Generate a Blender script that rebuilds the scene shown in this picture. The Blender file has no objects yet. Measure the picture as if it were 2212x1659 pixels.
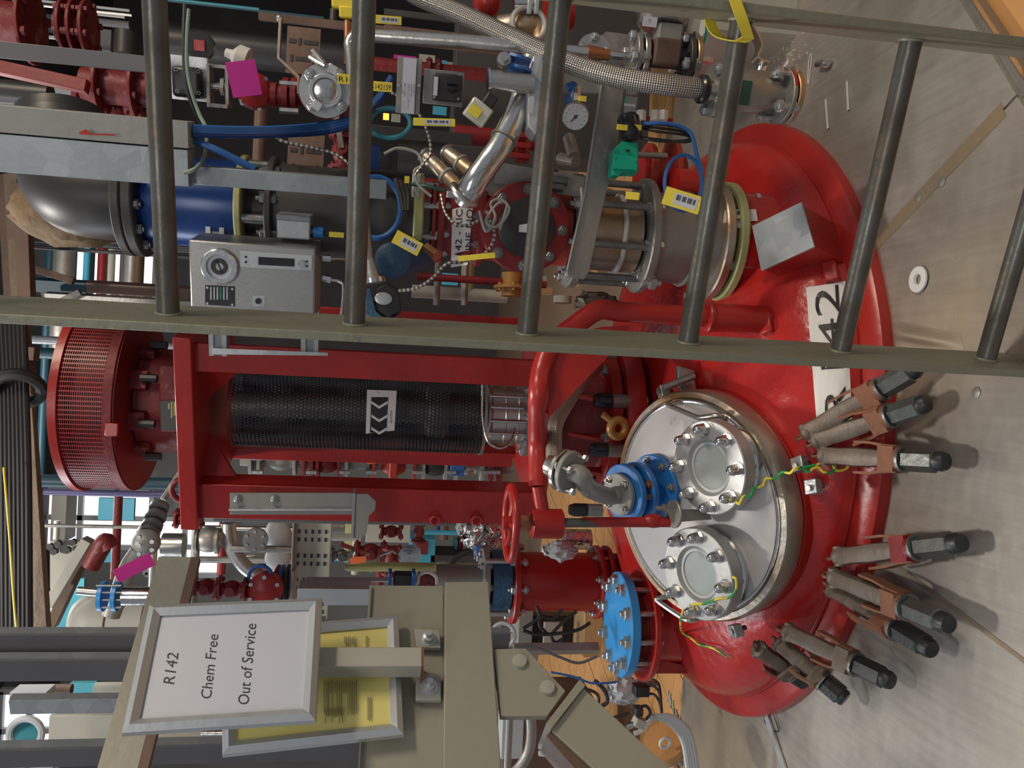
import bpy, bmesh, math, random
import numpy as np
from mathutils import Vector, Matrix
random.seed(7)
PI = math.pi
sc = bpy.context.scene
COL = sc.collection

# ------------------------------------------------------------------ camera
F = 1720.0
CAM = Vector((0, 0, 1.0))
_dx, _dy = 300 - 829.5, 12500 - 1106
PITCH = math.atan(F / math.hypot(_dx, _dy)); ROLL = math.atan2(-_dx, _dy)
FWD = Vector((0, math.cos(PITCH), -math.sin(PITCH)))
_up = Vector((0, math.sin(PITCH), math.cos(PITCH))); _r = Vector((1, 0, 0))
EU = math.cos(ROLL) * _r + math.sin(ROLL) * _up      # points to the top edge of the (rotated) photo
EV = math.sin(ROLL) * _r - math.cos(ROLL) * _up      # points to its right edge
cd = bpy.data.cameras.new('camera'); cam = bpy.data.objects.new('camera', cd); COL.objects.link(cam)
R = Matrix((EV, EU, -FWD)).transposed()
cam.matrix_world = Matrix.Translation(CAM) @ R.to_4x4()
cd.sensor_width = 36; cd.sensor_fit = 'HORIZONTAL'; cd.lens = 36 * F / 2212; cd.clip_start = .05; cd.clip_end = 100
sc.camera = cam

# ------------------------------------------------------------------ world, lamps, exposure
w = bpy.data.worlds.new('world'); sc.world = w; w.use_nodes = True
w.node_tree.nodes['Background'].inputs[0].default_value = (.80, .87, 1.0, 1)
w.node_tree.nodes['Background'].inputs[1].default_value = .22
def area(name, loc, tgt, sx, sy, power, col):
    l = bpy.data.lights.new(name, 'AREA'); l.shape = 'RECTANGLE'; l.size = sx; l.size_y = sy; l.energy = power; l.color = col
    o = bpy.data.objects.new(name, l); COL.objects.link(o); o.location = loc
    o.rotation_euler = (Vector(tgt) - Vector(loc)).to_track_quat('-Z', 'Y').to_euler(); return o
area('key_lamp', (-.75, 2.15, 3.4), (-.25, 1.85, 0), .40,   .14, 38, (1, .95, .88))
area('side_lamp', (2.3, .3, 2.9), (.3, 1.5, .2), 1.0, .3, 46, (1, .84, .64))
area('front_lamp', (-.5, -1.4, 2.8), (-.1, 1.9, .2), 1.4, .6, 17, (1, .95, .9))
area('daylight_left', (-3.4, 3.6, 3.2), (-1.2, 3.4, .8), 1.6, 1.2, 38, (.88, .94, 1))
area('hall_lamp', (-.6, 4.4, 3.3), (-.6, 5.2, 0), 1.6, .4, 34, (1, .95, .88))
sc.view_settings.view_transform = 'Standard'; sc.view_settings.look = 'None'
sc.view_settings.gamma = 1; sc.view_settings.exposure = .36; sc.view_settings.use_curve_mapping = False

# ------------------------------------------------------------------ picking points of the place
def ray(x, y): return FWD + EV * ((x - 1106) / F) + EU * ((829.5 - y) / F)
def P(x, y, Y):
    d = ray(x, y); return CAM + d * (Y / d.y)
def G(x, y, z=0.0):
    d = ray(x, y); return CAM + d * ((z - CAM.z) / d.z)
def PL(x, y, c, n):
    d = ray(x, y); return CAM + d * ((c - CAM).dot(n) / d.dot(n))
def on_v(p, px):      # slide p along the world vertical to photo column px
    k = (px - 1106) / F; q = p - CAM; ez = Vector((0, 0, 1))
    t = (k * q.dot(FWD) - q.dot(EV)) / (ez.dot(EV) - k * ez.dot(FWD))
    return p + ez * t
def on_h(p, py):      # slide p along world X to photo row py
    k = (829.5 - py) / F; q = p - CAM; e = Vector((1, 0, 0))
    t = (k * q.dot(FWD) - q.dot(EU)) / (e.dot(EU) - k * e.dot(FWD))
    return p + e * t
def S(p): return (p - CAM).dot(FWD) / F      # metres per photo pixel at p
Z = Vector((0, 0, 1)); X = Vector((1, 0, 0)); YY = Vector((0, 1, 0))
def frame(p, ax, ref=None):
    z = Vector(ax).normalized(); ref = Vector(ref) if ref else (Z if abs(z.z) < .95 else YY)
    x = ref.cross(z).normalized(); y = z.cross(x)
    m = Matrix((x, y, z)).transposed().to_4x4(); m.translation = p; return m

# ------------------------------------------------------------------ materials
MATS = {}
def M(name, col, rough=.5, metal=0., col2=None, sc_=6., bump=0., bs=40., contrast=.5, vor=False, stretch=(1, 1, 1), emit=0, alpha=None, dirt=None, dirt_amt=.6, dscale=5., rvar=0.):
    m = bpy.data.materials.new(name); m.use_nodes = True; nt = m.node_tree; b = nt.nodes['Principled BSDF']
    N = nt.nodes.new; L = nt.links.new
    b.inputs['Base Color'].default_value = (*col, 1); b.inputs['Roughness'].default_value = rough; b.inputs['Metallic'].default_value = metal
    tc = N('ShaderNodeTexCoord'); mp = N('ShaderNodeMapping'); L(tc.outputs['Object'], mp.inputs[0]); mp.inputs['Scale'].default_value = stretch
    last = None
    if col2:
        if vor:
            t = N('ShaderNodeTexVoronoi'); t.inputs['Scale'].default_value = sc_; L(mp.outputs[0], t.inputs[0])
            fac = N('ShaderNodeSeparateColor'); L(t.outputs['Color'], fac.inputs[0]); fo = fac.outputs[0]
        else:
            t = N('ShaderNodeTexNoise'); t.inputs['Scale'].default_value = sc_; t.inputs['Detail'].default_value = 6; L(mp.outputs[0], t.inputs[0]); fo = t.outputs[0]
        r = N('ShaderNodeMapRange'); r.inputs[1].default_value = .5 - contrast / 2; r.inputs[2].default_value = .5 + contrast / 2; L(fo, r.inputs[0])
        mx = N('ShaderNodeMix'); mx.data_type = 'RGBA'; L(r.outputs[0], mx.inputs[0]); mx.inputs[6].default_value = (*col, 1); mx.inputs[7].default_value = (*col2, 1)
        last = mx.outputs[2]
        if rvar:
            rr = N('ShaderNodeMapRange'); rr.inputs[3].default_value = rough - rvar; rr.inputs[4].default_value = rough + rvar; L(r.outputs[0], rr.inputs[0]); L(rr.outputs[0], b.inputs['Roughness'])
    if dirt:
        t2 = N('ShaderNodeTexNoise'); t2.inputs['Scale'].default_value = dscale; t2.inputs['Detail'].default_value = 9; t2.inputs['Roughness'].default_value = .7; L(tc.outputs['Object'], t2.inputs[0])
        r2 = N('ShaderNodeMapRange'); r2.inputs[1].default_value = dirt_amt; r2.inputs[2].default_value = dirt_amt + .06; L(t2.outputs[0], r2.inputs[0])
        m2 = N('ShaderNodeMix'); m2.data_type = 'RGBA'; L(r2.outputs[0], m2.inputs[0]); m2.inputs[7].default_value = (*dirt, 1)
        if last: L(last, m2.inputs[6])
        else: m2.inputs[6].default_value = (*col, 1)
        last = m2.outputs[2]
    if last: L(last, b.inputs['Base Color'])
    if bump:
        t3 = N('ShaderNodeTexNoise'); t3.inputs['Scale'].default_value = bs; t3.inputs['Detail'].default_value = 4; L(mp.outputs[0], t3.inputs[0])
        bp = N('ShaderNodeBump'); bp.inputs['Strength'].default_value = bump; bp.inputs['Distance'].default_value = .01; L(t3.outputs[0], bp.inputs['Height']); L(bp.outputs[0], b.inputs['Normal'])
    if emit:
        b.inputs['Emission Color'].default_value = (*col, 1); b.inputs['Emission Strength'].default_value = emit
    MATS[name] = m; return m
M('red', (.42, .023, .015), .33, 0, (.27, .011, .010), 5, .15, 22, .6, dirt=(.30, .22, .20), dirt_amt=.72, dscale=14)
M('red_sheen', (.47, .022, .018), .26, 0, (.36, .013, .011) , 9, .3, 26, .6, dirt=(.27, .2, .18), dirt_amt=.74, dscale=22)
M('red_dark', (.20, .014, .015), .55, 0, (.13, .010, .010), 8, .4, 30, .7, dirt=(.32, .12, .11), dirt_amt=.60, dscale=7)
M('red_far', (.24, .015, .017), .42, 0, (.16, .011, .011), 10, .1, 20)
M('red_orange', (.42, .05, .025), .4, 0, (.32, .03, .018), 10)
M('steel', (.56, .54, .50), .30, .95, (.46, .44, .41), 12, .08, 60, .8, rvar=.08)
M('red_mesh', (.34, .035, .035), .4, 0, (.28, .02, .02), 12)
M('machined', (.45, .45, .435), .46, .6, (.39, .39, .38), 9, .04, 80, .8)
M('steel_bright', (.62, .62, .60), .2, 1., (.6, .6, .58), 9, .05, 80, .8, rvar=.05)
M('steel_dull', (.36, .35, .32), .48, .75, (.27, .255, .23), 14, .15, 60, .8)
M('steel_stain', (.47, .45, .41), .40, .85, (.42, .27, .14), 7, .15, 50, .35)
M('panel_steel', (.34, .34, .32), .36, .85, (.36, .36, .34), 3, .12, 60, .8, stretch=(30, 2, 2))
M('zinc', (.52, .53, .52), .35, .85, (.40, .41, .41), 30, .1, 90)
M('zinc_dark', (.26, .27, .27), .4, .8, (.18, .18, .17), 30, .1, 90)
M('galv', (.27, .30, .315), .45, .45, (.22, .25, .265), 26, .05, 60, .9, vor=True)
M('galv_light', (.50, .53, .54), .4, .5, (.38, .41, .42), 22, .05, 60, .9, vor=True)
M('ladder_rung', (.15, .155, .14), .34, .4, (.10, .085, .06), 12, .08, 60, .35, dirt=(.15, .115, .08), dirt_amt=.56, dscale=18, rvar=.08)
M('ladder_rail', (.27, .265, .18), .45, .1, (.22, .215, .15), 7, .15, 50, .7, dirt=(.17, .17, .15), dirt_amt=.60, dscale=26)
M('beige', (.32, .305, .235), .42, 0, (.27, .255, .195), 5, .06, 60, .8)
M('beige_far', (.40, .39, .33), .5, 0, (.33, .32, .27), 5)
M('alu', (.55, .57, .57), .34, .55, (.48, .50, .50), 8, .04, 80)
M('alu_grey', (.30, .31, .30), .4, .4, (.25, .26, .25), 8)
M('paper', (.52, .54, .59), .45)
M('paper_yellow', (.72, .62, .17), .5, 0, (.60, .56, .20), 6)
M('sticker', (.78, .77, .73), .5, 0, (.70, .69, .66), 8, dirt=(.24, .13, .10), dirt_amt=.635, dscale=30)
M('white', (.60, .60, .57), .45)
M('lid_white', (.52, .50, .49), .42, .1, (.44, .42, .41), 7, .03, 20, .6, dirt=(.33, .315, .31), dirt_amt=.64, dscale=9)
M('ink', (.015, .015, .018), .5)
M('ink_brown', (.20, .16, .06), .6)
M('matt_black', (.010, .010, .011), .75)
M('black', (.018, .018, .02), .42, 0, (.03, .028, .026), 20)
M('black_gloss', (.010, .010, .011), .25, 0, (.022, .019, .02), 20, .1, 30)
M('grey_paint', (.27, .27, .25), .42, 0, (.23, .23, .21), 10, .1, 40)
M('grey_dark', (.055, .052, .048), .5, .3, (.05, .048, .045), 10)
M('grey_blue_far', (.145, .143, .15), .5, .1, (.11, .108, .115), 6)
M('blue', (.025, .19, .52), .34, 0, (.02, .15, .44), 8, .1, 30, .7, dirt=(.02, .09, .2), dirt_amt=.68, dscale=20)
M('blue_bright', (.035, .29, .66), .36, 0, (.03, .25, .58), 5, .05, 30)
M('blue_deep', (.008, .045, .20), .28, .1, (.006, .033, .15), 4)
M('blue_cable', (.025, .12, .36), .4)
M('blue_valve', (.035, .11, .20), .5, 0, (.022, .07, .13), 14, .4, 60)
M('teal', (.05, .30, .36), .45, 0, (.035, .22, .27), 5)
M('teal_dark', (.010, .05, .075), .45)
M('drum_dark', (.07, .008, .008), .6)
M('cyan', (.06, .36, .50), .45)
M('green', (.0, .36, .21), .38, 0, (.0, .30, .18), 12)
M('green_dark', (.02, .07, .05), .45)
M('yellow', (.80, .66, .06), .5, 0, (.72, .56, .04), 12)
M('yellow_pale', (.42, .42, .17), .5, 0, (.3, .3, .13), 12)
M('magenta', (.62, .03, .33), .5, 0, (.55, .025, .28), 12)
M('orange', (.80, .17, .04), .5)
M('clear_plastic', (.55, .55, .46), .2)
M('rust', (.27, .11, .055), .7, .1, (.17, .07, .04), 7, .25, 20, .5)
M('cast', (.21, .18, .145), .55, .4, (.13, .08, .055), 5, .25, 14, .5, dirt=(.17, .075, .04), dirt_amt=.60, dscale=5)
M('nut_dark', (.17, .18, .165), .36, .7, (.12, .12, .11), 8, .1, 20)
M('nut_black', (.055, .06, .06), .42, .5, (.035, .035, .035), 8, .1, 20)
M('brown_steel', (.16, .10, .07), .6, .2, (.10, .06, .045), 6, .2, 30)
M('brown_wood', (.22, .17, .12), .6, .1, (.14, .10, .07), 5, .2, 20, stretch=(1, 6, 6))
M('foil', (.6, .6, .6), .2, .95, (.5, .5, .5), 9, 1., 40)
M('window_light', (.93, .97, 1.0), .5, emit=.85)
M('wall_cream', (.17, .165, .15), .7, 0, (.10, .10, .09), 1.5)
M('elbow_black', (.022, .024, .030), .45, .1, (.035, .03, .025), 4)
M('insulation', (.20, .13, .06), .8, 0, (.10, .06, .03), 14, .6, 30)
M('lamp_glow', (1.0, .30, .03), .5, emit=2.5)
M('cream', (.42, .41, .35), .55, 0, (.34, .33, .28), 4)
M('floor_tile', (.58, .30, .11), .42, 0, (.48, .24, .085), 4, .1, 20, .8)
M('grout', (.16, .10, .06), .8)
M('wall_dark', (.05, .045, .045), .7, 0, (.035, .03, .03), 3)
M('ceiling_dark', (.04, .04, .042), .8)
M('cardboard', (.50, .32, .15), .7, 0, (.42, .27, .13), 8)
M('violet', (.09, .08, .19), .4, .2)
M('copper', (.45, .2, .1), .35, .8)
M('amber', (.50, .27, .08), .35, .3)
M('cable_green', (.16, .24, .20), .45)
M('weld_stain', (.20, .165, .13), .5, .4, (.30, .22, .12), 6, .2, 30)
M('white_grey', (.42, .44, .45), .5)

def mat_floor():
    m = bpy.data.materials.new('floor_steel'); m.use_nodes = True; nt = m.node_tree; b = nt.nodes['Principled BSDF']; N = nt.nodes.new; L = nt.links.new
    tc = N('ShaderNodeNewGeometry')
    n1 = N('ShaderNodeTexNoise'); n1.inputs['Scale'].default_value = 2.2; n1.inputs['Detail'].default_value = 8; n1.inputs['Roughness'].default_value = .62; L(tc.outputs['Position'], n1.inputs[0])
    cr = N('ShaderNodeValToRGB'); L(n1.outputs[0], cr.inputs[0]); e = cr.color_ramp.elements
    e[0].position = .3; e[0].color = (.29, .245, .20, 1); e[1].position = .62; e[1].color = (.52, .485, .43, 1)
    mp = N('ShaderNodeMapping'); L(tc.outputs['Position'], mp.inputs[0]); mp.inputs['Scale'].default_value = (60, 3, 1); mp.inputs['Rotation'].default_value = (0, 0, .5)
    n2 = N('ShaderNodeTexNoise'); n2.inputs['Scale'].default_value = 1.5; n2.inputs['Detail'].default_value = 5; L(mp.outputs[0], n2.inputs[0])
    mx = N('ShaderNodeMix'); mx.data_type = 'RGBA'; mx.blend_type = 'MULTIPLY'; mx.inputs[0].default_value = .35; L(cr.outputs[0], mx.inputs[6]); L(n2.outputs[0], mx.inputs[7])
    n3 = N('ShaderNodeTexNoise'); n3.inputs['Scale'].default_value = 1.1; n3.inputs['Detail'].default_value = 3; L(tc.outputs['Position'], n3.inputs[0])
    r3 = N('ShaderNodeMapRange'); r3.inputs[1].default_value = .5; r3.inputs[2].default_value = .75; L(n3.outputs[0], r3.inputs[0])
    m3 = N('ShaderNodeMix'); m3.data_type = 'RGBA'; L(r3.outputs[0], m3.inputs[0]); L(mx.outputs[2], m3.inputs[6]); m3.inputs[7].default_value = (.36, .26, .13, 1)
    L(m3.outputs[2], b.inputs['Base Color']); b.inputs['Metallic'].default_value = .55
    r = N('ShaderNodeMapRange'); r.inputs[3].default_value = .34; r.inputs[4].default_value = .58; L(n1.outputs[0], r.inputs[0]); L(r.outputs[0], b.inputs['Roughness'])
    bp = N('ShaderNodeBump'); bp.inputs['Strength'].default_value = .25; bp.inputs['Distance'].default_value = .01
    n4 = N('ShaderNodeTexNoise'); n4.inputs['Scale'].default_value = 9; n4.inputs['Detail'].default_value = 3; L(tc.outputs['Position'], n4.inputs[0]); L(n4.outputs[0], bp.inputs['Height']); L(bp.outputs[0], b.inputs['Normal'])
    MATS['floor_steel'] = m
mat_floor()
def mat_uv(name, kind):
    m = bpy.data.materials.new(name); m.use_nodes = True; nt = m.node_tree; b = nt.nodes['Principled BSDF']; N = nt.nodes.new; L = nt.links.new
    uv = N('ShaderNodeUVMap'); sp = N('ShaderNodeSeparateXYZ'); L(uv.outputs[0], sp.inputs[0])
    def mth(op, a, bb):
        n = N('ShaderNodeMath'); n.operation = op
        for i, v in enumerate((a, bb)):
            if v is None: continue
            if isinstance(v, (int, float)): n.inputs[i].default_value = v
            else: L(v, n.inputs[i])
        return n.outputs[0]
    if kind == 'braid':          # u: turns around (0..1), v: metres along / circumference
        a = mth('ADD', mth('MULTIPLY', sp.outputs[0], 14), mth('MULTIPLY', sp.outputs[1], 14))
        c = mth('SUBTRACT', mth('MULTIPLY', sp.outputs[0], 14), mth('MULTIPLY', sp.outputs[1], 14))
        s1 = mth('SINE', mth('MULTIPLY', a, 2 * PI), None); s2 = mth('SINE', mth('MULTIPLY', c, 2 * PI), None)
        h = mth('MULTIPLY', s1, s2)
        h2 = mth('ADD', mth('MULTIPLY', h, .5), .5)
        cr = N('ShaderNodeValToRGB'); L(h2, cr.inputs[0]); cr.color_ramp.elements[0].color = (.12, .11, .10, 1); cr.color_ramp.elements[1].color = (.66, .63, .58, 1)
        cr.color_ramp.elements[0].position = .25; cr.color_ramp.elements[1].position = .8
        L(cr.outputs[0], b.inputs['Base Color']); b.inputs['Metallic'].default_value = .85; b.inputs['Roughness'].default_value = .34
        bp = N('ShaderNodeBump'); bp.inputs['Strength'].default_value = .8; bp.inputs['Distance'].default_value = .002; L(h2, bp.inputs['Height']); L(bp.outputs[0], b.inputs['Normal'])
    elif kind == 'earth':
        a = mth('FRACT', mth('ADD', mth('MULTIPLY', sp.outputs[1], .22), mth('MULTIPLY', sp.outputs[0], .25)), None)
        g = mth('GREATER_THAN', a, .5)
        mx = N('ShaderNodeMix'); mx.data_type = 'RGBA'; L(g, mx.inputs[0]); mx.inputs[6].default_value = (.80, .66, .06, 1); mx.inputs[7].default_value = (.02, .33, .07, 1)
        L(mx.outputs[2], b.inputs['Base Color']); b.inputs['Roughness'].default_value = .4
    elif kind == 'coil':
        s1 = mth('SINE', mth('MULTIPLY', sp.outputs[1], 2 * PI * 2.2), None); h2 = mth('ADD', mth('MULTIPLY', s1, .5), .5)
        cr = N('ShaderNodeValToRGB'); L(h2, cr.inputs[0]); cr.color_ramp.elements[0].color = (.07, .065, .06, 1); cr.color_ramp.elements[1].color = (.45, .43, .38, 1)
        L(cr.outputs[0], b.inputs['Base Color']); b.inputs['Metallic'].default_value = .7; b.inputs['Roughness'].default_value = .4
    MATS[name] = m
mat_uv('braid', 'braid'); mat_uv('earth_wire', 'earth'); mat_uv('coil', 'coil')
def mat_glass():
    m = bpy.data.materials.new('sight_glass'); m.use_nodes = True; b = m.node_tree.nodes['Principled BSDF']
    b.inputs['Base Color'].default_value = (.60, .66, .64, 1); b.inputs['Roughness'].default_value = .06; b.inputs['Transmission Weight'].default_value = .45; b.inputs['IOR'].default_value = 1.5
    MATS['glass'] = m
mat_glass()

# ------------------------------------------------------------------ mesh building
class MB:
    def __init__(s): s.v = []; s.f = []; s.uv = {}
    def add(s, vs, fs):
        n = len(s.v); s.v += [tuple(v) for v in vs]; s.f += [tuple(i + n for i in f) for f in fs]; return s
    def box(s, c, d, R=None):
        c = Vector(c); h = [x / 2 for x in d]
        vs = [Vector((i * h[0], j * h[1], k * h[2])) for k in (-1, 1) for j in (-1, 1) for i in (-1, 1)]
        if R is not None: vs = [R.to_3x3() @ v for v in vs]
        return s.add([c + v for v in vs], [(0, 2, 3, 1), (4, 5, 7, 6), (0, 1, 5, 4), (2, 6, 7, 3), (0, 4, 6, 2), (1, 3, 7, 5)])
    def hexa(s, a, b):        # a, b: lists of 4 points
        return s.add(list(a) + list(b), [(3, 2, 1, 0), (4, 5, 6, 7), (0, 1, 5, 4), (1, 2, 6, 5), (2, 3, 7, 6), (3, 0, 4, 7)])
    def lathe(s, m, prof, n=32, a0=0, a1=2 * PI, caps=True):
        full = abs(a1 - a0 - 2 * PI) < 1e-6; k = n if full else n + 1; vs = []
        for r, z in prof:
            for i in range(k):
                a = a0 + (a1 - a0) * i / n; vs.append(m @ Vector((r * math.cos(a), r * math.sin(a), z)))
        fs = []
        for j in range(len(prof) - 1):
            for i in range(n):
                i2 = (i + 1) % k if full else i + 1
                fs.append((j * k + i, j * k + i2, (j + 1) * k + i2, (j + 1) * k + i))
        if full and caps:
            if prof[0][0] > 1e-6: fs.append(tuple(range(k - 1, -1, -1)))
            if prof[-1][0] > 1e-6: fs.append(tuple((len(prof) - 1) * k + i for i in range(k)))
        return s.add(vs, fs)
    def cyl(s, a, b, r, r2=None, n=24):
        a = Vector(a); b = Vector(b); L = (b - a).length
        return s.lathe(frame(a, b - a), [(r, 0), (r if r2 is None else r2, L)], n)
    def ring(s, c, ax, ro, ri, t, n=40):      # flat annulus of thickness t along ax
        b = min(t * .2, (ro - ri) * .2)
        return s.lathe(frame(c, ax), [(ri, 0), (ro - b, 0), (ro, b), (ro, t - b), (ro - b, t), (ri, t), (ri, 0)], n, caps=False)
    def torus(s, c, ax, Rr, r, n=36, k=10, a0=0, a1=2 * PI):
        m = frame(c, ax); full = abs(a1 - a0 - 2 * PI) < 1e-6; cnt = n if full else n + 1
        vs = []; fs = []
        for i in range(cnt):
            a = a0 + (a1 - a0) * i / n
            for j in range(k):
                b = 2 * PI * j / k; vs.append(m @ Vector(((Rr + r * math.cos(b)) * math.cos(a), (Rr + r * math.cos(b)) * math.sin(a), r * math.sin(b))))
        for i in range(n):
            i2 = (i + 1) % cnt if full else i + 1
            for j in range(k): fs.append((i * k + j, i2 * k + j, i2 * k + (j + 1) % k, i * k + (j + 1) % k))
        return s.add(vs, fs)
    def sphere(s, c, r, n=16, sq=(1, 1, 1), m=None):
        m = m or Matrix.Identity(4); vs = []; fs = []; k = n // 2
        for j in range(k + 1):
            t = PI * j / k
            for i in range(n):
                a = 2 * PI * i / n; vs.append(Vector(c) + m.to_3x3() @ Vector((r * sq[0] * math.sin(t) * math.cos(a), r * sq[1] * math.sin(t) * math.sin(a), r * sq[2] * math.cos(t))))
        for j in range(k):
            for i in range(n): fs.append((j * n + i, (j + 1) * n + i, (j + 1) * n + (i + 1) % n, j * n + (i + 1) % n))
        return s.add(vs, fs)
    def prism(s, pts, depth):          # pts: planar 3D polygon, depth: Vector
        n = len(pts); pts = [Vector(p) for p in pts]
        return s.add(pts + [p + depth for p in pts], [tuple(range(n - 1, -1, -1)), tuple(range(n, 2 * n))] + [(i, (i + 1) % n, (i + 1) % n + n, i + n) for i in range(n)])
    def tube(s, pts, r, n=12, sub=8, closed=False, r2=None):
        pts = [Vector(p) for p in pts]
        if len(pts) > 2 and sub > 1: pts = crom(pts, sub)
        rs = [r + ((r2 - r) * i / (len(pts) - 1) if r2 is not None else 0) for i in range(len(pts))]
        up = None; vs = []; L = 0; base = len(s.v); fs = []; ls = []
        for i, p in enumerate(pts):
            t = (pts[min(i + 1, len(pts) - 1)] - pts[max(i - 1, 0)])
            t = t.normalized() if t.length > 1e-9 else Vector((0, 0, 1))
            if up is None: up = (Z if abs(t.z) < .9 else X).cross(t).normalized()
            up = (up - t * up.dot(t)).normalized(); bi = t.cross(up)
            if i: L += (p - pts[i - 1]).length
            ls.append(L)
            for j in range(n):
                a = 2 * PI * j / n; vs.append(p + (up * math.cos(a) + bi * math.sin(a)) * rs[i])
        cf = 2 * PI * r
        for i in range(len(pts) - 1):
            for j in range(n):
                f = (i * n + j, i * n + (j + 1) % n, (i + 1) * n + (j + 1) % n, (i + 1) * n + j)
                s.uv[len(s.f) + len(fs)] = [(j / n, ls[i] / cf), ((j + 1) / n, ls[i] / cf), ((j + 1) / n, ls[i + 1] / cf), (j / n, ls[i + 1] / cf)]
                fs.append(f)
        fs.append(tuple(range(n - 1, -1, -1))); fs.append(tuple((len(pts) - 1) * n + j for j in range(n)))
        return s.add(vs, fs)
    def strip(s, pts, wdir, w, th):        # a flat bar bent along pts
        pts = [Vector(p) for p in pts]; wd = Vector(wdir).normalized(); vs = []; fs = []
        for i, p in enumerate(pts):
            t = (pts[min(i + 1, len(pts) - 1)] - pts[max(i - 1, 0)]).normalized(); nn = wd.cross(t).normalized()
            for a, b in ((-1, -1), (1, -1), (1, 1), (-1, 1)): vs.append(p + wd * (a * w / 2) + nn * (b * th / 2))
        for i in range(len(pts) - 1):
            for j in range(4): fs.append((i * 4 + j, i * 4 + (j + 1) % 4, i * 4 + 4 + (j + 1) % 4, i * 4 + 4 + j))
        k = (len(pts) - 1) * 4; fs += [(3, 2, 1, 0), (k, k + 1, k + 2, k + 3)]
        return s.add(vs, fs)
    def mesh(s, name, o=Vector((0, 0, 0)), ang=40):
        me = bpy.data.meshes.new(name); me.from_pydata([Vector(v) - o for v in s.v], [], s.f)
        me.polygons.foreach_set('use_smooth', [True] * len(me.polygons))
        if s.uv:
            ul = me.uv_layers.new(name='UVMap')
            for p in me.polygons:
                u = s.uv.get(p.index)
                if u:
                    for k, li in enumerate(p.loop_indices): ul.data[li].uv = u[k]
        me.update(); me.set_sharp_from_angle(angle=math.radians(ang)); return me
def crom(p, sub):
    q = [2 * p[0] - p[1]] + p + [2 * p[-1] - p[-2]]; out = []
    for i in range(1, len(q) - 2):
        a, b, c, d = q[i - 1:i + 3]
        for k in range(sub):
            t = k / sub; out.append(.5 * ((2 * b) + (c - a) * t + (2 * a - 5 * b + 4 * c - d) * t * t + (3 * b - a - 3 * c + d) * t ** 3))
    return out + [p[-1]]

WM = {}
class T:
    def __init__(s, name, label, cat, loc, group=None, kind=None):
        s.o = bpy.data.objects.new(name, None); COL.objects.link(s.o); s.o.empty_display_size = .05
        s.o.location = loc; WM[s.o] = Matrix.Translation(Vector(loc)); s.cat = cat
        if label: s.o['label'] = label
        if cat: s.o['category'] = cat
        if group: s.o['group'] = group
        if kind: s.o['kind'] = kind
    def inst(s, name, me, Mw, parent=None, label=None, mat=None):
        o = bpy.data.objects.new(name, me); COL.objects.link(o); pa = parent or s.o
        o.parent = pa; o.matrix_local = WM[pa].inverted() @ Mw; WM[o] = Mw
        if mat and not me.materials: me.materials.append(MATS[mat])
        if label: o['label'] = label
        return o
    def part(s, name, mb, mat, parent=None, label=None, bev=0, kind=None, ang=40):
        n = len(mb.v); xs = [v[0] for v in mb.v]; ys = [v[1] for v in mb.v]; zs = [v[2] for v in mb.v]
        c = Vector(((min(xs) + max(xs)) / 2, (min(ys) + max(ys)) / 2, (min(zs) + max(zs)) / 2))
        me = mb.mesh(name, c, ang); me.materials.append(MATS[mat])
        o = s.inst(name, me, Matrix.Translation(c), parent, label)
        if bev:
            b = o.modifiers.new('bevel', 'BEVEL'); b.width = bev; b.segments = 2; b.limit_method = 'ANGLE'; b.angle_limit = .6
        if kind: o['kind'] = kind
        return o
def single(name, label, cat, mb, mat, group=None, kind=None, bev=0, ang=40):
    n = len(mb.v); A = np.array(mb.v); c = Vector((A.min(0) + A.max(0)) / 2); me = mb.mesh(name, c, ang); me.materials.append(MATS[mat])
    o = bpy.data.objects.new(name, me); COL.objects.link(o); o.location = c; WM[o] = Matrix.Translation(c)
    if label: o['label'] = label
    if cat: o['category'] = cat
    if group: o['group'] = group
    if kind: o['kind'] = kind
    if bev:
        b = o.modifiers.new('bevel', 'BEVEL'); b.width = bev; b.segments = 2; b.limit_method = 'ANGLE'; b.angle_limit = .6
    return o
def kid(parent, name, mb, mat, kind=None, label=None, bev=0):      # a child of a one-mesh thing
    c = Vector((np.array(mb.v).min(0) + np.array(mb.v).max(0)) / 2); me = mb.mesh(name, c); me.materials.append(MATS[mat])
    o = bpy.data.objects.new(name, me); COL.objects.link(o); o.parent = parent; o.matrix_local = WM[parent].inverted() @ Matrix.Translation(c); WM[o] = Matrix.Translation(c)
    if kind: o['kind'] = kind
    if label: o['label'] = label
    return o

_c = {}
def cached(key, fn, mat):
    k = (key, mat)
    if k not in _c:
        me = fn().mesh(str(key[0])); me.materials.append(MATS[mat]); _c[k] = me
    return _c[k]
I4 = Matrix.Identity(4)
def bolt_mesh(sz, L, mat, both=True):
    # z axis is the bolt axis; flange faces at z=0 and z=-L ; sz: across-flats radius
    def fn():
        b = MB(); h = sz * .95
        b.lathe(I4, [(sz * 1.02, 0), (sz * 1.02, h * .85), (sz * .86, h)], 6)
        b.lathe(I4, [(sz * .5, h), (sz * .5, h + sz * .55), (sz * .4, h + sz * .65)], 8)
        b.lathe(I4, [(sz * 1.25, -.0005), (sz * 1.25, h * .12)], 12)
        if both:
            b.lathe(I4, [(sz * .5, -L - h * 1.3), (sz * .5, 0)], 8)
            b.lathe(I4, [(sz * .9, -L - h), (sz * 1.02, -L - h * .85), (sz * 1.02, -L)], 6)
        return b
    return cached(('bolt', round(sz, 5), round(L, 4), both), fn, mat)
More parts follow.
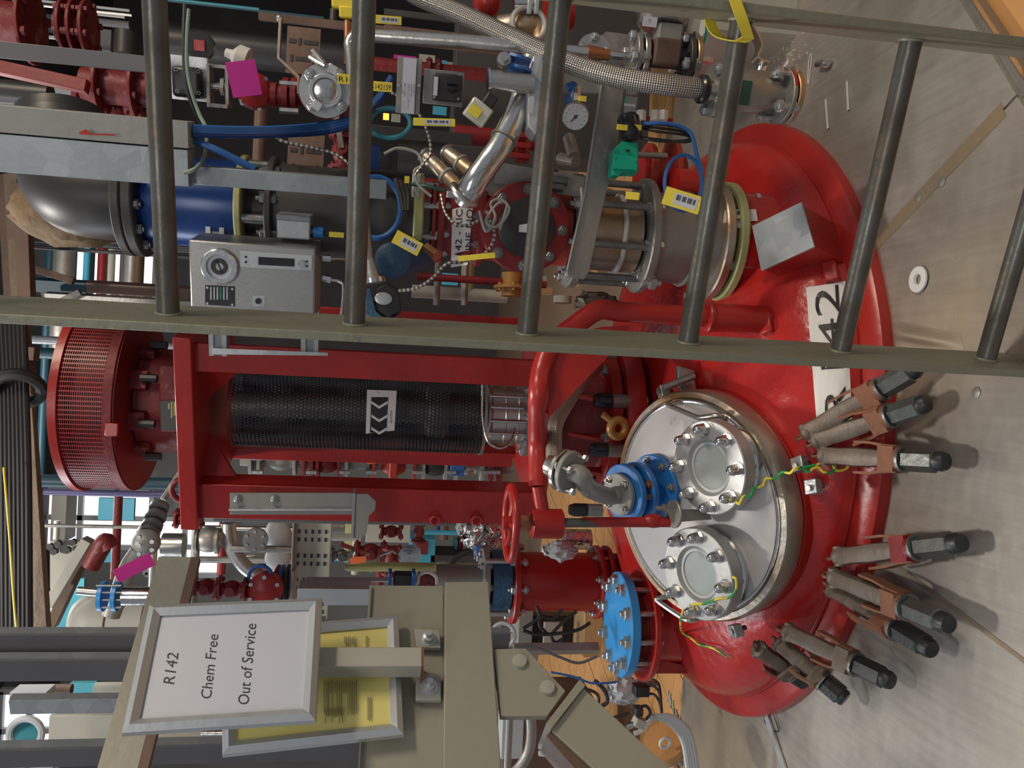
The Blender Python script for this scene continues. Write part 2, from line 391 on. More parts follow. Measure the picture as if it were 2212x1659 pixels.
def bolts(t, parent, c, ax, rc, n, sz, L, mat='zinc', ph=0., both=True, name='bolt'):
    m = frame(c, ax); me = bolt_mesh(sz, L, mat, both)
    for i in range(n):
        a = 2 * PI * (i + ph) / n; q = m @ Matrix.Translation((rc * math.cos(a), rc * math.sin(a), 0)) @ Matrix.Rotation(random.random() * 1.0, 4, 'Z')
        t.inst(name, me, q, parent)
def flange(t, c, ax, r, th, mat, nb=8, sz=None, L=None, bmat='zinc', ri=0, ph=0., bolt=True, both=True, name='flange', far=False):
    # disc from c to c+ax*th; bolts run from the +ax face back through L
    ax = Vector(ax).normalized(); mb = MB(); b = th * .15
    prof = [(ri, 0), (r - b, 0), (r, b), (r, th - b), (r - b, th), (ri, th)]
    if ri: prof.append((ri, 0))
    mb.lathe(frame(c, ax), prof, 40 if not far else 24, caps=False)
    if not ri: pass
    sz = sz or r * .085; L = L or th
    if far and bolt:
        m = frame(c, ax)
        for i in range(nb):
            a = 2 * PI * (i + ph) / nb; q = m @ Vector((r * .82 * math.cos(a), r * .82 * math.sin(a), th)); mb.cyl(q, q + ax * sz, sz, n=6); mb.cyl(q - ax * L, q - ax * (L + sz), sz, n=6)
    o = t.part(name, mb, mat)
    if bolt and not far: bolts(t, o, Vector(c) + ax * th, ax, r * .83, nb, sz, L, bmat, ph, both)
    return o
def handwheel(t, c, ax, Rr, r, mat, ns=4, parent=None):
    mb = MB().torus(c, ax, Rr, r, 40, 10); m = frame(c, ax)
    for i in range(ns):
        a = 2 * PI * i / ns + .4; mb.tube([m @ Vector((0, 0, r * .5)), m @ Vector((Rr * .5 * math.cos(a), Rr * .5 * math.sin(a), -r * .5)), m @ Vector((Rr * math.cos(a), Rr * math.sin(a), 0))], r * .7, 8, 5)
    mb.cyl(m @ Vector((0, 0, -r * 2)), m @ Vector((0, 0, r * 2)), r * 1.8, n=16)
    return t.part('handwheel', mb, mat, parent)
_txt = {}
def text_data(s, bold=0.):
    k = (s, bold)
    if k not in _txt:
        cu = bpy.data.curves.new('lettering', 'FONT'); cu.body = s; cu.size = 1; cu.resolution_u = 3; cu.offset = bold
        o = bpy.data.objects.new('tmp', cu); COL.objects.link(o); bpy.context.view_layer.update()
        me = bpy.data.meshes.new_from_object(o.evaluated_get(bpy.context.evaluated_depsgraph_get()))
        vs = [tuple(v.co) for v in me.vertices]; fs = [tuple(p.vertices) for p in me.polygons]
        bpy.data.objects.remove(o); bpy.data.meshes.remove(me); bpy.data.curves.remove(cu); _txt[k] = (vs, fs)
    return _txt[k]
def text_on(t, parent, s, org, xd, yd, size, mat='ink', lift=.0008, center=False, sx=1., bold=0., name='lettering', fit=None):
    vs, fs = text_data(s, bold); xd = Vector(xd).normalized(); yd = Vector(yd).normalized(); n = xd.cross(yd)
    x0 = min(v[0] for v in vs); x1 = max(v[0] for v in vs)
    if fit: sx = fit / ((x1 - x0) * size)
    off = (x0 + x1) / 2 if center else x0
    mb = MB(); mb.add([Vector(org) + xd * ((v[0] - off) * size * sx) + yd * (v[1] * size) + n * lift for v in vs], fs)
    return t.part(name, mb, mat, parent)
def wire(t, pts, r, mat, name='cable', parent=None, n=8, sub=8): return t.part(name, MB().tube(pts, r, n, sub), mat, parent)
# ------------------------------------------------------------------ the setting: steel deck, tiled floor, walls
RC = Vector((-.066, 2.31, 0)); RF = .85; DB = .25; DR = .80; DZ = .045
def struct(name, mb, mat, bev=0):
    o = single(name, None, None, mb, mat, bev=bev); o['kind'] = 'structure'; return o
g1, g1b, g2, g2b = G(1890, 530), G(2212, 190), G(1975, 1250), G(2212, 1427)
e1, e2 = G(2212, 170), G(2100, 0); ed = (e2 - e1).normalized()
s1 = (g1b - g1).normalized(); s2 = (g2b - g2).normalized(); pr = Vector((s1.y, -s1.x, 0))
fl = struct('floor', MB().prism([(-4, 2.75, -.03), (-4, .2, -.03), (-.2, .2, -.03), tuple(e1 - ed * 1.0 + Vector((0, 0, -.03))), tuple(e2 + ed * .9 + Vector((0, 0, -.03))), (1.6, 2.5, -.03), (.95, 2.97, -.03), (.7, 3.25, -.03), (-.65, 3.25, -.03), (-.65, 2.50, -.03)], Vector((0, 0, .022))), 'steel_dull')
gap = .0025
def plate(pts): kid(fl, 'floor_plate', MB().prism([Vector((x, y, -.008)) for x, y in pts], Vector((0, 0, .008))), 'floor_steel')
c2 = (RC.x, RC.y)
a1 = g1 - s1 * .6; b1 = g1 + s1 * .42; a2 = g2 - s2 * .5; b2 = g2 + s2 * 1.2
n1 = Vector((-s1.y, s1.x, 0)) * gap; n2 = Vector((s2.y, -s2.x, 0)) * gap
def xy(v): return (v.x, v.y)
if n1.x > 0: n1 = -n1
if n2.x < 0: n2 = -n2
plate([xy(a1 + n1), xy(a2 + n2), xy(b2 + n2), (-.2, .2), xy(e1 - ed * 1.0), xy(b1 + n1)])
plate([xy(a1 - n1), xy(b1 - n1), (e2 + ed * .9)[:2], (1.6, 2.5), (.95, 2.97), (.7, 3.25), (.1, 3.25)])
m1 = G(1655, 1535); m2 = G(1697, 1659); m3 = m2 + (m2 - m1) * 3
plate([xy(a2 - n2), xy(m1), xy(m3), (-1.2, .2), xy(b2 - n2)])
plate([(m1.x - .004, m1.y + .012), (-.65, 2.5), (-4, 2.75), (-4, .2), (m3.x - .01, m3.y)])
kid(fl, 'weld_seam', MB().strip([a1 + Z * .0006, b1 + s1 * -.03 + Z * .0006], Z.cross(s1), .030, .0012), 'weld_stain', label='brown stained weld seam')
kid(fl, 'weld_seam', MB().strip([a2 + Z * .0006, b2 + Z * .0006], Z.cross(s2), .008, .0012), 'weld_stain')
single('seam_strip', 'pale flat strip lying along the floor joint left of the vessel', 'strip', MB().strip([m1 + Z * .004, m3 + Z * .004], Z.cross(m3 - m1), .022, .006), 'alu', bev=.001)
kid(fl, 'edge_angle', MB().strip([e1 - ed * .9 + Z * -.004, e2 + ed * .9 + Z * -.004], pr, .006, .012), 'steel_bright', label='bright cut edge of the steel deck')
# tiled floor beyond and below the deck
tf = struct('floor_tiled', MB().box((.5, 4.6, -.06), (13, 10, .02)), 'grout')
def tiles(x0, x1, y0, y1, s, ang, sel):
    me = MB().box((0, 0, 0), (s * .975, s * .975, .016)).mesh('floor_tile'); me.materials.append(MATS['floor_tile'])
    Rz = Matrix.Rotation(ang, 4, 'Z'); k = 0
    for i in range(int((x1 - x0) / s)):
        for j in range(int((y1 - y0) / s)):
            q = Rz @ Vector((x0 + (i + .5) * s, y0 + (j + .5) * s, 0))
            if not sel(q): continue
            o = bpy.data.objects.new('floor_tile', me); COL.objects.link(o); o.parent = tf
            Mw = Matrix.Translation((q.x, q.y, -.045 + random.uniform(-.001, .001))) @ Rz; o.matrix_local = WM[tf].inverted() @ Mw; k += 1
    return k
tiles(-4, 4, 0, 6, .15, math.radians(-18), lambda q: (-3.4 < q.x < -.5 and 2.4 < q.y < 5.2) or (.65 < q.x < 1.9 and 2.5 < q.y < 4.6) or (.4 < q.x < 1.5 and .6 < q.y < 1.75 and (q - e1).dot(pr if pr.x > 0 else -pr) > -.1))
struct('wall_back', MB().box((0, 8.2, 1.6), (13, .15, 4.4)), 'wall_dark')
struct('wall_right', MB().box((3.6, 5.2, 1.6), (.12, 6.0, 4.4)), 'wall_dark')
struct('ceiling', MB().box((.6, 6.4, 3.85), (7, 3.6, .1)), 'ceiling_dark')  # right wall and rear ceiling added dark to dim the upper right background

# ------------------------------------------------------------------ galvanised ladder in front
lad0 = P(1106, 748, 1.09)
D = FWD + EV * ((578 - 1106) / F) + EU * ((-4400 - 829.5) / F); D.z = 0; D = -D.normalized()      # left rail -> right rail
NN = Vector((-D.y, D.x, 0));  NN = NN if NN.y > 0 else -NN                                         # away from camera
lp = Vector((lad0.x, lad0.y, 0))
la = T('ladder', 'galvanised steel ladder with round rungs and flat side rails across the foreground', 'ladder', (lp.x, lp.y, 0))
# right rail: where the sight line through (1800, 35) meets the ladder plane
q = PL(1800, 40, lad0, NN); Wd = (Vector((q.x, q.y, 0)) - lp).dot(D)
def rail(x, z0, z1):
    c = lp + D * x + NN * .05
    m = Matrix((D, NN, Z)).transposed()
    return MB().box((c.x, c.y, (z0 + z1) / 2), (.0125, .10, z1 - z0), m)
la.part('side_rail', rail(0, .0, 1.95), 'ladder_rail', bev=.0015)
la.part('side_rail', rail(Wd, .0, 1.95), 'ladder_rail', bev=.0015, label='darker brown side rail with yellow tape near its middle')
rz = [(365, 702), (765, 725), (1135, 752), (1480, 775), (1808, 790), (2120, 808)]
for px, py in rz:
    c = PL(px, py, lp + NN * .05, NN); c = Vector((lp.x, lp.y, c.z)) + NN * .05
    la.part('rung', MB().cyl(c, c + D * Wd, .0146, n=24), 'ladder_rung')
    for e in (0, Wd): la.part('weld', MB().torus(c + D * (e + (.007 if e == 0 else -.007)), D, .015, .003, 24, 6), 'ladder_rail')
k = .29
c = PL(-80, 690, lp + NN * .05, NN); c = Vector((lp.x, lp.y, c.z)) + NN * .05; la.part('rung', MB().cyl(c, c + D * Wd, .0146, n=24), 'ladder_rung')
# yellow strap taped round the right rail at the fourth rung
yt = PL(1600, 22, lp + D * Wd, NN); yc = Vector((lp.x, lp.y, 0)) + D * Wd; yc.z = yt.z
st = MB(); a = [yc + D * (-.034 - .010 * 0) + NN * -.008 + Z * -.012, yc + D * -.02 + NN * -.016 + Z * .0, yc + D * .002 + NN * -.012 + Z * .012, yc + D * .03 + NN * .0 + Z * .024, yc + D * .05 + NN * .03 + Z * .03, yc + D * .03 + NN * .085 + Z * .02, yc + D * -.02 + NN * .085 + Z * .0, yc + D * -.036 + NN * .03 + Z * -.014, yc + D * (-.0345) + NN * -.007 + Z * -.013]
st.strip(crom(a, 5), Z, .016, .0015)
single('yellow_strap', 'yellow plastic strap looped round the ladder side rail at the top edge', 'strap', st, 'yellow')

# ------------------------------------------------------------------ the red reactor head
def surf_z(r): return DZ + DB * math.sqrt(max(0, 1 - (r / DR) ** 2)) if r < DR else (.035 if r < RF else 0)
def hit(px, py, off=0.):
    d = ray(px, py).normalized(); t = .8
    while t < 5:
        q = CAM + d * t; r = math.hypot(q.x - RC.x, q.y - RC.y)
        if q.z <= surf_z(r): break
        t += .002
    if off:
        e = .004; 
        nx = (surf_z(math.hypot(q.x + e - RC.x, q.y - RC.y)) - surf_z(math.hypot(q.x - e - RC.x, q.y - RC.y))) / (2 * e)
        ny = (surf_z(math.hypot(q.x - RC.x, q.y + e - RC.y)) - surf_z(math.hypot(q.x - RC.x, q.y - e - RC.y))) / (2 * e)
        nx = max(-1.2, min(1.2, nx)); ny = max(-1.2, min(1.2, ny))
        q = q + Vector((-nx, -ny, 1)).normalized() * off
    return q
def hnorm(q):
    r = max(1e-3, math.hypot(q.x - RC.x, q.y - RC.y)); s = DB * (r / DR ** 2) / max(.25, math.sqrt(max(0, 1 - (r / DR) ** 2)))
    return Vector(((q.x - RC.x) / r * s, (q.y - RC.y) / r * s, 1)).normalized()
rv = T('reactor_vessel', 'red painted domed reactor head on a round rim let into the steel floor', 'reactor', RC)
prof = [(RF - .02, -.02), (RF, 0), (RF, .024), (RF - .01, .034), (DR + .004, .042)]
rv.part('rim_flange', MB().lathe(frame(RC, Z), prof + [(DR - .03, .05)], 128, caps=False), 'red')
prof = [(DR * math.sin(a), DZ + DB * math.cos(a)) for a in [PI / 2 * (1 - i / 28) for i in range(29)]]
rv.part('dome', MB().lathe(frame(RC, Z), prof, 128, caps=False), 'red_sheen', ang=60)
rv.part('weld_bead', MB().torus(RC + Z * .047, Z, DR - .004, .006, 128, 8), 'red')
# manway neck
el, az = math.radians(65), math.radians(-13)
LN = Vector((math.cos(el) * math.sin(az), -math.cos(el) * math.cos(az), math.sin(el))).normalized()
LC = Vector((-.262, 1.774, .292))
def LPt(px, py, h=0.): return PL(px, py, LC + LN * h, LN)
neck = MB().lathe(frame(LC - LN * .34, LN), [(.262, 0), (.262, .12), (.245, .15), (.243, .27)], 72)
rv.part('manway_neck', neck, 'red_sheen')
rv.part('weld_bead', MB().torus(LC - LN * .145, LN, .262, .007, 72, 8), 'red')
rv.part('neck_flange', MB().lathe(frame(LC - LN * .085, LN), [(.25, 0), (.268, .004), (.268, .03), (.25, .034)], 72), 'red')
# G nozzle neck
GC = P(1545, 523, 1.85); GB = Vector((GC.x, GC.y, 0))
rv.part('nozzle_neck', MB().lathe(frame(GB + Z * .06, Z), [(.135, 0), (.125, .06), (.125, on_v(GC, 1567).z - .06)], 48), 'red_sheen')
# sticker with the number, wrapped over the dome
def bil(qd, u, v): return [(1 - u) * ((1 - v) * qd[0][i] + v * qd[3][i]) + u * ((1 - v) * qd[1][i] + v * qd[2][i]) for i in (0, 1)]
def wrap(t, qd, lines, nm, bm='sticker', n=14, off=.0025):
    mb = MB(); vs = []
    for j in range(n + 1):
        for i in range(n + 1):
            x, y = bil(qd, i / n, j / n); vs.append(hit(x, y, off))
    mb.add(vs, [(j * (n + 1) + i, j * (n + 1) + i + 1, (j + 1) * (n + 1) + i + 1, (j + 1) * (n + 1) + i) for j in range(n) for i in range(n)])
    o = t.part(nm, mb, bm)
    for s, u0, v0, hgt, wid, bold in lines:          # u: along reading direction, v: down
        vs, fs = text_data(s, bold); xs = [a[0] for a in vs]; w0, w1 = min(xs), max(xs); ys = [a[1] for a in vs]; h1 = max(ys)
        tb = MB(); tb.add([hit(*bil(qd, u0 + (a[0] - w0) / (w1 - w0) * wid, v0 - a[1] / h1 * hgt), off + .0015) for a in vs], fs); t.part('lettering', tb, 'ink', o)
wrap(rv, [(1765, 917), (1742, 622), (1826, 609), (1842, 917)], [('R', .037, .86, .60, .235, 0), ('1', .395, .84, .6, .03, 0), ('4', .545, .83, .58, .205, 0), ('2', .78, .82, .62, .20, 0)], 'number_sticker')
def neckpt(px, py, off):
    d = ray(px, py); o = CAM - GB; a = d.x ** 2 + d.y ** 2; b = o.x * d.x + o.y * d.y; c = o.x ** 2 + o.y ** 2 - (.126 + off) ** 2; q = hit(px, py, off)
    if b * b - a * c > 0:
        t = (-b - math.sqrt(b * b - a * c)) / a; q2 = CAM + d * t
        if q2.z > .06 and (q2 - CAM).length < (q - CAM).length: return q2
    return q
gq = [(1562, 481), (1566, 453), (1633, 452), (1637, 477)]; n = 10
mb = MB(); mb.add([neckpt(*bil(gq, i / n, j / n), .003) for j in range(n + 1) for i in range(n + 1)], [(j * (n + 1) + i, j * (n + 1) + i + 1, (j + 1) * (n + 1) + i + 1, (j + 1) * (n + 1) + i) for j in range(n) for i in range(n)]); gst = rv.part('nozzle_sticker', mb, 'sticker')
vs, fs = text_data('G'); tb = MB(); tb.add([neckpt(1612 - a[1] / .72 * 40, 478 - a[0] / .72 * 24, .005) for a in vs], fs); rv.part('lettering', tb, 'ink', gst)
# lifting block with a bare galvanised cap
bn = Vector((.18, -.42, .88)).normalized(); bc = hit(1690, 515) + bn * .07
top = [PL(x, y, bc, bn) for x, y in ((1624, 488), (1730, 436), (1758, 532), (1644, 585))]
rv.part('block_cap', MB().prism([p - bn * .006 for p in top], bn * .006), 'galv_light', bev=.001, label='bare galvanised square cap')
cc = sum(top, Vector()) / 4; ins = [cc + (p - cc) * .96 for p in top]
rv.part('lifting_block', MB().prism([p - bn * .17 for p in ins], bn * .163), 'red', bev=.002)
for px, py in ((1795, 590), (1660, 700)):
    q = hit(px, py); rv.part('lug', MB().box(q + Z * .0, (.05, .03, .03), frame(q, hnorm(q))), 'red', bev=.004)
# bracket on the right shoulder of the dome with triangular gussets
q1, q2 = hit(1650, 370), hit(1560, 372)
rib = [P(1562, 350, 2.06), P(1600, 352, 2.06), P(1655, 366, 2.04), P(1700, 384, 2.0), P(1694, 396, 2.0), P(1640, 388, 2.02), P(1562, 384, 2.04)]
rv.part('shoulder_rib', MB().prism(rib, Vector((.0, .10, .0))), 'red', bev=.002); rv.part('rib_slot', MB().prism([P(1572, 352, 2.055), P(1600, 354, 2.055), P(1632, 365, 2.045), P(1625, 369, 2.045), P(1572, 361, 2.05)], Vector((0, -.002, .004))), 'red_dark')
for A_, B_, C_ in (((1592, 386), (1600, 386), (1618, 440)), ((1636, 388), (1650, 390), (1620, 442))): rv.part('gusset', MB().prism([P(*A_, 2.02), P(*B_, 2.02), P(C_[0] + 5, C_[1], 1.97), P(C_[0] - 5, C_[1], 1.97)], Vector((0, .03, .0))), 'red')
rv.part('bracket_arm', MB().tube([P(1400, 400, 2.1), P(1480, 402, 2.1), P(1640, 412, 2.1)], .035, 16), 'red')

# ------------------------------------------------------------------ manway cover
mc = T('manway_cover', 'round white faced manway cover with steel rim tilted on the reactor head', 'cover', LC)
mm = frame(LC, LN)
mc.part('rim', MB().lathe(mm, [(.238, -.052), (.262, -.052), (.268, -.046), (.270, -.010), (.264, .002), (.252, .004), (.249, -.002), (.238, -.003)], 128, caps=False), 'steel_stain')
mc.part('bead', MB().torus(LC + LN * .002, LN, .243, .0045, 128, 8), 'steel_bright')
mc.part('face', MB().lathe(mm, [(.241, -.02), (.241, .001), (.232, .005), (.12, .012), (.0, .015)], 96), 'lid_white', label='white enamelled face')
def lid_handle(pts): mc.part('handle', MB().tube(pts, .0062, 12, 6), 'steel')
h1 = [LPt(1475, 870), LPt(1568, 903)]
lid_handle([h1[0], LPt(1448, 872, .03), LPt(1446, 876, .036), LPt(1502, 900, .038), LPt(1515, 902, .038), LPt(1550, 898, .03), h1[1]])
lid_handle([LPt(1455, 1285), LPt(1424, 1293, .03), LPt(1422, 1299, .032), LPt(1470, 1332, .03), LPt(1490, 1340, .03), LPt(1512, 1336)])
for px, py in ((1433, 846), (1728, 1003), (1757, 1052), (1590, 1362)):
    q = LPt(px, py, -.02); o = mc.part('tab', MB().box(q, (.03, .022, .028), frame(q, (q - LC).normalized())), 'zinc', bev=.002)
    mc.part('tab_pin', MB().cyl(q + LN * .018, q - LN * .03, .006, n=12), 'zinc_dark', o)

hg = P(1486, 818, 1.86); mc.part('hinge_lug', MB().prism([P(1466, 790, 1.88), P(1500, 800, 1.88), P(1502, 845, 1.84), P(1478, 850, 1.84), P(1462, 835, 1.86)], Vector((0, .02, 0))), 'zinc', bev=.002); mc.part('hinge_pin', MB().cyl(P(1432, 838, 1.84), P(1500, 812, 1.84), .009, n=14), 'zinc')
def acorn(sz, mat='zinc'):
    def fn():
        b = MB(); b.lathe(I4, [(sz * 1.0, 0), (sz * 1.0, sz * 1.0), (sz * .85, sz * 1.1)], 6)
        b.lathe(I4, [(sz * .86, sz * 1.0), (sz * .86, sz * 1.5), (sz * .72, sz * 2.0), (sz * .42, sz * 2.35), (0, sz * 2.45)], 16); b.lathe(I4, [(sz * 1.2, 0), (sz * 1.2, sz * .18)], 16)
        return b
    return cached(('acorn', round(sz, 5)), fn, mat)
def sight(cpx, cpy, lab, ph):
    c = LPt(cpx, cpy, .075); t = T('sight_glass', lab, 'sight glass', c, 'sight glasses on the manway cover'); Rr = .102; m = frame(c, LN)
    t.part('weld_pad', MB().ring(c - LN * .075, LN, .088, .055, .022), 'steel_bright')
    t.part('body_ring', MB().ring(c - LN * .056, LN, .082, .055, .024), 'steel')
    fl_ = t.part('cover_flange', MB().lathe(m, [(Rr - .002, -.034), (Rr, -.032), (Rr, -.002), (Rr - .002, 0), (.062, 0), (.056, -.008), (.056, -.034), (Rr - .002, -.034)], 72, caps=False), 'machined')
    t.part('inner_ring', MB().ring(c - LN * .016, LN, .0565, .049, .008), 'white_grey')
    t.part('glass', MB().lathe(frame(c - LN * .022, LN), [(.0555, 0), (.0555, .006), (.05, .011), (0, .012)], 48), 'glass')
    t.part('back_plate', MB().lathe(frame(c - LN * .05, LN), [(.055, 0), (.055, .004)], 32), 'grey_paint')
    me = acorn(.0132, 'steel_bright')
    for i in range(8):
        a = 2 * PI * (i + ph) / 8; q = m @ Vector((.084 * math.cos(a), .084 * math.sin(a), 0))
        t.inst('acorn_nut', me, frame(q, LN), fl_); t.part('stud', MB().cyl(q - LN * .052, q - LN * .03, .005, n=8), 'zinc', fl_)
    return t, c
sg1, sc1 = sight(1529, 1010, 'bolted round sight glass beside the blue flanges, the upper one in the photo', .35)
sg2, sc2 = sight(1505, 1240, 'bolted round sight glass near the cover handle, the lower one in the photo', .15)

# earth wires
def ewire(lab, pts, r=.0028):
    return single('earth_wire', lab, 'wire', MB().tube(pts, r, 8, 10), 'earth_wire')
w1 = [(1590, 1084, .078), (1597, 1088, .082), (1606, 1072, .07), (1621, 1072, .06), (1628, 1055, .05), (1640, 1052, .04), (1648, 1048, .03), (1655, 1034, .03), (1672, 1034, .02), (1690, 1020, .02), (1706, 1022, .02), (1718, 1012, .02)]
p1 = [LPt(*a) for a in w1] + [P(x, y, 1.50) for x, y in ((1733, 1010), (1745, 1020), (1756, 1012), (1768, 1010), (1780, 1020), (1796, 1020), (1805, 1008), (1800, 1003), (1806, 1016), (1825, 1014), (1832, 1004), (1815, 998), (1800, 990), (1785, 992), (1770, 1002), (1745, 1008), (1722, 1012))]
ewire('green and yellow earth wire coiled loosely at the cover rim below the upper sight glass', p1)
w2 = [(1583, 1246, .09), (1590, 1252, .09), (1589, 1275, .08), (1575, 1290, .078), (1550, 1294, .078), (1520, 1304, .078), (1495, 1306, .075), (1478, 1315, .06), (1472, 1332, .04), (1470, 1350, .0)]
p2 = [LPt(*a) for a in w2] + [hit(x, y, .012) for x, y in ((1482, 1362), (1500, 1374), (1520, 1388), (1550, 1396), (1578, 1413))]
ewire('green and yellow earth wire hanging from the lower sight glass to the red dome', p2)

# ------------------------------------------------------------------ C-clamps hanging round the manway neck
def clamp_parts(L, nut, col):
    k = round(L, 2)
    b = {}
    def arm():
        m = MB(); pr_ = [(-.05, .03, .11, .09), (.0, .055, .13, .10), (.12, .052, .115, .09), (.28, .05, .125, .09), (.42, .046, .115, .085), (.56, .045, .085, .075)]
        vs = []
        for z_, off, wx, wy in pr_:
            for i in range(10):
                a = 2 * PI * i / 10; e = .7
                cx, cy = math.cos(a), math.sin(a); cx = math.copysign(abs(cx) ** e, cx); cy = math.copysign(abs(cy) ** e, cy)
                vs.append((cx * wx / 2, cy * wy / 2 + (off - .05) * .8, z_ + .05))
        m.add([(x * L, y * L, z_ * L) for x, y, z_ in vs], [(j * 10 + i, j * 10 + (i + 1) % 10, j * 10 + 10 + (i + 1) % 10, j * 10 + 10 + i) for j in range(5) for i in range(10)] + [tuple(range(9, -1, -1)), tuple(50 + i for i in range(10))])
        return m
    def head():
        return MB().sphere((0, .01 * L, .045 * L), .062 * L, 12, (1, .95, .8)).cyl((-.066 * L, .01 * L, .04 * L), (.066 * L, .01 * L, .04 * L), .035 * L, n=12)
    def brk():
        m = MB()
        for s in (-1, 1): m.strip([(s * .098 * L, .0, .32 * L), (s * .096 * L, .0, .45 * L), (s * .08 * L, 0, .56 * L), (s * .078 * L, 0, .66 * L)], (0, 1, 0), .07 * L, .016 * L)
        return m
    def collar(): return MB().box((0, 0, .60 * L), (.155 * L, .125 * L, .12 * L)).cyl((0, 0, .655 * L), (0, 0, .685 * L), .078 * L, n=20)
    def wash(): return MB().cyl((0, 0, .687 * L), (0, 0, .705 * L), .083 * L, n=24)
    def hexn(): return MB().lathe(I4, [(.064 * L, .708 * L), (.072 * L, .716 * L), (.072 * L, .925 * L), (.06 * L, .935 * L)], 6)
    def endc(): return MB().lathe(I4, [(.058 * L, .93 * L), (.060 * L, .97 * L), (.05 * L, .995 * L), (0, 1.0 * L)], 16)
    def hook(): return MB().torus((0, 0, -.03 * L), (1, .3, 0), .038 * L, .012 * L, 20, 8).cyl((0, 0, -.015 * L), (0, 0, .03 * L), .016 * L, n=8)
    return [('arm', arm, 'cast'), ('pivot_head', head, 'cast'), ('bracket', brk, 'rust'), ('collar', collar, col), ('washer', wash, 'zinc_dark'), ('hex_nut', hexn, nut), ('bolt_end', endc, 'nut_black'), ('link', hook, 'rust')]
def clamp(hd, tip, lab, nut='nut_dark', col='rust', zt=.045, ho=.035, roll=0.):
    a = hit(*hd, ho); b = G(tip[0], tip[1], zt); L = (b - a).length
    t = T('flange_clamp', lab, 'clamp', b - Z * zt, 'forged clamps hanging round the manway neck')
    zx = (b - a).normalized(); vd = (a - CAM).normalized(); x = zx.cross(vd).normalized(); y = zx.cross(x)
    m = Matrix((x, y, zx)).transposed().to_4x4(); m.translation = a; m = m @ Matrix.Rotation(roll, 4, 'Z')
    for nm_, fn, mt in clamp_parts(1.0, nut, col):
        me = cached(('clamp_' + nm_, nut, col), fn, mt); me.name = nm_
        t.inst(nm_, me, m @ Matrix.Diagonal((.30, .30, L, 1)))
    return t
clamp((1750, 938), (1985, 792), 'forged clamp passing behind the ladder rail, nearest the number sticker', 'nut_dark', 'rust')
clamp((1768, 952), (2006, 870), 'forged clamp with orange rusted collar pointing toward the ladder rail', 'nut_dark', 'rust', roll=.2)
clamp((1780, 980), (2046, 997), 'forged clamp with upright body beside the coiled earth wire', 'nut_dark', 'rust')
clamp((1812, 1177), (2080, 1172), 'forged clamp hanging alone straight below the manway cover', 'nut_dark', 'red_far', roll=-.1)
clamp((1805, 1205), (2052, 1350), 'forged clamp leaning over its neighbour, the upper of the crossed pair', 'nut_dark', 'rust', .07, .05, roll=.5)
clamp((1800, 1245), (2015, 1405), 'forged clamp with rounded rusty collar, the lower of the crossed pair', 'nut_black', 'rust', .04, .03, roll=-.3)
clamp((1708, 1330), (1928, 1473), 'dark forged clamp with black nut on the shadowed left side of the neck', 'nut_black', 'cast', .04, .05, roll=.3)
clamp((1692, 1352), (1828, 1512), 'dark forged clamp whose nut points to the red rim edge, leftmost but one', 'nut_black', 'cast', .04, .05, roll=-.2)
clamp((1664, 1358), (1740, 1475), 'short dark forged clamp with only its fork showing, leftmost of all', 'nut_black', 'cast', .04, .07, roll=.4)
# ------------------------------------------------------------------ agitator stand, motor and shroud
AXC = Vector((-.090, 2.31, 0))
def AX(px): return on_v(AXC, px)
GM = Matrix((D, NN, Z)).transposed()            # building grid: D to the right, NN away, Z up
def gp(b, d, n, z=None):
    q = b + D * d + NN * n
    if z is not None: q.z = z
    return q
zT, zB = AX(452).z, AX(1142).z
sd = T('agitator_stand', 'red square agitator stand of four posts between thick top and bottom plates', 'stand', (AXC.x, AXC.y, AX(1290).z))
hs = .222
sd.part('top_plate', MB().box(gp(AXC, 0, 0, zT), (hs * 2 + .07, hs * 2 + .07, .042), GM), 'red', bev=.003)
sd.part('bottom_plate', MB().box(gp(AXC, 0, 0, zB - .015), (hs * 2 + .02, hs * 2 + .02, .03), GM), 'red', bev=.003)
for i, (sx, sy) in enumerate(((-1, -1), (1, -1), (1, 1), (-1, 1))):
    fw = .098 if i == 0 else .072
    b = gp(AXC, sx * (hs - fw / 2 + .015 + (.03 if i == 3 else 0)), sy * hs, (zT + zB) / 2)
    mb = MB().box(b, (fw, .014, zT - zB), GM); mb2 = MB().box(gp(b, -sx * (fw / 2 - .007), -sy * .03, b.z), (.014, .06, zT - zB), GM)
    pz = sd.part('post', mb, 'red', bev=.002); sd.part('post_web', mb2, 'red', pz)
for sx, sy in ((-1, -1), (1, -1)):
    c = gp(AXC, sx * .17, sy * .20, zT - .06); sd.part('gusset', MB().prism([gp(c, 0, 0, zT - .02), gp(c, -sx * .12, .1, zT - .02), gp(c, 0, 0, zT - .13)], NN * .01), 'red')
# lower lantern: cone, rings and studs
zS = AX(1290).z; zM = AX(1235).z
sd.part('base_ring', MB().lathe(frame(AXC + Z * (zS - .02), Z), [(.21, 0), (.215, .004), (.215, .03), (.21, .034)], 64), 'red', bev=0)
sd.part('base_cone', MB().lathe(frame(AXC + Z * (zS), Z), [(.15, 0), (.13, .06), (.13, zB - zS - .02)], 48), 'red_dark')
sd.part('neck_ring', MB().lathe(frame(AXC + Z * (zS - .075), Z), [(.24, 0), (.245, .02), (.235, .05)], 64), 'red')
def stud(px, py, Y, pxe, r=16):
    a = P(px, py, Y); s = S(a); e = on_v(a, pxe); cap = on_v(a, px + 38)
    o = sd.part('stud_sleeve', MB().cyl(e, cap, r * s, n=20), 'steel_dull')
    sd.part('stud_cap', MB().lathe(frame(cap - Z * .002, Z), [(r * s * 1.03, 0), (r * s * 1.03, (a - cap).length * .72), (r * s * .75, (a - cap).length)], 20), 'black_gloss', o)
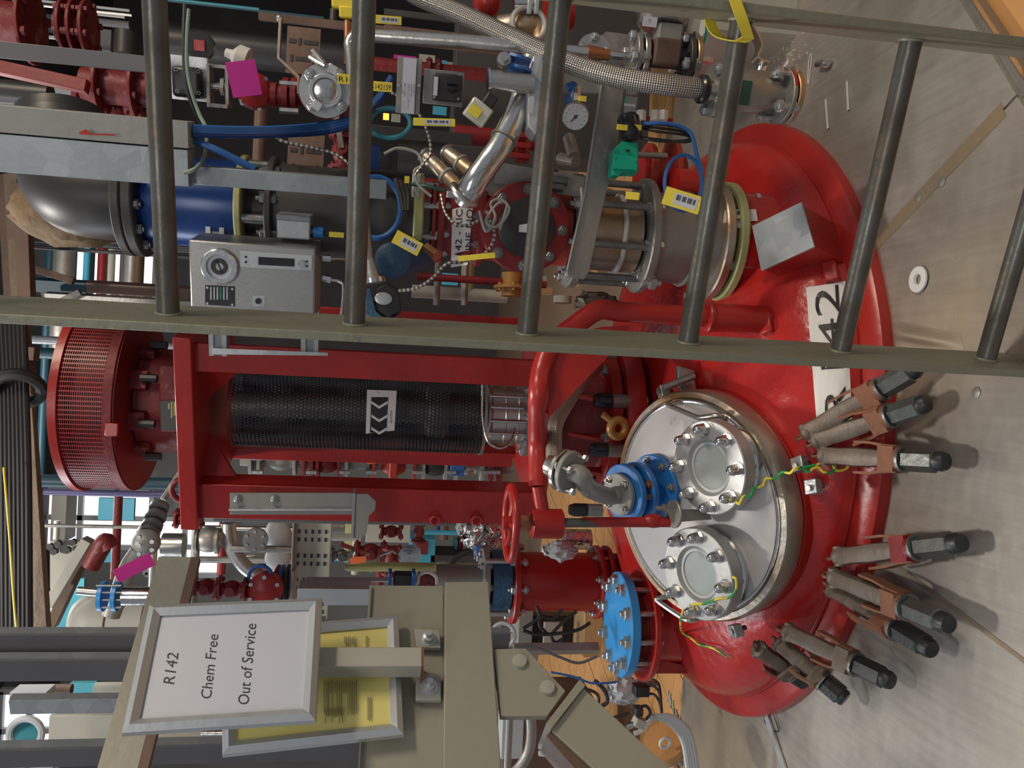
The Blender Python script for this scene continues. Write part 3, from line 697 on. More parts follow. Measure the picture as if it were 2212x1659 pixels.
stud(1282, 864, 2.10, 1396); stud(1272, 971, 2.08, 1345, 15); stud(1228, 1101, 2.0, 1300, 14); stud(1268, 760, 2.1, 1330, 13)
for i in range(6):
    a = 2 * PI * i / 6 + .3; q = AXC + Vector((.19 * math.cos(a), .19 * math.sin(a), zS + .012)); sd.inst('bolt', bolt_mesh(.015, .03, 'steel_dull'), Matrix.Translation(q))
for dx, dy in ((.11, -.14), (-.11, -.13), (.0, -.15)):
    sd.part('gusset', MB().prism([gp(AXC, dx, dy, zS), gp(AXC, dx, dy - .05, zS), gp(AXC, dx, dy, zS + .12)], D * .01), 'red')
q = P(1335, 925, 2.05); sd.part('rusty_eye', MB().torus(q, (.1, 1, .2), .022, .012, 24, 10).cyl(P(1302, 895, 2.05), P(1322, 910, 2.05), .009, n=12), 'amber')
# hoist eyes
for px, py, mt, Rr in ((402, 1059, 'red_dark', .030),): 
    q = P(px - 4, py, 2.50); Rr = .036; sd.part('lifting_eye', MB().torus(q, NN, Rr, .009, 28, 10), mt)
for px, py in ((940, 1124), (1030, 1124)): sd.part('lifting_eye', MB().torus(P(px, py, 2.15), NN, .012, .004, 20, 8), 'red')

# galvanised cable bracket bolted to the left post
cb = T('cable_bracket', 'galvanised angle bracket bolted to the left post of the red stand', 'bracket', P(630, 1085, 2.05))
a0, a1 = P(497, 1085, 2.07), P(765, 1085, 2.07)
w_ = 44 * S(a0)
fp = [gp(P(630, 1085, 2.07), 0, 0)]
def rect(pxa, pxb, pya, pyb, Y): return [P(pxa, pya, Y), P(pxb, pya, Y), P(pxb, pyb, Y), P(pxa, pyb, Y)]
cb.part('angle', MB().prism(rect(497, 762, 1064, 1110, 2.06), NN * -.004), 'grey_paint'); cb.part('angle_web', MB().prism(rect(497, 762, 1092, 1095, 2.06), NN * -.02), 'galv_light')
cb.part('angle_foot', MB().prism([P(762, 1066, 2.03), P(795, 1066, 2.03), P(812, 1082, 2.03), P(810, 1100, 2.03), P(797, 1112, 2.03), P(792, 1150, 2.03), P(778, 1163, 2.03), P(760, 1160, 2.03)], NN * -.005), 'grey_paint')
cb.part('fold', MB().prism([P(762, 1066, 2.02), P(768, 1066, 2.02), P(764, 1162, 2.02), P(758, 1160, 2.02)], NN * .03), 'galv')
for px in (513, 592):
    q = P(px, 1078, 2.05); cb.inst('bolt', bolt_mesh(.0085, .01, 'zinc', False), frame(q, -NN))

# perforated shroud
def perf(m, r, z0, z1, nc, nr, k=8, fr=.36, a0=0, a1=2 * PI, stag=True):
    mb = MB(); da = (a1 - a0) / nc; dz = (z1 - z0) / nr
    base = [(1, 0), (1, 1), (0, 1), (-1, 1), (-1, 0), (-1, -1), (0, -1), (1, -1)] if k == 8 else [(1, 1), (-1, 1), (-1, -1), (1, -1)]
    vs = []; fs = []
    for j in range(nr):
        for i in range(nc):
            ac = a0 + (i + .5 + (.5 if stag and j % 2 else 0)) * da; zc = z0 + (j + .5) * dz; n0 = len(vs)
            for bx, bz in base:
                a = ac + bx * da / 2; vs.append((r * math.cos(a), r * math.sin(a), zc + bz * dz / 2))
            for q_, (bx, bz) in enumerate(base):
                h = math.hypot(bx, bz) if k == 8 else 1; a = ac + bx / h * da * fr; vs.append((r * math.cos(a), r * math.sin(a), zc + bz / h * dz * fr))
            kk = len(base)
            for q_ in range(kk): fs.append((n0 + q_, n0 + (q_ + 1) % kk, n0 + kk + (q_ + 1) % kk, n0 + kk + q_))
    mb.add([m @ Vector(v) for v in vs], fs); return mb
z0, z1 = AX(1040).z, AX(512).z; SR = .118
sh = T('shaft_shroud', 'black perforated steel guard round the agitator shaft inside the red stand', 'guard', (AXC.x, AXC.y, z0))
sh.part('perforated_sheet', perf(frame(AXC, Z), SR, z0, z1, 84, 68), 'black_gloss', ang=80)
for zz in (z0, z1): sh.part('end_hoop', MB().lathe(frame(AXC + Z * (zz - .004), Z), [(SR - .001, 0), (SR + .003, 0), (SR + .003, .008), (SR - .001, .008)], 64, caps=False), 'steel_dull' if zz == z0 else 'red_dark')
sh.part('shaft', MB().cyl(AXC + Z * (z0 - .0), AXC + Z * z1, .035, n=24), 'steel_dull'); sh.part('coupling', MB().lathe(frame(AXC + Z * (z0 + .10), Z), [(.07, 0), (.075, .01), (.075, .05), (.07, .06)], 32), 'steel_dull')
# curved direction sticker
def cylpt(px, py, r, off):       # point on the shroud cylinder seen at a photo position
    d = ray(px, py); o = CAM - AXC; a = d.x ** 2 + d.y ** 2; b = o.x * d.x + o.y * d.y; c = o.x ** 2 + o.y ** 2 - (r + off) ** 2
    t = (-b - math.sqrt(max(0, b * b - a * c))) / a; return CAM + d * t
def patch(t, pg, mat, nm, off, par=None, r=SR, n=6):
    # pg: four photo corners, reading left-bottom order
    mb = MB(); vs = [cylpt(*bil(pg, i / n, j / n), r, off) for j in range(n + 1) for i in range(n + 1)]
    mb.add(vs, [(j * (n + 1) + i, j * (n + 1) + i + 1, (j + 1) * (n + 1) + i + 1, (j + 1) * (n + 1) + i) for j in range(n) for i in range(n)]); return t.part(nm, mb, mat, par, ang=80)
ds = T('rotation_sticker', 'off-white sticker with black and white chevrons reading ROTATION on the perforated guard', 'sticker', cylpt(822, 890, SR, .001), )
pb = patch(ds, [(790, 937), (793, 842), (857, 844), (852, 930)], 'sticker', 'backing', .0015)
patch(ds, [(799, 935), (802, 858), (838.5, 858), (835, 935)], 'ink', 'chevron_panel', .0028, pb)
for y in (866, 895, 922):
    for s_ in (0, 1):
        xa = 802 if s_ == 0 else 837.5; patch(ds, [(xa, y), (xa, y + 6), (819, y + 17), (819, y + 11)], 'sticker', 'chevron', .004, pb, n=4)
vs, fs = text_data('ROTATION'); w0 = max(v[0] for v in vs); tb = MB(); tb.add([cylpt(847.5 - v[1] * 6.5, 914 - v[0] / w0 * 27, SR, .003) for v in vs], fs); ds.part('lettering', tb, 'ink', pb)
# mechanical seal below the shroud
sl = T('shaft_seal', 'stainless mechanical seal housing under the black perforated guard', 'seal', AX(1130))
sl.part('housing', MB().lathe(frame(AX(1135), Z), [(.084, 0), (.084, AX(1050).z - AX(1135).z), (.07, AX(1045).z - AX(1135).z)], 48), 'steel')
for px in (1056, 1085, 1112): sl.part('band', MB().torus(AX(px), Z, .0845, .003, 48, 8), 'steel_bright')
for a in (-2.2, -1.75, -1.3, -.9): q = AX(1128) + Vector((.087 * math.cos(a), .087 * math.sin(a), 0)); sl.part('tie_bar', MB().cyl(q, q + Z * (AX(1052).z - AX(1128).z), .005, n=8), 'steel_bright')
sl.part('flush_line', MB().tube([P(1043, 815, 2.15), P(1042, 900, 2.14), P(1052, 950, 2.13), P(1070, 966, 2.13), P(1090, 966, 2.13), P(1104, 950, 2.14), P(1112, 925, 2.16)], .003, 8), 'steel_bright')
sl.part('base_flange', MB().lathe(frame(AX(1150), Z), [(.12, 0), (.12, .03)], 48), 'steel_dull')
for a in range(8): q = AX(1140) + Vector((.105 * math.cos(a * PI / 4), .105 * math.sin(a * PI / 4), .012)); sl.inst('bolt', bolt_mesh(.010, .02, 'zinc', False), Matrix.Translation(q))

# gearbox neck and caged motor
mo = T('agitator_motor', 'round red agitator motor with woven mesh cage on top of the red stand', 'motor', AX(432))
GR = .245
FQ = AXC - YY * GR; zr = on_v(FQ, 240).z; zmr = on_v(FQ, 220).z; zt_ = on_v(FQ, 118).z; zb = zr - .03; mF = frame(AXC, Z)
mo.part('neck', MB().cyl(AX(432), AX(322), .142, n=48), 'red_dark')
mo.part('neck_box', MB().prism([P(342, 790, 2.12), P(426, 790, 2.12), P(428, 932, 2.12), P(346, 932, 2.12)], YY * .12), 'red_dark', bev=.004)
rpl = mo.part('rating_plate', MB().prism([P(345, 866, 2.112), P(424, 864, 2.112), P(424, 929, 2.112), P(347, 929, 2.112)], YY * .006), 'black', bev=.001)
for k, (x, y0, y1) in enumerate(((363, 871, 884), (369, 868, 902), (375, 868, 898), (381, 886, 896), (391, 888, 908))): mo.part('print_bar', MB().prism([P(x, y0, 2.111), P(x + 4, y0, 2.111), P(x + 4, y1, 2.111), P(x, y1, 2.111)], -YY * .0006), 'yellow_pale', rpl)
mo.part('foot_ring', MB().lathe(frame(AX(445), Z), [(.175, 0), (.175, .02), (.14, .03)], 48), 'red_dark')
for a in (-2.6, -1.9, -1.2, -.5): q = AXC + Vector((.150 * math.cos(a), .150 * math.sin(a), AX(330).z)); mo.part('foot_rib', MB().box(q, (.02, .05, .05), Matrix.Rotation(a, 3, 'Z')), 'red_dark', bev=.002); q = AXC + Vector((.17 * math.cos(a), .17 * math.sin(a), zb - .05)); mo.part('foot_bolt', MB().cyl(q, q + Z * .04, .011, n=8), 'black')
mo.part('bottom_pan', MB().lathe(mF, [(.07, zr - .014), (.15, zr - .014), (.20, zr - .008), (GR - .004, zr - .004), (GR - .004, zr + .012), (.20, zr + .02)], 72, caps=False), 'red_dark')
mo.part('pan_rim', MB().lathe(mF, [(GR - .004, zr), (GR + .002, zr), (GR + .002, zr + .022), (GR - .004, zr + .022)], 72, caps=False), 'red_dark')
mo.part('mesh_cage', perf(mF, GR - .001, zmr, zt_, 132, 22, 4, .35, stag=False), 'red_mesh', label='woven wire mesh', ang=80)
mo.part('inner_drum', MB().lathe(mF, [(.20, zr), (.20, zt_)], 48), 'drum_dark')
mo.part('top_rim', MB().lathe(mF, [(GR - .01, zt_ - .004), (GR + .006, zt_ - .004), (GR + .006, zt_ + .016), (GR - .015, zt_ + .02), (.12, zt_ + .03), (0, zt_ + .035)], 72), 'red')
zb = zr
for py, nm_ in ((928, 'clip'),):
    q = cylpt(242, py, GR, .004); mo.part('clip', MB().box(q, (.032, .012, .03), frame(q, Z)), 'red', bev=.002)
mo.part('slot', MB().torus(AXC + Z * (zmr - .004), Z, GR - .004, .004, 72, 6), 'black')

# ------------------------------------------------------------------ davit arm for the manway cover
dv = T('davit_arm', 'red tubular lifting davit curving from the dome over the manway cover', 'davit', hit(1650, 692))
d0 = hit(1645, 692); dY = d0.y
pA = Vector((d0.x, d0.y, 0)); pt = lambda px: on_v(pA, px)
dv.part('socket', MB().cyl(pt(1655), pt(1532), 31 * S(d0), n=32), 'red'); dv.part('socket_lip', MB().lathe(frame(pt(1536), Z), [(.034, 0), (.036, .004), (.036, .01), (.033, .013)], 32), 'red')
BK = P(1180, 1131, 1.74); tr = 22 * S(pt(1300))
pe = P(1163, 1050, 1.745)
pc = [pt(1560), pt(1450), pt(1340), pt(1292), P(1240, 705, dY + .0), P(1195, 742, dY - .005), P(1171, 795, dY - .015), P(1163, 860, dY - .03), P(1162, 950, 1.76), pe]
dv.part('tube', MB().tube(pc, tr, 20, 8), 'red'); dv.part('inner_tube', MB().cyl(pe, P(1172, 1108, 1.742), tr * .72, n=20), 'red')
gs = [P(1205, 745, dY), P(1240, 720, dY), P(1300, 706, dY), P(1361, 703, dY), P(1337, 745, dY), P(1185, 902, dY - .02), P(1178, 830, dY - .01)]
dv.part('gusset_plate', MB().prism([p - YY * .004 for p in gs], YY * .008), 'red')
dv.part('bush', MB().lathe(frame(on_v(BK, 1216), Z), [(.026, 0), (.033, .004), (.033, on_v(BK, 1146).z - on_v(BK, 1216).z - .004), (.027, on_v(BK, 1146).z - on_v(BK, 1216).z)], 28), 'red')
se = P(1462, 1128, 1.70)
dv.part('screw', MB().cyl(on_v(BK, 1110), P(1345, 1129, 1.72), .0105, n=16), 'nut_dark'); dv.part('rod', MB().cyl(P(1258, 1128, 1.73), se, .0115, n=16), 'red')
dv.part('rod_eye', MB().sphere(P(1412, 1125, 1.71), .0165, 16, (1.0, 1, 1.6)), 'red'); dv.part('nut', MB().cyl(on_v(BK, 1146), on_v(BK, 1124), .017, n=6), 'rust')
handwheel(dv, on_v(BK, 1103), Z, 78 * S(BK), .0085, 'red', 3)
lc_ = P(1455, 1110, 1.69); dv.part('lift_lug', MB().ring(lc_ - Z * .004, (.0, -.25, 1), .031, .008, .008), 'steel_dull'); dv.part('lug_plate', MB().prism([P(1440, 1100, 1.68), P(1450, 1128, 1.68), P(1528, 1122, 1.69), P(1520, 1100, 1.70)], Z * -.01), 'steel_dull')
for px, py in ((1436, 1098), (1463, 1104)): q = P(px, py, 1.69); dv.part('lug_bolt', MB().cyl(q - Z * .0, q + Z * .02, .005, n=10).cyl(q, q + Z * .006, .009, n=6), 'steel_dull')

# ------------------------------------------------------------------ blue flanged spacer on the cover, grey elbow, braided hose
B0 = LPt(1428, 1052); bs = T('blue_spacer', 'stack of blue painted flanges standing on the white manway cover', 'spacer', B0)
s_ = S(B0)
def onb(h): return B0 + LN * h
flange(bs, onb(.012), LN, .083, .018, 'blue', 8, .0085, .02, 'steel_dull', ph=.5)
bs.part('neck', MB().lathe(frame(onb(.02), LN), [(.05, 0), (.042, .02), (.042, .06)], 32), 'blue')
flange(bs, onb(.070), LN, .070, .017, 'blue', 4, .009, .016, 'rust', ph=.4, both=False); bs.part('spacer_ring', MB().cyl(onb(.085), onb(.108), .045, n=32), 'blue'); flange(bs, onb(.108), LN, .070, .017, 'blue', 4, .009, .05, 'rust', bolt=False)
for i in range(4): a = 2 * PI * (i + .1) / 4; q = frame(onb(.09), LN) @ Vector((.058 * math.cos(a), .058 * math.sin(a), 0)); bs.part('stud', MB().cyl(q, q + LN * .017, .008, n=6), 'rust')
eb = T('grey_elbow', 'grey painted pipe elbow bolted between the blue flanges and the braided hose', 'elbow', onb(.13))
flange(eb, onb(.127), LN, .050, .013, 'grey_paint', 4, .0085, .014, 'steel', ph=.6)
e0 = onb(.138); HF = P(1232, 1020, 1.665)
vd = (P(1195, 1008, 1.70) - HF).normalized()
epts = [e0, e0 + LN * .03, (e0 + LN * .05) * .5 + (HF - vd * .03) * .5 + LN * .012, HF - vd * .03, HF]
eb.part('bend', MB().tube(epts, .0205, 20, 8), 'grey_paint'); eb.part('name_plate', MB().box(epts[2] + (CAM - epts[2]).normalized() * .0215, (.03, .002, .022), frame(epts[2], Vector((0, 1, 0))).to_3x3() @ Matrix.Rotation(.5, 3, 'Y')), 'yellow_pale')
flange(eb, HF - vd * .004, vd, .046, .012, 'grey_paint', 4, .008, .028, 'zinc', ph=.3)
hs1 = T('braided_hose', 'short braided steel hose rising from the grey elbow behind the red gusset', 'hose', HF)
h0 = HF + vd * .014
flange(hs1, h0, vd, .046, .011, 'steel', bolt=False); hs1.part('ferrule', MB().lathe(frame(h0 + vd * .008, vd), [(.026, 0), (.03, .008), (.026, .018), (.024, .035)], 24), 'steel')
hs1.part('hose', MB().tube([h0 + vd * .03, P(1196, 960, 1.75), P(1200, 915, 1.80), P(1225, 870, 1.90), P(1262, 815, 2.0), P(1290, 790, 2.08)], .0185, 20, 10), 'braid')

# ------------------------------------------------------------------ left nozzle with blue blind flange
BN = P(1335, 1347, 2.2); bb = Vector((BN.x, BN.y, 0)); bv = lambda px: on_v(bb, px); sB = S(BN)
bn_ = T('blanked_nozzle', 'red vessel nozzle closed by a large blue bolted blind flange', 'nozzle', (BN.x, BN.y, .12))
bn_.part('pipe', MB().lathe(frame(bb + Z * .05, Z), [(.115, 0), (.107, .03), (.104, bv(1385).z - .05)], 40), 'red_sheen')
flange(bn_, bv(1392), Z, 118 * sB, .018, 'red', bolt=False)
bn_.part('gasket_body', MB().cyl(bv(1386), bv(1350), .105, n=40), 'red_dark')
fb = bn_.part('blind_flange', MB().lathe(frame(bv(1352), Z), [(.143, 0), (.145, .002), (.145, .024), (.143, .026), (0, .026)], 72), 'blue_bright', label='bright blue blind flange')
bolts(bn_, fb, bv(1352) + Z * .026, Z, .121, 10, .0165, .075, 'zinc', .3)
bn_.part('side_support', MB().prism([P(1400, 1420, 2.15), P(1492, 1440, 2.15), P(1490, 1455, 2.15), P(1400, 1455, 2.15)], YY * .03), 'red')

# vertical red spool behind it
RS = P(1200, 1256, 2.75); rb = Vector((RS.x, RS.y, 0)); rv_ = lambda px: on_v(rb, px); sR = S(RS)
rs = T('red_spool', 'red flanged pipe spool standing behind the blue blind flange', 'pipe spool', (RS.x, RS.y, .2))
rs.part('pipe', MB().cyl(rv_(1400), rv_(1105), 62 * sR, n=36), 'red'); flange(rs, rv_(1113), Z, 88 * sR, .02, 'red', 8, .014, .03, 'zinc'); flange(rs, rv_(1292), Z, 78 * sR, .016, 'red', 8, .013, .045, 'zinc', ph=.4); flange(rs, rv_(1312), Z, 78 * sR, .016, 'red', bolt=False)
rs.part('dark_body', MB().cyl(rv_(1098), rv_(1058), 66 * sR, n=32), 'blue_valve')
for i in range(4): a = PI * (.25 + i * .5); q = rv_(1100) + Vector((.125 * math.cos(a), .125 * math.sin(a), 0)); rs.part('tie_rod', MB().cyl(q, q + Z * (rv_(1040).z - rv_(1100).z), .01, n=12), 'steel')
flange(rs, rv_(1052), Z, 68 * sR, .022, 'grey_paint', 8, .012, .02, 'zinc')
rs.part('upper_pipe', MB().cyl(rv_(1045), rv_(940), 34 * sR, n=28), 'steel_dull')

# ------------------------------------------------------------------ tall riser on nozzle G
gv = lambda px: on_v(GB, px); sG = S(GC)
gr = T('nozzle_valve_stack', 'grey flanged valve and spool bolted on the red vessel nozzle marked G', 'valve', gv(1566))
def cy(t, a, b, r, mat, nm, ax=gv, s=sG, n=40, lab=None, r2=None): return t.part(nm, MB().cyl(ax(a), ax(b), r * s, None if r2 is None else r2 * s, n), mat, label=lab)
flange(gr, gv(1566), Z, 127 * sG, .020, 'yellow_pale', 8, .0125, .06, 'zinc', ph=.2)
flange(gr, gv(1540), Z, 125 * sG, .022, 'steel_stain', bolt=False)
cy(gr, 1540, 1380, 97, 'steel_dull', 'spool_body', r2=93)
gr.part('body_ridge', MB().torus(gv(1475), Z, 97 * sG, .005, 48, 8), 'steel_dull')
flange(gr, gv(1392), Z, 120 * sG, .020, 'steel_dull', 8, .0115, .02, 'zinc', ph=.55, both=True)
cy(gr, 1368, 1255, 78, 'steel_stain', 'valve_body'); gr.part('seal_ring', MB().torus(gv(1330), Z, 80 * sG, .006, 48, 10), 'white')
for i in range(8): a = 2 * PI * (i + .5) / 8; q = gv(1370) + Vector((.118 * math.cos(a), .118 * math.sin(a), 0)); gr.part('tie_rod', MB().cyl(q, q + Z * (gv(1232).z - gv(1370).z), .0085, n=12), 'zinc_dark')
flange(gr, gv(1248), Z, 118 * sG, .024, 'steel_dull', 8, .0125, .024, 'zinc', ph=.5, both=False)
for px, py in ((1408, 612), (1497, 640)): q = P(px, py, 1.72); gr.part('bracket_bolt', MB().cyl(q - Z * .02, q + Z * .02, .007, n=10).cyl(q - Z * .008, q + Z * .006, .014, n=6), 'zinc')
# red sight port above
sp = T('red_sight_port', 'red pipe tee with round black sight port above the grey valve', 'sight port', gv(1205))
sp.part('body', MB().cyl(gv(1222), gv(1040), 74 * sG, n=40), 'red_orange')
fc = gv(1112); nrm = Vector((-.20, -1, -.05)).normalized()
sp.part('port_neck', MB().cyl(fc, fc + nrm * .115, 72 * sG, n=40), 'red_far'); flange(sp, fc + nrm * .11, nrm, 88 * sG, .018, 'red_far', 8, .010, .018, 'zinc_dark')
sp.part('black_lens', MB().lathe(frame(fc + nrm * .128, nrm), [(56 * sG, 0), (56 * sG, .006), (50 * sG, .009), (0, .009)], 40), 'black'); 
q = fc + nrm * .138; lb = sp.part('port_label', MB().box(q + Vector((.012, 0, -.012)) + Z * .012, (.045, .0015, .034), frame(q, Z).to_3x3()), 'paper')
flange(sp, gv(1042), Z, 86 * sG, .016, 'red_far', 8, .009, .016, 'zinc_dark')
for k, (a, b) in enumerate(((1000, 1006), (940, 946))): pass
rp = T('red_riser', 'red riser pipe carrying a white line label above the sight port', 'pipe', gv(1036))
rp.part('pipe', MB().cyl(gv(1036), gv(935), 70 * sG, n=40), 'red_far'); flange(rp, gv(957), Z, 84 * sG, .016, 'red_far', 8, .0095, .016, 'zinc', ph=.3); flange(rp, gv(938), Z, 80 * sG, .008, 'red_far', bolt=False)
def gcyl(px, py, r, off):
    d = ray(px, py); o = CAM - GB; a = d.x ** 2 + d.y ** 2; b = o.x * d.x + o.y * d.y; c = o.x ** 2 + o.y ** 2 - (r + off) ** 2
    t = (-b - math.sqrt(max(0, b * b - a * c))) / a; return CAM + d * t
rr_ = 70 * sG; n = 8; pg = [(974, 578), (977, 452), (1022, 440), (1010, 572)]
mb = MB(); mb.add([gcyl(*bil(pg, i / n, j / n), rr_, .0012) for j in range(n + 1) for i in range(n + 1)], [(j * 9 + i, j * 9 + i + 1, j * 9 + 10 + i, j * 9 + 9 + i) for j in range(n) for i in range(n)])
lo = rp.part('line_label', mb, 'sticker')
for s__, x0, x1, y0, y1, h in (('R142 - RIC', 1000, 1003, 572, 452, 14), ('LINE NO.', 1022, 1026, 556, 446, 14)):
    vs, fs = text_data(s__); w0 = max(v[0] for v in vs); tb = MB(); tb.add([gcyl(x0 + (x1 - x0) * v[0] / w0 - 4 - v[1] / .7 * h, y0 + (y1 - y0) * v[0] / w0, rr_, .0022) for v in vs], fs); rp.part('lettering', tb, 'ink', lo)
tp = T('dark_riser', 'dark insulated riser with studded flanges above the red pipe', 'pipe', gv(930))
flange(tp, gv(912), Z, 92 * sG, .022, 'yellow_pale', 8, .0095, .05, 'zinc', ph=.2, both=False)
for i in range(8): a = 2 * PI * (i + .2) / 8; q = gv(955) + Vector((.086 * math.cos(a), .086 * math.sin(a), 0)); tp.part('stud', MB().cyl(q, gv(905) + (q - gv(955)), .006, n=8), 'zinc')
tp.part('pipe', MB().cyl(gv(900), gv(592), 88 * sG, n=40), 'grey_dark'); flange(tp, gv(600), Z, 100 * sG, .014, 'grey_dark', 8, .012, .014, 'zinc_dark')
for i in range(8): a = 2 * PI * (i + .4) / 8; q = gv(598) + Vector((.093 * math.cos(a), .093 * math.sin(a), 0)); tp.part('tie_rod', MB().cyl(q, q + Z * (gv(525).z - gv(598).z), .011, n=12), 'zinc_dark')
tp.part('gland', MB().cyl(gv(598), gv(530), 60 * sG, n=32), 'grey_dark')
flange(tp, gv(538), Z, 98 * sG, .014, 'yellow_pale', bolt=False)
bp_ = T('blue_riser', 'glossy deep blue riser section above the yellow flange', 'pipe', gv(536))
bp_.part('pipe', MB().lathe(frame(gv(530), Z), [(86 * sG, 0), (86 * sG, gv(335).z - gv(530).z), (80 * sG, gv(318).z - gv(530).z)], 48), 'blue_deep')
fo = flange(bp_, gv(322), Z, 112 * sG, .022, 'grey_dark', 12, .011, .022, 'zinc_dark', ph=.4)
el_ = T('black_elbow', 'black coated pipe elbow turning away above the blue riser', 'elbow', gv(290))
flange(el_, gv(298), Z, 112 * sG, .020, 'grey_dark', bolt=False)
el_.part('bend', MB().tube([gv(294), gv(230), gv(165) + Vector((.01, .01, 0)), gv(120) + Vector((.06, .04, 0)), gv(95) + Vector((.15, .08, 0)), gv(88) + Vector((.19, .09, 0))], 84 * sG, 32, 6), 'elbow_black')
ins = MB().sphere(gv(110) + Vector((-.02, .12, 0)), .10, 24, (.8, .8, 1.3)); random.seed(4); ins.v = [tuple(Vector(v) + Vector((random.gauss(0, .004), random.gauss(0, .004), random.gauss(0, .004)))) for v in ins.v]
el_.part('torn_insulation', ins, 'insulation', label='torn brown insulation behind the bend')
# ------------------------------------------------------------------ beige steel frame, notices
Bd = Vector((.68, .73, 0)).normalized(); Bn = Vector((Bd.y, -Bd.x, 0))          # Bn towards the camera side
if Bn.y > 0: Bn = -Bn
BP = P(957, 1255, 1.2)
def bp(px, py, off=0.): return PL(px, py, BP + Bn * off, Bn)
def bpoly(pts, off, th): return MB().prism([bp(x, y, off) for x, y in pts], -Bn * th)
bf = T('steel_frame_beam', 'beige painted steel beam with bolted diagonal brace at the lower left', 'beam', BP)
bf.part('web_plate', bpoly([(800, 1264), (945, 1265), (958, 1263), (957, 1800), (765, 1800)], -.006, .012), 'beige', bev=.001)
bf.part('upper_flange', bpoly([(798, 1264), (803, 1264), (768, 1800), (764, 1800)], -.0, .06), 'beige')
bf.part('lower_box', bpoly([(962, 1257), (1055, 1255), (1092, 1800), (956, 1800)], .02, .09), 'beige', bev=.0015)
gu = bf.part('gusset_plate', bpoly([(1066, 1402), (1136, 1400), (1222, 1492), (1182, 1547), (1082, 1547)], .012, .012), 'beige', bev=.001)
for x, y in ((1122, 1430), (1182, 1487)): q = bp(x, y, .012); bf.part('bolt_head', MB().lathe(frame(q, Bn), [(.0105, 0), (.0105, .003), (.0095, .006), (0, .007)], 20), 'beige_far', gu)
bf.part('brace_cap', bpoly([(1252, 1468), (1264, 1480), (1192, 1572), (1180, 1562)], .014, .07), 'beige')
bf.part('brace', bpoly([(1260, 1486), (1640, 1840), (1480, 1840), (1192, 1578)], .006, .006), 'beige', bev=.001)
bf.part('brace_web', bpoly([(1192, 1576), (1480, 1840), (1400, 1840), (1180, 1590)], -.002, .05), 'brown_steel')
for a, b, c, d in (((895, 1358), (950, 1360), (952, 1400), (900, 1398)), ((898, 1453), (952, 1454), (953, 1513), (898, 1512))):
    o = bf.part('clip_plate', bpoly([a, b, c, d], .008, .008), 'beige_far', bev=.001); cx, cy_ = (a[0] + c[0]) / 2 + 2, (a[1] + c[1]) / 2; q = bp(cx, cy_, .008)
    bf.part('clip_nut', MB().lathe(frame(q, Bn), [(.012, 0), (.012, .001), (.0085, .001), (.008, .008), (.0045, .009), (.0045, .016)], 16), 'alu', o)
# arm and square post carrying the notices
sp_ = T('notice_post', 'greenish square steel post with cross arm holding the framed notices', 'post', bp(915, 1420, .03))
def bbox(pts, off, th, mat, nm, t=sp_, par=None, bev=0): return t.part(nm, bpoly(pts, off, th), mat, par, bev=bev)
bbox([(330, 1398), (912, 1397), (912, 1440), (330, 1441)], .055, .03, 'beige_far', 'post', bev=.0015)
bbox([(912, 1397), (916, 1397), (916, 1440), (912, 1440)], .055, .06, 'rust', 'cut_end')
a_ = P(387, 1203, 1.32)
arm = MB()
for s0, s1, t0, t1, mt, nm in ((-.031, .018, .0, .03, 'beige', 'cross_arm'), (.018, .031, .0, .012, 'brown_steel', 'arm_lip')):
    q = [a_ - Z * s0, a_ - Z * s1]; L_ = -Bd * .75
    sp_.part(nm, MB().prism([a_ - Z * s0, a_ - Z * s1, a_ - Z * s1 + L_, a_ - Z * s0 + L_], -Bn * t1), mt)
def notice(corners, off, name, lab, pm_, rim):
    # corners: top-right, bottom-right, bottom-left, top-left in world sense
    C4 = [bp(x, y, off) for x, y in corners]; cc = sum(C4, Vector()) / 4
    t = T(name, lab, 'sign', cc, None); w_ = (C4[0] - C4[3]).length; h_ = (C4[0] - C4[1]).length
    def inn(k, f, lift=0.):
        out = []
        for i in range(4):
            u = (C4[(i + 1) % 4] - C4[i]).normalized(); v = (C4[(i - 1) % 4] - C4[i]).normalized(); out.append(C4[i] + (u + v) * f + Bn * lift)
        return out
    o0, o1, m1_, i0 = inn(0, 0, -.004), inn(0, .001, .003), inn(0, rim * .5, .008), inn(0, rim, .002)
    for i in range(4):
        j = (i + 1) % 4; mb = MB(); P_ = [o0[i], o1[i], m1_[i], i0[i], inn(0, rim, -.004)[i]]; Q_ = [o0[j], o1[j], m1_[j], i0[j], inn(0, rim, -.004)[j]]
        mb.add(P_ + Q_, [(k, k + 1, k + 6, k + 5) for k in range(4)] + [(4, 0, 5, 9), (4, 3, 2, 1, 0), (5, 6, 7, 8, 9)]); t.part('frame_bar', mb, 'alu')
    pp = inn(0, rim - .002, -.001); t.part('sheet', MB().prism(pp, -Bn * .003), pm_)
    return t
nt_ = notice([(322, 1308), (697, 1293), (683, 1560), (262, 1588)], .082, 'framed_notice', 'aluminium framed white notice reading R142 Chem Free Out of Service', 'paper', .0165)
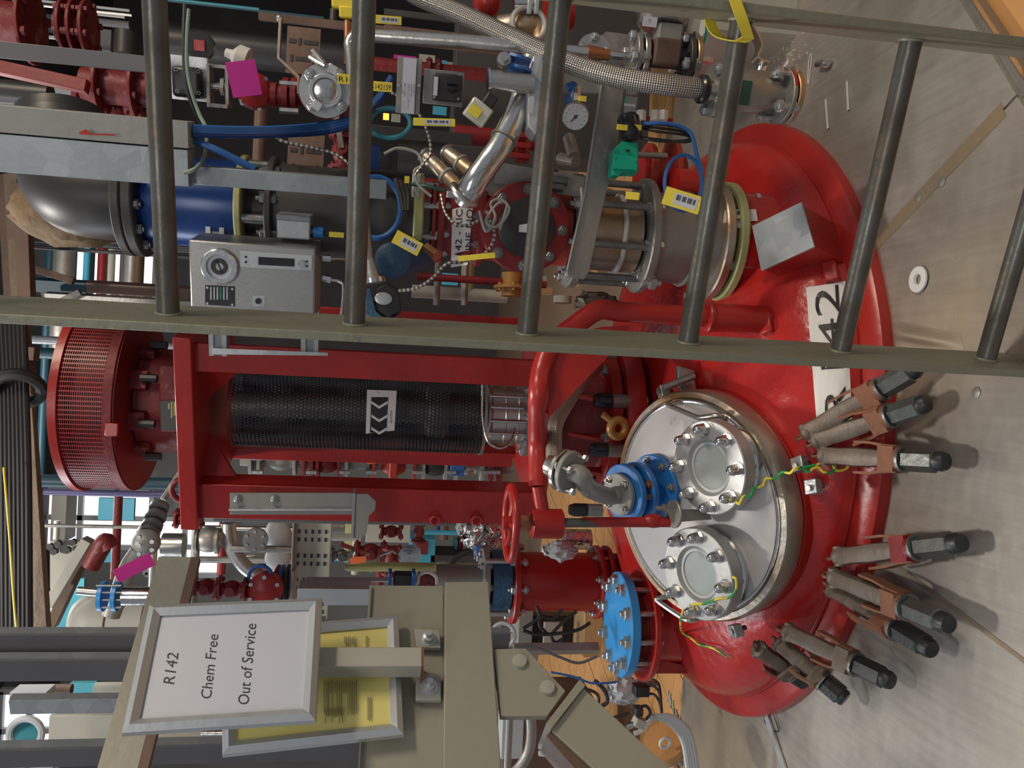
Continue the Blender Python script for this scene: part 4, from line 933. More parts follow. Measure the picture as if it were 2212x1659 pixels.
def tpx(t, s, a, b, cap, off, mat='ink', bold=0., par=None, fn=None):
    vs, fs = text_data(s, bold); w0 = min(v[0] for v in vs); w1 = max(v[0] for v in vs); h = max(v[1] for v in vs) if not any(c in s for c in 'gjpqy') else .73
    dx, dy = b[0] - a[0], b[1] - a[1]; Ld = math.hypot(dx, dy); nx, ny = dy / Ld, -dx / Ld      # glyph-up = towards smaller x
    if nx > 0: nx, ny = -nx, -ny
    fn = fn or (lambda x, y: bp(x, y, off)); tb = MB()
    tb.add([fn(a[0] + dx * (v[0] - w0) / (w1 - w0) + nx * v[1] / h * cap, a[1] + dy * (v[0] - w0) / (w1 - w0) + ny * v[1] / h * cap) for v in vs], fs)
    return t.part('lettering', tb, mat, par)
for s, a, b, c in (('R142', (376, 1478), (386, 1411), 24), ('Chem Free', (456, 1510), (472, 1371), 23), ('Out of Service', (537, 1522.5), (554, 1348), 24)): tpx(nt_, s, a, b, c, .0813)
ny = notice([(476, 1362), (861, 1330), (873, 1590), (480, 1634)], .015, 'framed_sheet', 'aluminium framed yellow instruction sheet behind the square post', 'paper_yellow', .0165)
ink = MB(); random.seed(3)
def pline(x, y0, y1, w=1.6):
    k = (x - 476) / 385; sl = -.0
    ink.prism([bp(x, y0, .0168), bp(x + w, y0, .0168), bp(x + w, y1, .0168), bp(x, y1, .0168)], Bn * .0003)
for x in (744, 748, 752, 756, 762, 766): pline(x, 1375, 1375 + random.randint(12, 22))
for x in (790, 793): pline(x, 1374, 1398)
for k in range(16): pline(700 + k * 4.6, 1470 + (k % 3), 1470 + random.choice((26, 70, 75)), 1.8)
for k in range(12): pline(702 + k * 3.4, 1530, 1530 + random.choice((18, 32)), 1.6)
for x in (794, 799): pline(x, 1505, 1555, 2.4)
ny.part('print', ink, 'ink_brown', kind='stuff')
# galvanised uprights beyond the notices
def upright(py, w, Y, x0, x1, mat, lab, face=.6, g=None):
    c = P(200, py, Y); s = S(c); a, b = on_v(c, x0), on_v(c, x1); t = T('upright', lab, 'post', b, g)
    t.part('face', MB().box((a + b) / 2, (w * s * face, .008, (a - b).length), GM), mat)
    t.part('lip', MB().box((a + b) / 2 + D * (-w * s * face * .5) + NN * .010, (.005, .02, (a - b).length), GM), mat); t.part('lip', MB().box((a + b) / 2 + D * (w * s * face * .5) + NN * .010, (.005, .02, (a - b).length), GM), 'galv')
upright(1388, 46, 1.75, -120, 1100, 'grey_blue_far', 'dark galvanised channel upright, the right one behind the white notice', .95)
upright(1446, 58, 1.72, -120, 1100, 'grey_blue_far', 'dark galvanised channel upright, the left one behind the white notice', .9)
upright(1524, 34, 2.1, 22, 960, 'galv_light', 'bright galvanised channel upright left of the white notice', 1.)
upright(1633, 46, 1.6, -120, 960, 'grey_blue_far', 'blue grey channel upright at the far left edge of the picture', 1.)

# ------------------------------------------------------------------ stainless instrument box
bc_ = P(556, 598, 1.70); sb = S(bc_)
bx = T('instrument_box', 'stainless steel instrument box with dial and small display beside the ladder', 'box', bc_)
bw, bh, bd_ = 158 * sb, 254 * sb, .10
bx.part('case', MB().box(bc_, (bw, bd_, bh), GM), 'panel_steel', bev=.004)
fpn = -NN; fpc = bc_ - NN * (bd_ / 2)
def fb_(x, y, o=0.): return PL(x, y, fpc + fpn * o, fpn)
def fpoly(pts, o, th): return MB().prism([fb_(x, y, o) for x, y in pts], NN * th)
dial = fb_(475, 575, .001)
bz = bx.part('bezel', MB().ring(dial, fpn, 37 * sb, 26 * sb, .010), 'steel_bright'); bx.part('dial_face', MB().cyl(dial, dial + fpn * .004, 29 * sb, n=40), 'paper', bz); bx.part('dial_scale', MB().ring(dial + fpn * .004, fpn, 17 * sb, 8 * sb, .001), 'grey_dark', bz); bx.part('pointer', MB().box(dial + fpn * .006, (.002, .001, .028), GM @ Matrix.Rotation(1.2, 3, 'Y')), 'ink', bz)
pn = bx.part('display_panel', fpoly([(518, 543), (674, 552), (674, 585), (518, 577)], .002, .002), 'alu', bev=.0005)
bx.part('display_window', fpoly([(558, 555), (636, 559), (636, 576), (558, 572)], .003, .001), 'black_gloss', pn); q = fb_(651, 569, .003); bx.part('push_button', MB().cyl(q, q + fpn * .004, 8 * sb, n=20), 'steel_bright', pn)
for x, y in ((531, 555), (531, 566), (663, 565), (663, 575)): q = fb_(x, y, .003); bx.part('screw', MB().cyl(q, q + fpn * .001, 2.4 * sb, n=10), 'ink', pn)
rp_ = bx.part('rating_plate', fpoly([(443, 616), (507, 619), (507, 662), (443, 658)], .0015, .0015), 'black')
for k in range(6): bx.part('print_bar', fpoly([(454 + k * 7, 620), (457 + k * 7, 620), (457 + k * 7, 648), (454 + k * 7, 647)], .002, .0005), 'green' if k == 3 else 'alu', rp_)
for x, y in ((448, 621), (502, 624), (448, 655), (502, 658)): q = fb_(x, y, .002); bx.part('rivet', MB().cyl(q, q + fpn * .002, 2.6 * sb, n=10), 'alu', rp_)
lk = bx.part('lock_plate', fpoly([(545, 638), (572, 640), (572, 663), (545, 661)], .001, .001), 'alu'); q = fb_(558, 650, .002); bx.part('lock', MB().cyl(q, q + fpn * .004, 6 * sb, n=16), 'ink', lk)
for px in (470, 672):
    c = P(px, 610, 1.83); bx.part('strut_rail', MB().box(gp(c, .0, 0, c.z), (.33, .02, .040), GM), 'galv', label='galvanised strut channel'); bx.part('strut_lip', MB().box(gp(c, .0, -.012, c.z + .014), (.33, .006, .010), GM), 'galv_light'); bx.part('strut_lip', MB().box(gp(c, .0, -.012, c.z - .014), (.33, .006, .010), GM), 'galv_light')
bx.part('end_bar', MB().prism([P(458, 752, 1.84), P(708, 762, 1.84), P(708, 768, 1.84), P(458, 765, 1.84)], YY * .02), 'galv_light')
tr_ = T('transmitter', 'small grey pressure transmitter with blue gland on the side of the instrument box', 'transmitter', P(636, 505, 1.70))
c = P(637, 492, 1.69); tr_.part('body', MB().box(c, (.040, .05, .066), GM), 'alu', bev=.003); tr_.part('lid', MB().box(c + D * .022, (.012, .052, .068), GM), 'galv', bev=.002)
g_ = P(690, 502, 1.68); tr_.part('gland', MB().cyl(g_ + Z * .012, g_ - Z * .008, .011, n=16), 'blue'); tr_.part('gland_nut', MB().cyl(g_ + Z * .02, g_ + Z * .01, .012, n=6), 'ink')
wire(tr_, [g_, P(712, 505, 1.68), P(760, 512, 1.69), P(800, 515, 1.72)], .004, 'black'); tr_.part('cable_tag', MB().box(P(727, 507, 1.675), (.010, .006, .030), GM), 'yellow')

iw = T('impulse_lines', 'thin stainless impulse tubes leaving the bottom of the instrument box', 'tube', P(705, 560, 1.72))
iw.part('fitting', MB().cyl(P(697, 557, 1.70), P(715, 558, 1.70), .007, n=6), 'steel_bright'); iw.part('tube', MB().tube([P(712, 558, 1.70), P(745, 560, 1.72), P(765, 575, 1.76), P(770, 600, 1.8)], .0035), 'steel')
iw.part('fitting', MB().cyl(P(697, 600, 1.70), P(715, 604, 1.70), .008, n=6), 'steel_bright'); iw.part('tube', MB().tube([P(712, 604, 1.70), P(734, 608, 1.70), P(741, 622, 1.70), P(737, 680, 1.7), P(731, 712, 1.7)], .0035), 'steel')

# ------------------------------------------------------------------ right-hand foreground pipework
def pipe(name, lab, cat, pts, rpx, mat, group=None, kind=None, sub=8, n=20):
    q = [P(*p) for p in pts]; return single(name, lab, cat, MB().tube(q, rpx * S(q[len(q) // 2]), n, sub), mat, group, kind)
pipe('braided_hose', 'long thick braided steel hose sweeping down to the hanging ball valve', 'hose', [(830, -60, 1.75), (900, -10, 1.7), (1000, 32, 1.62), (1120, 88, 1.56), (1240, 140, 1.50), (1340, 168, 1.47), (1440, 183, 1.45), (1515, 192, 1.45)], 22, 'braid', n=28, sub=12)
VC = P(1545, 195, 1.45); vx = (P(1740, 212, 1.47) - VC).normalized(); sv = S(VC)
def vv(px): 
    return VC + vx * ((px - 1545) * sv / 1.0)
hv = T('hanging_ball_valve', 'steel flanged ball valve with teal body hanging below the long braided hose', 'valve', VC)
hv.part('ferrule', MB().lathe(frame(vv(1505), vx), [(26 * sv, 0), (30 * sv, 4 * sv), (30 * sv, 14 * sv), (26 * sv, 18 * sv)], 32), 'black_gloss')
hv.part('stub', MB().cyl(vv(1518), vv(1545), 23 * sv, n=28), 'steel')
flange(hv, vv(1538), vx, 56 * sv, 9 * sv, 'steel_dull', bolt=False); flange(hv, vv(1552), vx, 56 * sv, 9 * sv, 'steel', 4, .0105, 20 * sv, 'zinc', ph=.5)
hv.part('body', MB().lathe(frame(vv(1566), vx), [(26 * sv, 0), (34 * sv, 12 * sv), (42 * sv, 40 * sv), (42 * sv, 80 * sv), (30 * sv, 112 * sv), (28 * sv, 135 * sv)], 32), 'steel_dull')
c = vv(1612) + (CAM - vv(1612)).normalized() * 44 * sv; hv.part('badge', MB().box(c, (50 * sv, .006, 34 * sv), GM), 'green_dark', bev=.002)
flange(hv, vv(1700), vx, 60 * sv, 10 * sv, 'steel_dull', 4, .0115, 26 * sv, 'zinc', ph=.5); flange(hv, vv(1714), vx, 60 * sv, 14 * sv, 'steel_stain', bolt=False)
hv.part('red_tag', MB().lathe(frame(vv(1701), vx), [(60.6 * sv, 1 * sv), (60.6 * sv, 8 * sv)], 24, -2.4, -1.6, caps=False), 'red'); hv.part('end_nut', MB().cyl(vv(1728), vv(1744), 9 * sv, n=6), 'zinc')
hb = P(1630, 160, 1.46); hv.part('stem_bracket', MB().box(hb, (.012, .05, .07), GM), 'steel'); hv.part('stem', MB().cyl(P(1640, 165, 1.46), P(1648, 135, 1.46), .010, n=16), 'steel_bright')
hv.part('lever', MB().strip(crom([P(1655, 140, 1.45), P(1632, 128, 1.45), P(1640, 100, 1.45), P(1622, 62, 1.45), P(1600, 30, 1.45), P(1590, -40, 1.45)], 5), YY, .026, .004), 'steel')
# straight tube with joint feeding the second valve
pipe('straight_tube', 'straight stainless tube running down behind the ladder to the small flanged valve', 'pipe', [(762, 74, 1.62), (1000, 90, 1.58), (1275, 116, 1.54)], 15, 'steel', sub=1)
jt = T('pipe_joint', 'brown stained reducer joint at the end of the straight stainless tube', 'joint', P(1290, 117, 1.54))
jt.part('sleeve', MB().cyl(P(1268, 114, 1.54), P(1316, 119, 1.54), 16.5 * sv * 1.06, r2=12 * sv, n=24), 'copper'); jt.part('union', MB().cyl(P(1316, 119, 1.54), P(1345, 122, 1.54), 9 * sv, n=6), 'steel_bright'); jt.part('tail', MB().cyl(P(1340, 121, 1.54), P(1372, 122, 1.54), 8 * sv, n=16), 'steel')
pipe('bent_tube', 'stainless tube bend behind the nearest ladder rung, joining the straight tube', 'pipe', [(790, 72, 1.63), (768, 76, 1.63), (755, 92, 1.63), (757, 120, 1.63), (770, 250, 1.64), (782, 420, 1.65), (795, 560, 1.66), (800, 595, 1.66)], 12, 'steel')
rd = T('tube_reducer', 'steel cone fitting with clamp ring under the long bent tube', 'reducer', P(806, 598, 1.67)); rd.part('cone', MB().cyl(P(797, 560, 1.66), P(805, 602, 1.66), 11 * sv * 1.1, r2=18 * sv * 1.1, n=24), 'steel'); rd.part('clamp_ring', MB().cyl(P(806, 602, 1.66), P(808, 612, 1.66), 25 * sv * 1.1, n=28), 'steel_bright')
V2 = P(1375, 118, 1.56); v2x = (P(1495, 128, 1.56) - V2).normalized(); s2_ = S(V2)
def v2(px): return V2 + v2x * ((px - 1375) * s2_)
sv2 = T('actuated_valve', 'flanged valve with steel actuator housing at the top edge above the hanging valve', 'valve', V2)
flange(sv2, v2(1367), v2x, 44 * s2_, 11 * s2_, 'steel_dull', 4, .0115, 12 * s2_, 'zinc', ph=.3); flange(sv2, v2(1383), v2x, 44 * s2_, 12 * s2_, 'steel', bolt=False)
sv2.part('body', MB().cyl(v2(1394), v2(1484), 24 * s2_, n=28), 'grey_dark'); sv2.part('centre_block', MB().box(v2(1430) - YY * .02, (.05, .05, .055), GM), 'brown_steel', bev=.005)
flange(sv2, v2(1482), v2x, 50 * s2_, 12 * s2_, 'grey_dark', 4, .0115, 14 * s2_, 'zinc', ph=.4); flange(sv2, v2(1497), v2x, 50 * s2_, 12 * s2_, 'steel_stain', bolt=False)
sv2.part('bonnet', MB().box(P(1440, 78, 1.55), (.045, .05, .05), GM), 'grey_paint', bev=.004)
sv2.part('actuator', MB().lathe(frame(P(1430, 58, 1.55), P(1432, 10, 1.55) - P(1430, 58, 1.55)), [(.042, 0), (.05, .008), (.05, .035), (.06, .04), (.06, .055), (.045, .065)], 40), 'steel'); q = P(1404, 47, 1.49); cp = sv2.part('maker_plate', MB().box(q, (.018, .002, .028), GM), 'paper')
tpx(sv2, 'CE', (1406, 49), (1406, 41), 5, 0, par=cp, fn=lambda x, y: P(x, y, 1.484))
sv2.part('side_box', MB().box(P(1490, 68, 1.58), (.055, .04, .028), GM), 'clear_plastic', bev=.003)
sv2.part('tail_union', MB().cyl(v2(1512), v2(1546), 9 * s2_, n=6), 'steel_bright')
wire(sv2, [P(1522, 20, 1.58), P(1526, 60, 1.58), P(1520, 92, 1.58), P(1505, 98, 1.58)], .0026, 'green', 'green_wire')
# gusseted mounting plate with discs behind, support blade
mp_ = T('support_blade', 'flat grey steel support blade crossing in front of the valve stack', 'bracket', P(1290, 400, 1.60))
mp_.part('blade', MB().prism([P(1300, 178, 1.62), P(1350, 182, 1.62), P(1330, 330, 1.61), P(1297, 470, 1.60), P(1273, 585, 1.60), P(1262, 603, 1.60), P(1226, 597, 1.60), P(1224, 585, 1.60), P(1262, 420, 1.60)], YY * .008), 'steel_dull', bev=.001)
mp_.part('blade_edge', MB().strip([P(1299, 180, 1.618), P(1262, 418, 1.598), P(1225, 583, 1.598)], YY, .012, .0016), 'alu')
mp_.part('cross_tube', MB().box(P(1290, 180, 1.64), (.045, .04, .17), GM @ Matrix.Rotation(-.06, 3, 'Y')), 'grey_paint', bev=.003)
mp_.part('plate', MB().prism([P(1295, 80, 1.66), P(1310, 68, 1.66), P(1370, 76, 1.66), P(1378, 110, 1.66), P(1372, 150, 1.66), P(1300, 150, 1.66)], YY * .006), 'steel_dull')
q = P(1283, 108, 1.63); dd = mp_.part('round_flange', MB().cyl(q, q + YY * .012, 36 * S(q), n=40), 'steel'); bolts(mp_, dd, q, -YY, .026, 4, .009, .01, 'zinc')
# polished elbow with ferrules
pe_ = T('polished_elbow', 'large polished stainless pipe elbow with clamp ends beside the gauge', 'pipe', P(1060, 320, 1.55))
pe_.part('bend', MB().tube([P(1150, 130, 1.56), P(1130, 200, 1.55), P(1108, 262, 1.54), P(1078, 318, 1.53), P(1055, 350, 1.53), P(1030, 385, 1.53), P(1014, 412, 1.54), P(1004, 428, 1.56)], 27 * S(P(1060, 320, 1.55)), 28, 10), 'steel_bright')
q = P(1002, 420, 1.55); pe_.part('clamp', MB().torus(q, P(1002, 420, 1.55) - P(1030, 385, 1.53), .028, .006, 32, 8), 'steel'); pe_.part('weld', MB().torus(P(1088, 300, 1.53), P(1108, 262, 1.54) - P(1078, 318, 1.53), .0255, .0015, 32, 6), 'steel_dull')
pe_.part('wing_nut', MB().box(P(975, 420, 1.54), (.012, .02, .02), GM), 'steel', bev=.002)
tc_ = T('tee_branch', 'horizontal clamped steel branch crossing the polished elbow', 'pipe', P(1100, 175, 1.5))
tc_.part('tube', MB().cyl(P(1056, 172, 1.50), P(1152, 182, 1.50), 21 * S(P(1100, 175, 1.5)), n=28), 'steel'); tc_.part('end_flange', MB().cyl(P(1053, 172, 1.50), P(1058, 172, 1.50), 25 * S(P(1100, 175, 1.5)), n=28), 'steel_bright')
q = P(1158, 205, 1.5); tc_.part('square_flange', MB().prism([P(1152, 120, 1.5), P(1172, 118, 1.5), P(1178, 180, 1.5), P(1166, 285, 1.5), P(1156, 290, 1.5), P(1141, 272, 1.5), P(1140, 200, 1.5)], YY * .05), 'galv_light', bev=.002); tc_.part('barcode_tag', MB().box(P(1147, 226, 1.492), (.030, .001, .010), GM), 'paper')
bl_ = T('blue_clamp', 'blue banded steel clamp above the horizontal branch', 'clamp', P(1118, 140, 1.52))
for y in (128, 150): bl_.part('band', MB().strip(crom([P(1098, y - 6, 1.51), P(1120, y, 1.50), P(1145, y + 8, 1.51)], 4), YY, .03, .006), 'blue_cable')
q = P(1088, 130, 1.50); bl_.part('bolt', MB().cyl(q - YY * .02, q + YY * .02, .009, n=6), 'zinc'); bl_.part('washer', MB().cyl(q - YY * .008, q + YY * .004, .013, n=20), 'zinc')
# pipe coupling in the top corner
cp_ = T('pipe_coupling', 'polished pipe coupling with two lugged clamp halves at the top edge', 'coupling', P(1150, 48, 1.7))
cp_.part('pipe', MB().tube([P(1080, 62, 1.72), P(1130, 55, 1.70), P(1160, 60, 1.70), P(1170, 90, 1.70), P(1160, 130, 1.7)], 27 * S(P(1150, 48, 1.7)), 24), 'steel_stain'); q = P(1142, 52, 1.67)
cp_.part('clamp_half', MB().torus(q, (0, 1, .1), .036, .006, 32, 8), 'alu')
for x in (1143, 1158): cp_.part('lug', MB().box(P(x, 15, 1.67), (.03, .02, .010), GM), 'alu', bev=.002)
cp_.part('lug_bolt', MB().cyl(P(1110, 6, 1.67), P(1160, 6, 1.67), .010, n=16), 'steel_bright')
single('red_fitting', 'shiny red valve bonnet cut by the top edge of the picture', 'valve', MB().sphere(P(1052, 5, 1.75), .035, 20, (1, 1, .9)), 'red')
single('red_drum', 'red cylinder body behind the third rung at the top edge', 'valve', MB().cyl(P(1180, 20, 1.75), P(1234, 20, 1.75), .045, n=24), 'red')

# gauges, sensors, cables
def gauge(px, py, Y, r, lab):
    c = P(px, py, Y); n_ = (CAM - c).normalized(); n_ = (n_ + Vector((-.1, 0, 0))).normalized(); t = T('pressure_gauge', lab, 'gauge', c); s = S(c); rr = r * s
    t.part('case', MB().lathe(frame(c - n_ * .03, n_), [(rr * .95, 0), (rr, .005), (rr, .03), (rr * .9, .034)], 40), 'steel'); f = t.part('dial', MB().cyl(c, c + n_ * .0035, rr * .88, n=40), 'paper'); m_ = frame(c + n_ * .004, n_)
    for i in range(11): a = i * .45 - 2.3; t.part('tick', MB().box(m_ @ Vector((rr * .7 * math.cos(a), rr * .7 * math.sin(a), 0)), (rr * .13, rr * .035, .0006), m_.to_3x3() @ Matrix.Rotation(a, 3, 'Z')), 'ink', f)
    t.part('needle', MB().tube([P(px - 10, py + 10, Y) + n_ * .006, P(px + 19, py - 16, Y) + n_ * .006], .0012, 6, 1), 'ink', f); t.part('hub', MB().cyl(c + n_ * .004, c + n_ * .008, .0035, n=12), 'ink', f)
    return t
ga = gauge(1243, 252, 1.52, 30, 'round white faced pressure gauge between the two ladder rungs'); ga.part('stem', MB().cyl(P(1245, 222, 1.54), P(1246, 190, 1.55), .009, n=8), 'steel'); ga.part('valve_grip', MB().tube([P(1225, 190, 1.55), P(1240, 186, 1.55), P(1236, 215, 1.55), P(1222, 215, 1.55)], .008, 10), 'blue_cable')
ga.part('tag', MB().box(P(1258, 213, 1.52), (.010, .010, .014), GM), 'yellow')
def switch(px, py, Y, lab):
    t = T('position_switch', lab, 'switch', P(px, py, Y)); c = P(px, py, Y); s = S(c); ax = (P(px + 5, py + 30, Y) - c).normalized()
    t.part('housing', MB().lathe(frame(c - ax * 28 * s, ax), [(18 * s, 0), (24 * s, 8 * s), (24 * s, 48 * s), (16 * s, 56 * s)], 32), 'black_gloss')
    for dx in (-16, 14): t.part('indicator', MB().box(P(px + dx, py, Y - .018), (.011, .006, .022), GM), 'yellow', bev=.001)
    return t
switch(1360, 275, 1.56, 'black round position indicator with two yellow windows above the green sensor')
gsn = T('green_sensor', 'bright green boxy proximity sensor mounted above the grey valve flange', 'sensor', P(1352, 340, 1.58)); c = P(1352, 340, 1.58)
gsn.part('body', MB().prism([P(1325, 322, 1.56), P(1345, 304, 1.56), P(1378, 308, 1.56), P(1380, 372, 1.56), P(1345, 372, 1.56), P(1338, 380, 1.56), P(1322, 378, 1.56)], YY * .035), 'green', bev=.002)
gsn.part('lid_step', MB().prism([P(1326, 332, 1.553), P(1377, 338, 1.553), P(1377, 368, 1.553), P(1324, 364, 1.553)], YY * .01), 'green', bev=.001); gsn.part('slot', MB().box(P(1356, 325, 1.556), (.004, .003, .008), GM), 'ink')
for x, y in ((1328, 340), (1374, 346), (1326, 362), (1372, 366)): q = P(x, y, 1.553); gsn.part('screw', MB().cyl(q, q - YY * .002, .003, n=10), 'green')
for y in (312, 330): gsn.part('stud', MB().cyl(P(1340 + y / 30, 303, 1.57), P(1342 + y / 30, 290, 1.57), .003, n=8), 'zinc')
def cable(lab, pts, r, mat, name='cable', group=None): return single(name, lab, 'cable', MB().tube([P(*p) for p in pts], r, 8, 8), mat, group)
def ringpts(px, py, rx, ry, Y, a0=0, turns=1.0, n=16, dY=.0): return [(px + rx * math.cos(a0 + 2 * PI * turns * i / n), py + ry * math.sin(a0 + 2 * PI * turns * i / n), Y + dY * i) for i in range(n + 1)]
cable('bright blue cable looping out from the black indicator and coiling by the yellow tag', [(1388, 268, 1.57), (1420, 266, 1.56), (1460, 270, 1.56), (1490, 285, 1.56), (1500, 310, 1.56), (1505, 335, 1.56), (1514, 360, 1.56)] + ringpts(1476, 395, 40, 60, 1.56, -.3, 2.0, 30, .0004), .0042, 'blue_cable')
for k in range(3): cable(('upper', 'middle', 'lower')[k] + ' black cable strand looped beside the black position indicator', [(1385, 262 + k * 7, 1.58), (1420, 268 + k * 8, 1.57 - k * .006), (1470, 276 + k * 7, 1.57), (1495, 292 + k * 3, 1.57), (1480, 303 + k * 2, 1.57), (1420, 305 - k * 2, 1.57), (1380, 296, 1.58)], .0028, 'black', group='black cable strands')
def tag(px, py, Y, w_, h_, ang, lab, txt=None, code=True, mat='yellow'):
    c = P(px, py, Y); s = S(c); n_ = (CAM - c).normalized(); u = (P(px + math.cos(ang) * 10, py + math.sin(ang) * 10, Y) - c).normalized(); u = (u - n_ * u.dot(n_)).normalized(); v = n_.cross(u); m_ = Matrix((u, v, n_)).transposed()
    t = T('tag', lab, 'tag', c); b = t.part('plate', MB().box(c, (w_ * s, h_ * s, .0015), m_), mat, bev=.0004)
    if code:
        p_ = t.part('paper_label', MB().box(c + n_ * .001 + u * w_ * s * .08, (w_ * s * .62, h_ * s * .66, .0006), m_), 'paper', b)
        mb = MB()
        for i in range(18):
            if (i * 7) % 5: mb.box(c + n_ * .0016 + u * (w_ * s * .08 + (i - 9) * w_ * s * .03) + v * h_ * s * .08, (w_ * s * .013 * (1 + (i % 3) * .4), h_ * s * .3, .0003), m_)
        t.part('barcode', mb, 'ink', p_, kind='stuff')
    if txt:
        text_on(t, b, txt, c + u * (-w_ * s * .44) - v * h_ * s * .3, u, v, h_ * s * .8, lift=.0012, fit=w_ * s * .88)
    return t
tag(1474, 433, 1.53, 82, 38, .3, 'large yellow barcode tag in front of the blue cable coil')
tag(938, 264, 1.58, 90, 16, .03, 'narrow yellow barcode tag hanging from the teal cable coil')
tag(836, 43, 1.60, 62, 17, .08, 'yellow barcode tag at the top edge beside the yellow instrument')
tag(880, 525, 1.62, 62, 30, .5, 'yellow edged barcode tag above the round blue cover')
tag(1030, 555, 1.60, 80, 12, -.1, 'slim yellow tag lying in front of the red riser label', code=False)
tag(823, 187, 1.60, 48, 20, .08, 'yellow tag printed -142159 beside the second rung', '/-142159', False)
tag(748, 171, 1.62, 36, 20, .08, 'yellow tag printed R14 on the sanitary flange', 'R14', False)
tag(1366, 423, 1.56, 30, 16, .1, 'small yellow cable tag on the flange below the green sensor', None, False)
tag(527, 170, 1.72, 72, 62, 1.35, 'magenta paper tag hanging over the red round cover', None, False, 'magenta')
q_ = tag(290, 1226, 2.2, 78, 30, -.45, 'magenta label tag on the pipe above the white notice', None, False, 'magenta')
# ------------------------------------------------------------------ middle ground, right of the stand
# sanitary disc with domed cap and lever
sd2 = P(703, 196, 1.66); n_ = (CAM - sd2).normalized(); s = S(sd2)
sa = T('sanitary_flange', 'round grey bolted flange with clamped domed cap on a red valve body', 'flange', sd2)
f_ = sa.part('plate', MB().cyl(sd2 - n_ * .012, sd2, 56 * s, n=56), 'alu'); sa.part('red_body', MB().cyl(sd2 - n_ * .09, sd2 - n_ * .014, 58 * s, n=40), 'red_far')
bolts(sa, f_, sd2, n_, 43 * s, 4, .011, .012, 'zinc', ph=.55, both=False)
sa.part('clamp', MB().ring(sd2 - n_ * .0, n_, 35 * s, 27 * s, .016), 'alu'); sa.part('cap', MB().lathe(frame(sd2, n_), [(28 * s, 0), (28 * s, .010), (20 * s, .014), (0, .015)], 40), 'steel_bright')
for x, y in ((718, 150), (685, 228)): sa.part('clamp_lug', MB().box(P(x, y, 1.65), (.018, .014, .02), GM @ Matrix.Rotation(.5, 3, 'Y')), 'alu', bev=.002)
sa.part('wing_nut', MB().cyl(P(700, 138, 1.64), P(676, 108, 1.64), .007, n=8).cyl(P(702, 142, 1.64), P(668, 122, 1.64), .006, n=8), 'steel')
lv = T('bent_lever', 'slim bent steel hand lever standing above the red flanges', 'lever', P(645, 200, 1.7)); lv.part('bar', MB().strip([P(645, 205, 1.68), P(645, 168, 1.68), P(602, 128, 1.68), P(606, 42, 1.68)], YY, .016, .005), 'steel_stain'); lv.part('knob', MB().sphere(P(604, 40, 1.68), .008, 12), 'steel')
rc_ = T('round_red_cover', 'round red bolted cover left of the paired red flanges', 'cover', P(545, 195, 1.8)); q = P(548, 197, 1.8); rc_.part('cover', MB().lathe(frame(q - n_ * .03, n_), [(42 * s, 0), (42 * s, .02), (34 * s, .034), (0, .042)], 40), 'red'); rc_.part('body', MB().cyl(q - n_ * .09, q - n_ * .03, 30 * s, n=30), 'red_far')
for a in range(6): w_ = frame(q, n_) @ Vector((.037 * math.cos(a * 1.05 + .3), .037 * math.sin(a * 1.05 + .3), -.008)); rc_.part('bolt', MB().cyl(w_, w_ + n_ * .006, .005, n=6), 'zinc')
rf = T('red_flanged_neck', 'pair of red flanges with silver bolts between the round cover and grey flange', 'flange', P(610, 200, 1.8)); 
for x in (586, 612, 630): q = P(x, 205, 1.8); rf.part('flange', MB().cyl(q, q - Z * .012, (36 if x > 600 else 26) * S(q), n=36), 'red_far')
rf.part('pipe', MB().cyl(P(585, 205, 1.8), P(700, 212, 1.8), 20 * S(q), n=24), 'red_far')
for y in (180, 238): q = P(604, y, 1.77); rf.part('bolt', MB().cyl(q, P(645, y + 3, 1.77), .007, n=6), 'zinc')
ab = T('actuator_box', 'black square actuator cover with four silver screws near the small red panel', 'actuator', P(408, 180, 1.8)); 
ab.part('backing', MB().box(P(412, 170, 1.82), (.09, .02, .075), GM), 'alu'); ab.part('cover', MB().box(P(406, 178, 1.79), (.062, .04, .058), GM), 'black', bev=.008)
for x, y in ((380, 150), (428, 155), (383, 197), (429, 201)): q = P(x, y, 1.762); ab.part('screw', MB().torus(q, YY, .0035, .0012, 12, 6), 'steel_bright')
jb = T('open_bracket_box', 'open steel bracket box with shaft coupling beside the black actuator', 'bracket', P(473, 185, 1.8))
for a, b in (((452, 142), (456, 230)), ((492, 145), (496, 232)), ((454, 142), (494, 146)), ((454, 226), (494, 231))): jb.part('side', MB().box((P(*a, 1.8) + P(*b, 1.8)) / 2, (abs(b[1] - a[1]) * s + .003, .04, abs(b[0] - a[0]) * s + .003), GM), 'steel_dull')
jb.part('coupling', MB().cyl(P(456, 186, 1.8), P(490, 187, 1.8), .009, n=12).cyl(P(478, 186, 1.8), P(486, 187, 1.8), .02, n=6), 'steel')
rdp = T('selector_dial', 'dark round control head with small red square face', 'dial', P(436, 100, 1.85)); q = P(436, 100, 1.85); rdp.part('head', MB().cyl(q, q + n_ * .035, .030, n=10), 'black'); rdp.part('face', MB().box(q + n_ * .037 + Z * .0, (.022, .002, .022), frame(q, YY).to_3x3() if False else GM), 'red')
single('spray_bottle', 'small white plastic bottle behind the magenta tag', 'bottle', MB().lathe(frame(P(536, 132, 2.0), P(500, 118, 2.0) - P(536, 132, 2.0)), [(.030, 0), (.030, .025), (.012, .04), (.010, .055), (0, .056)], 20), 'white')
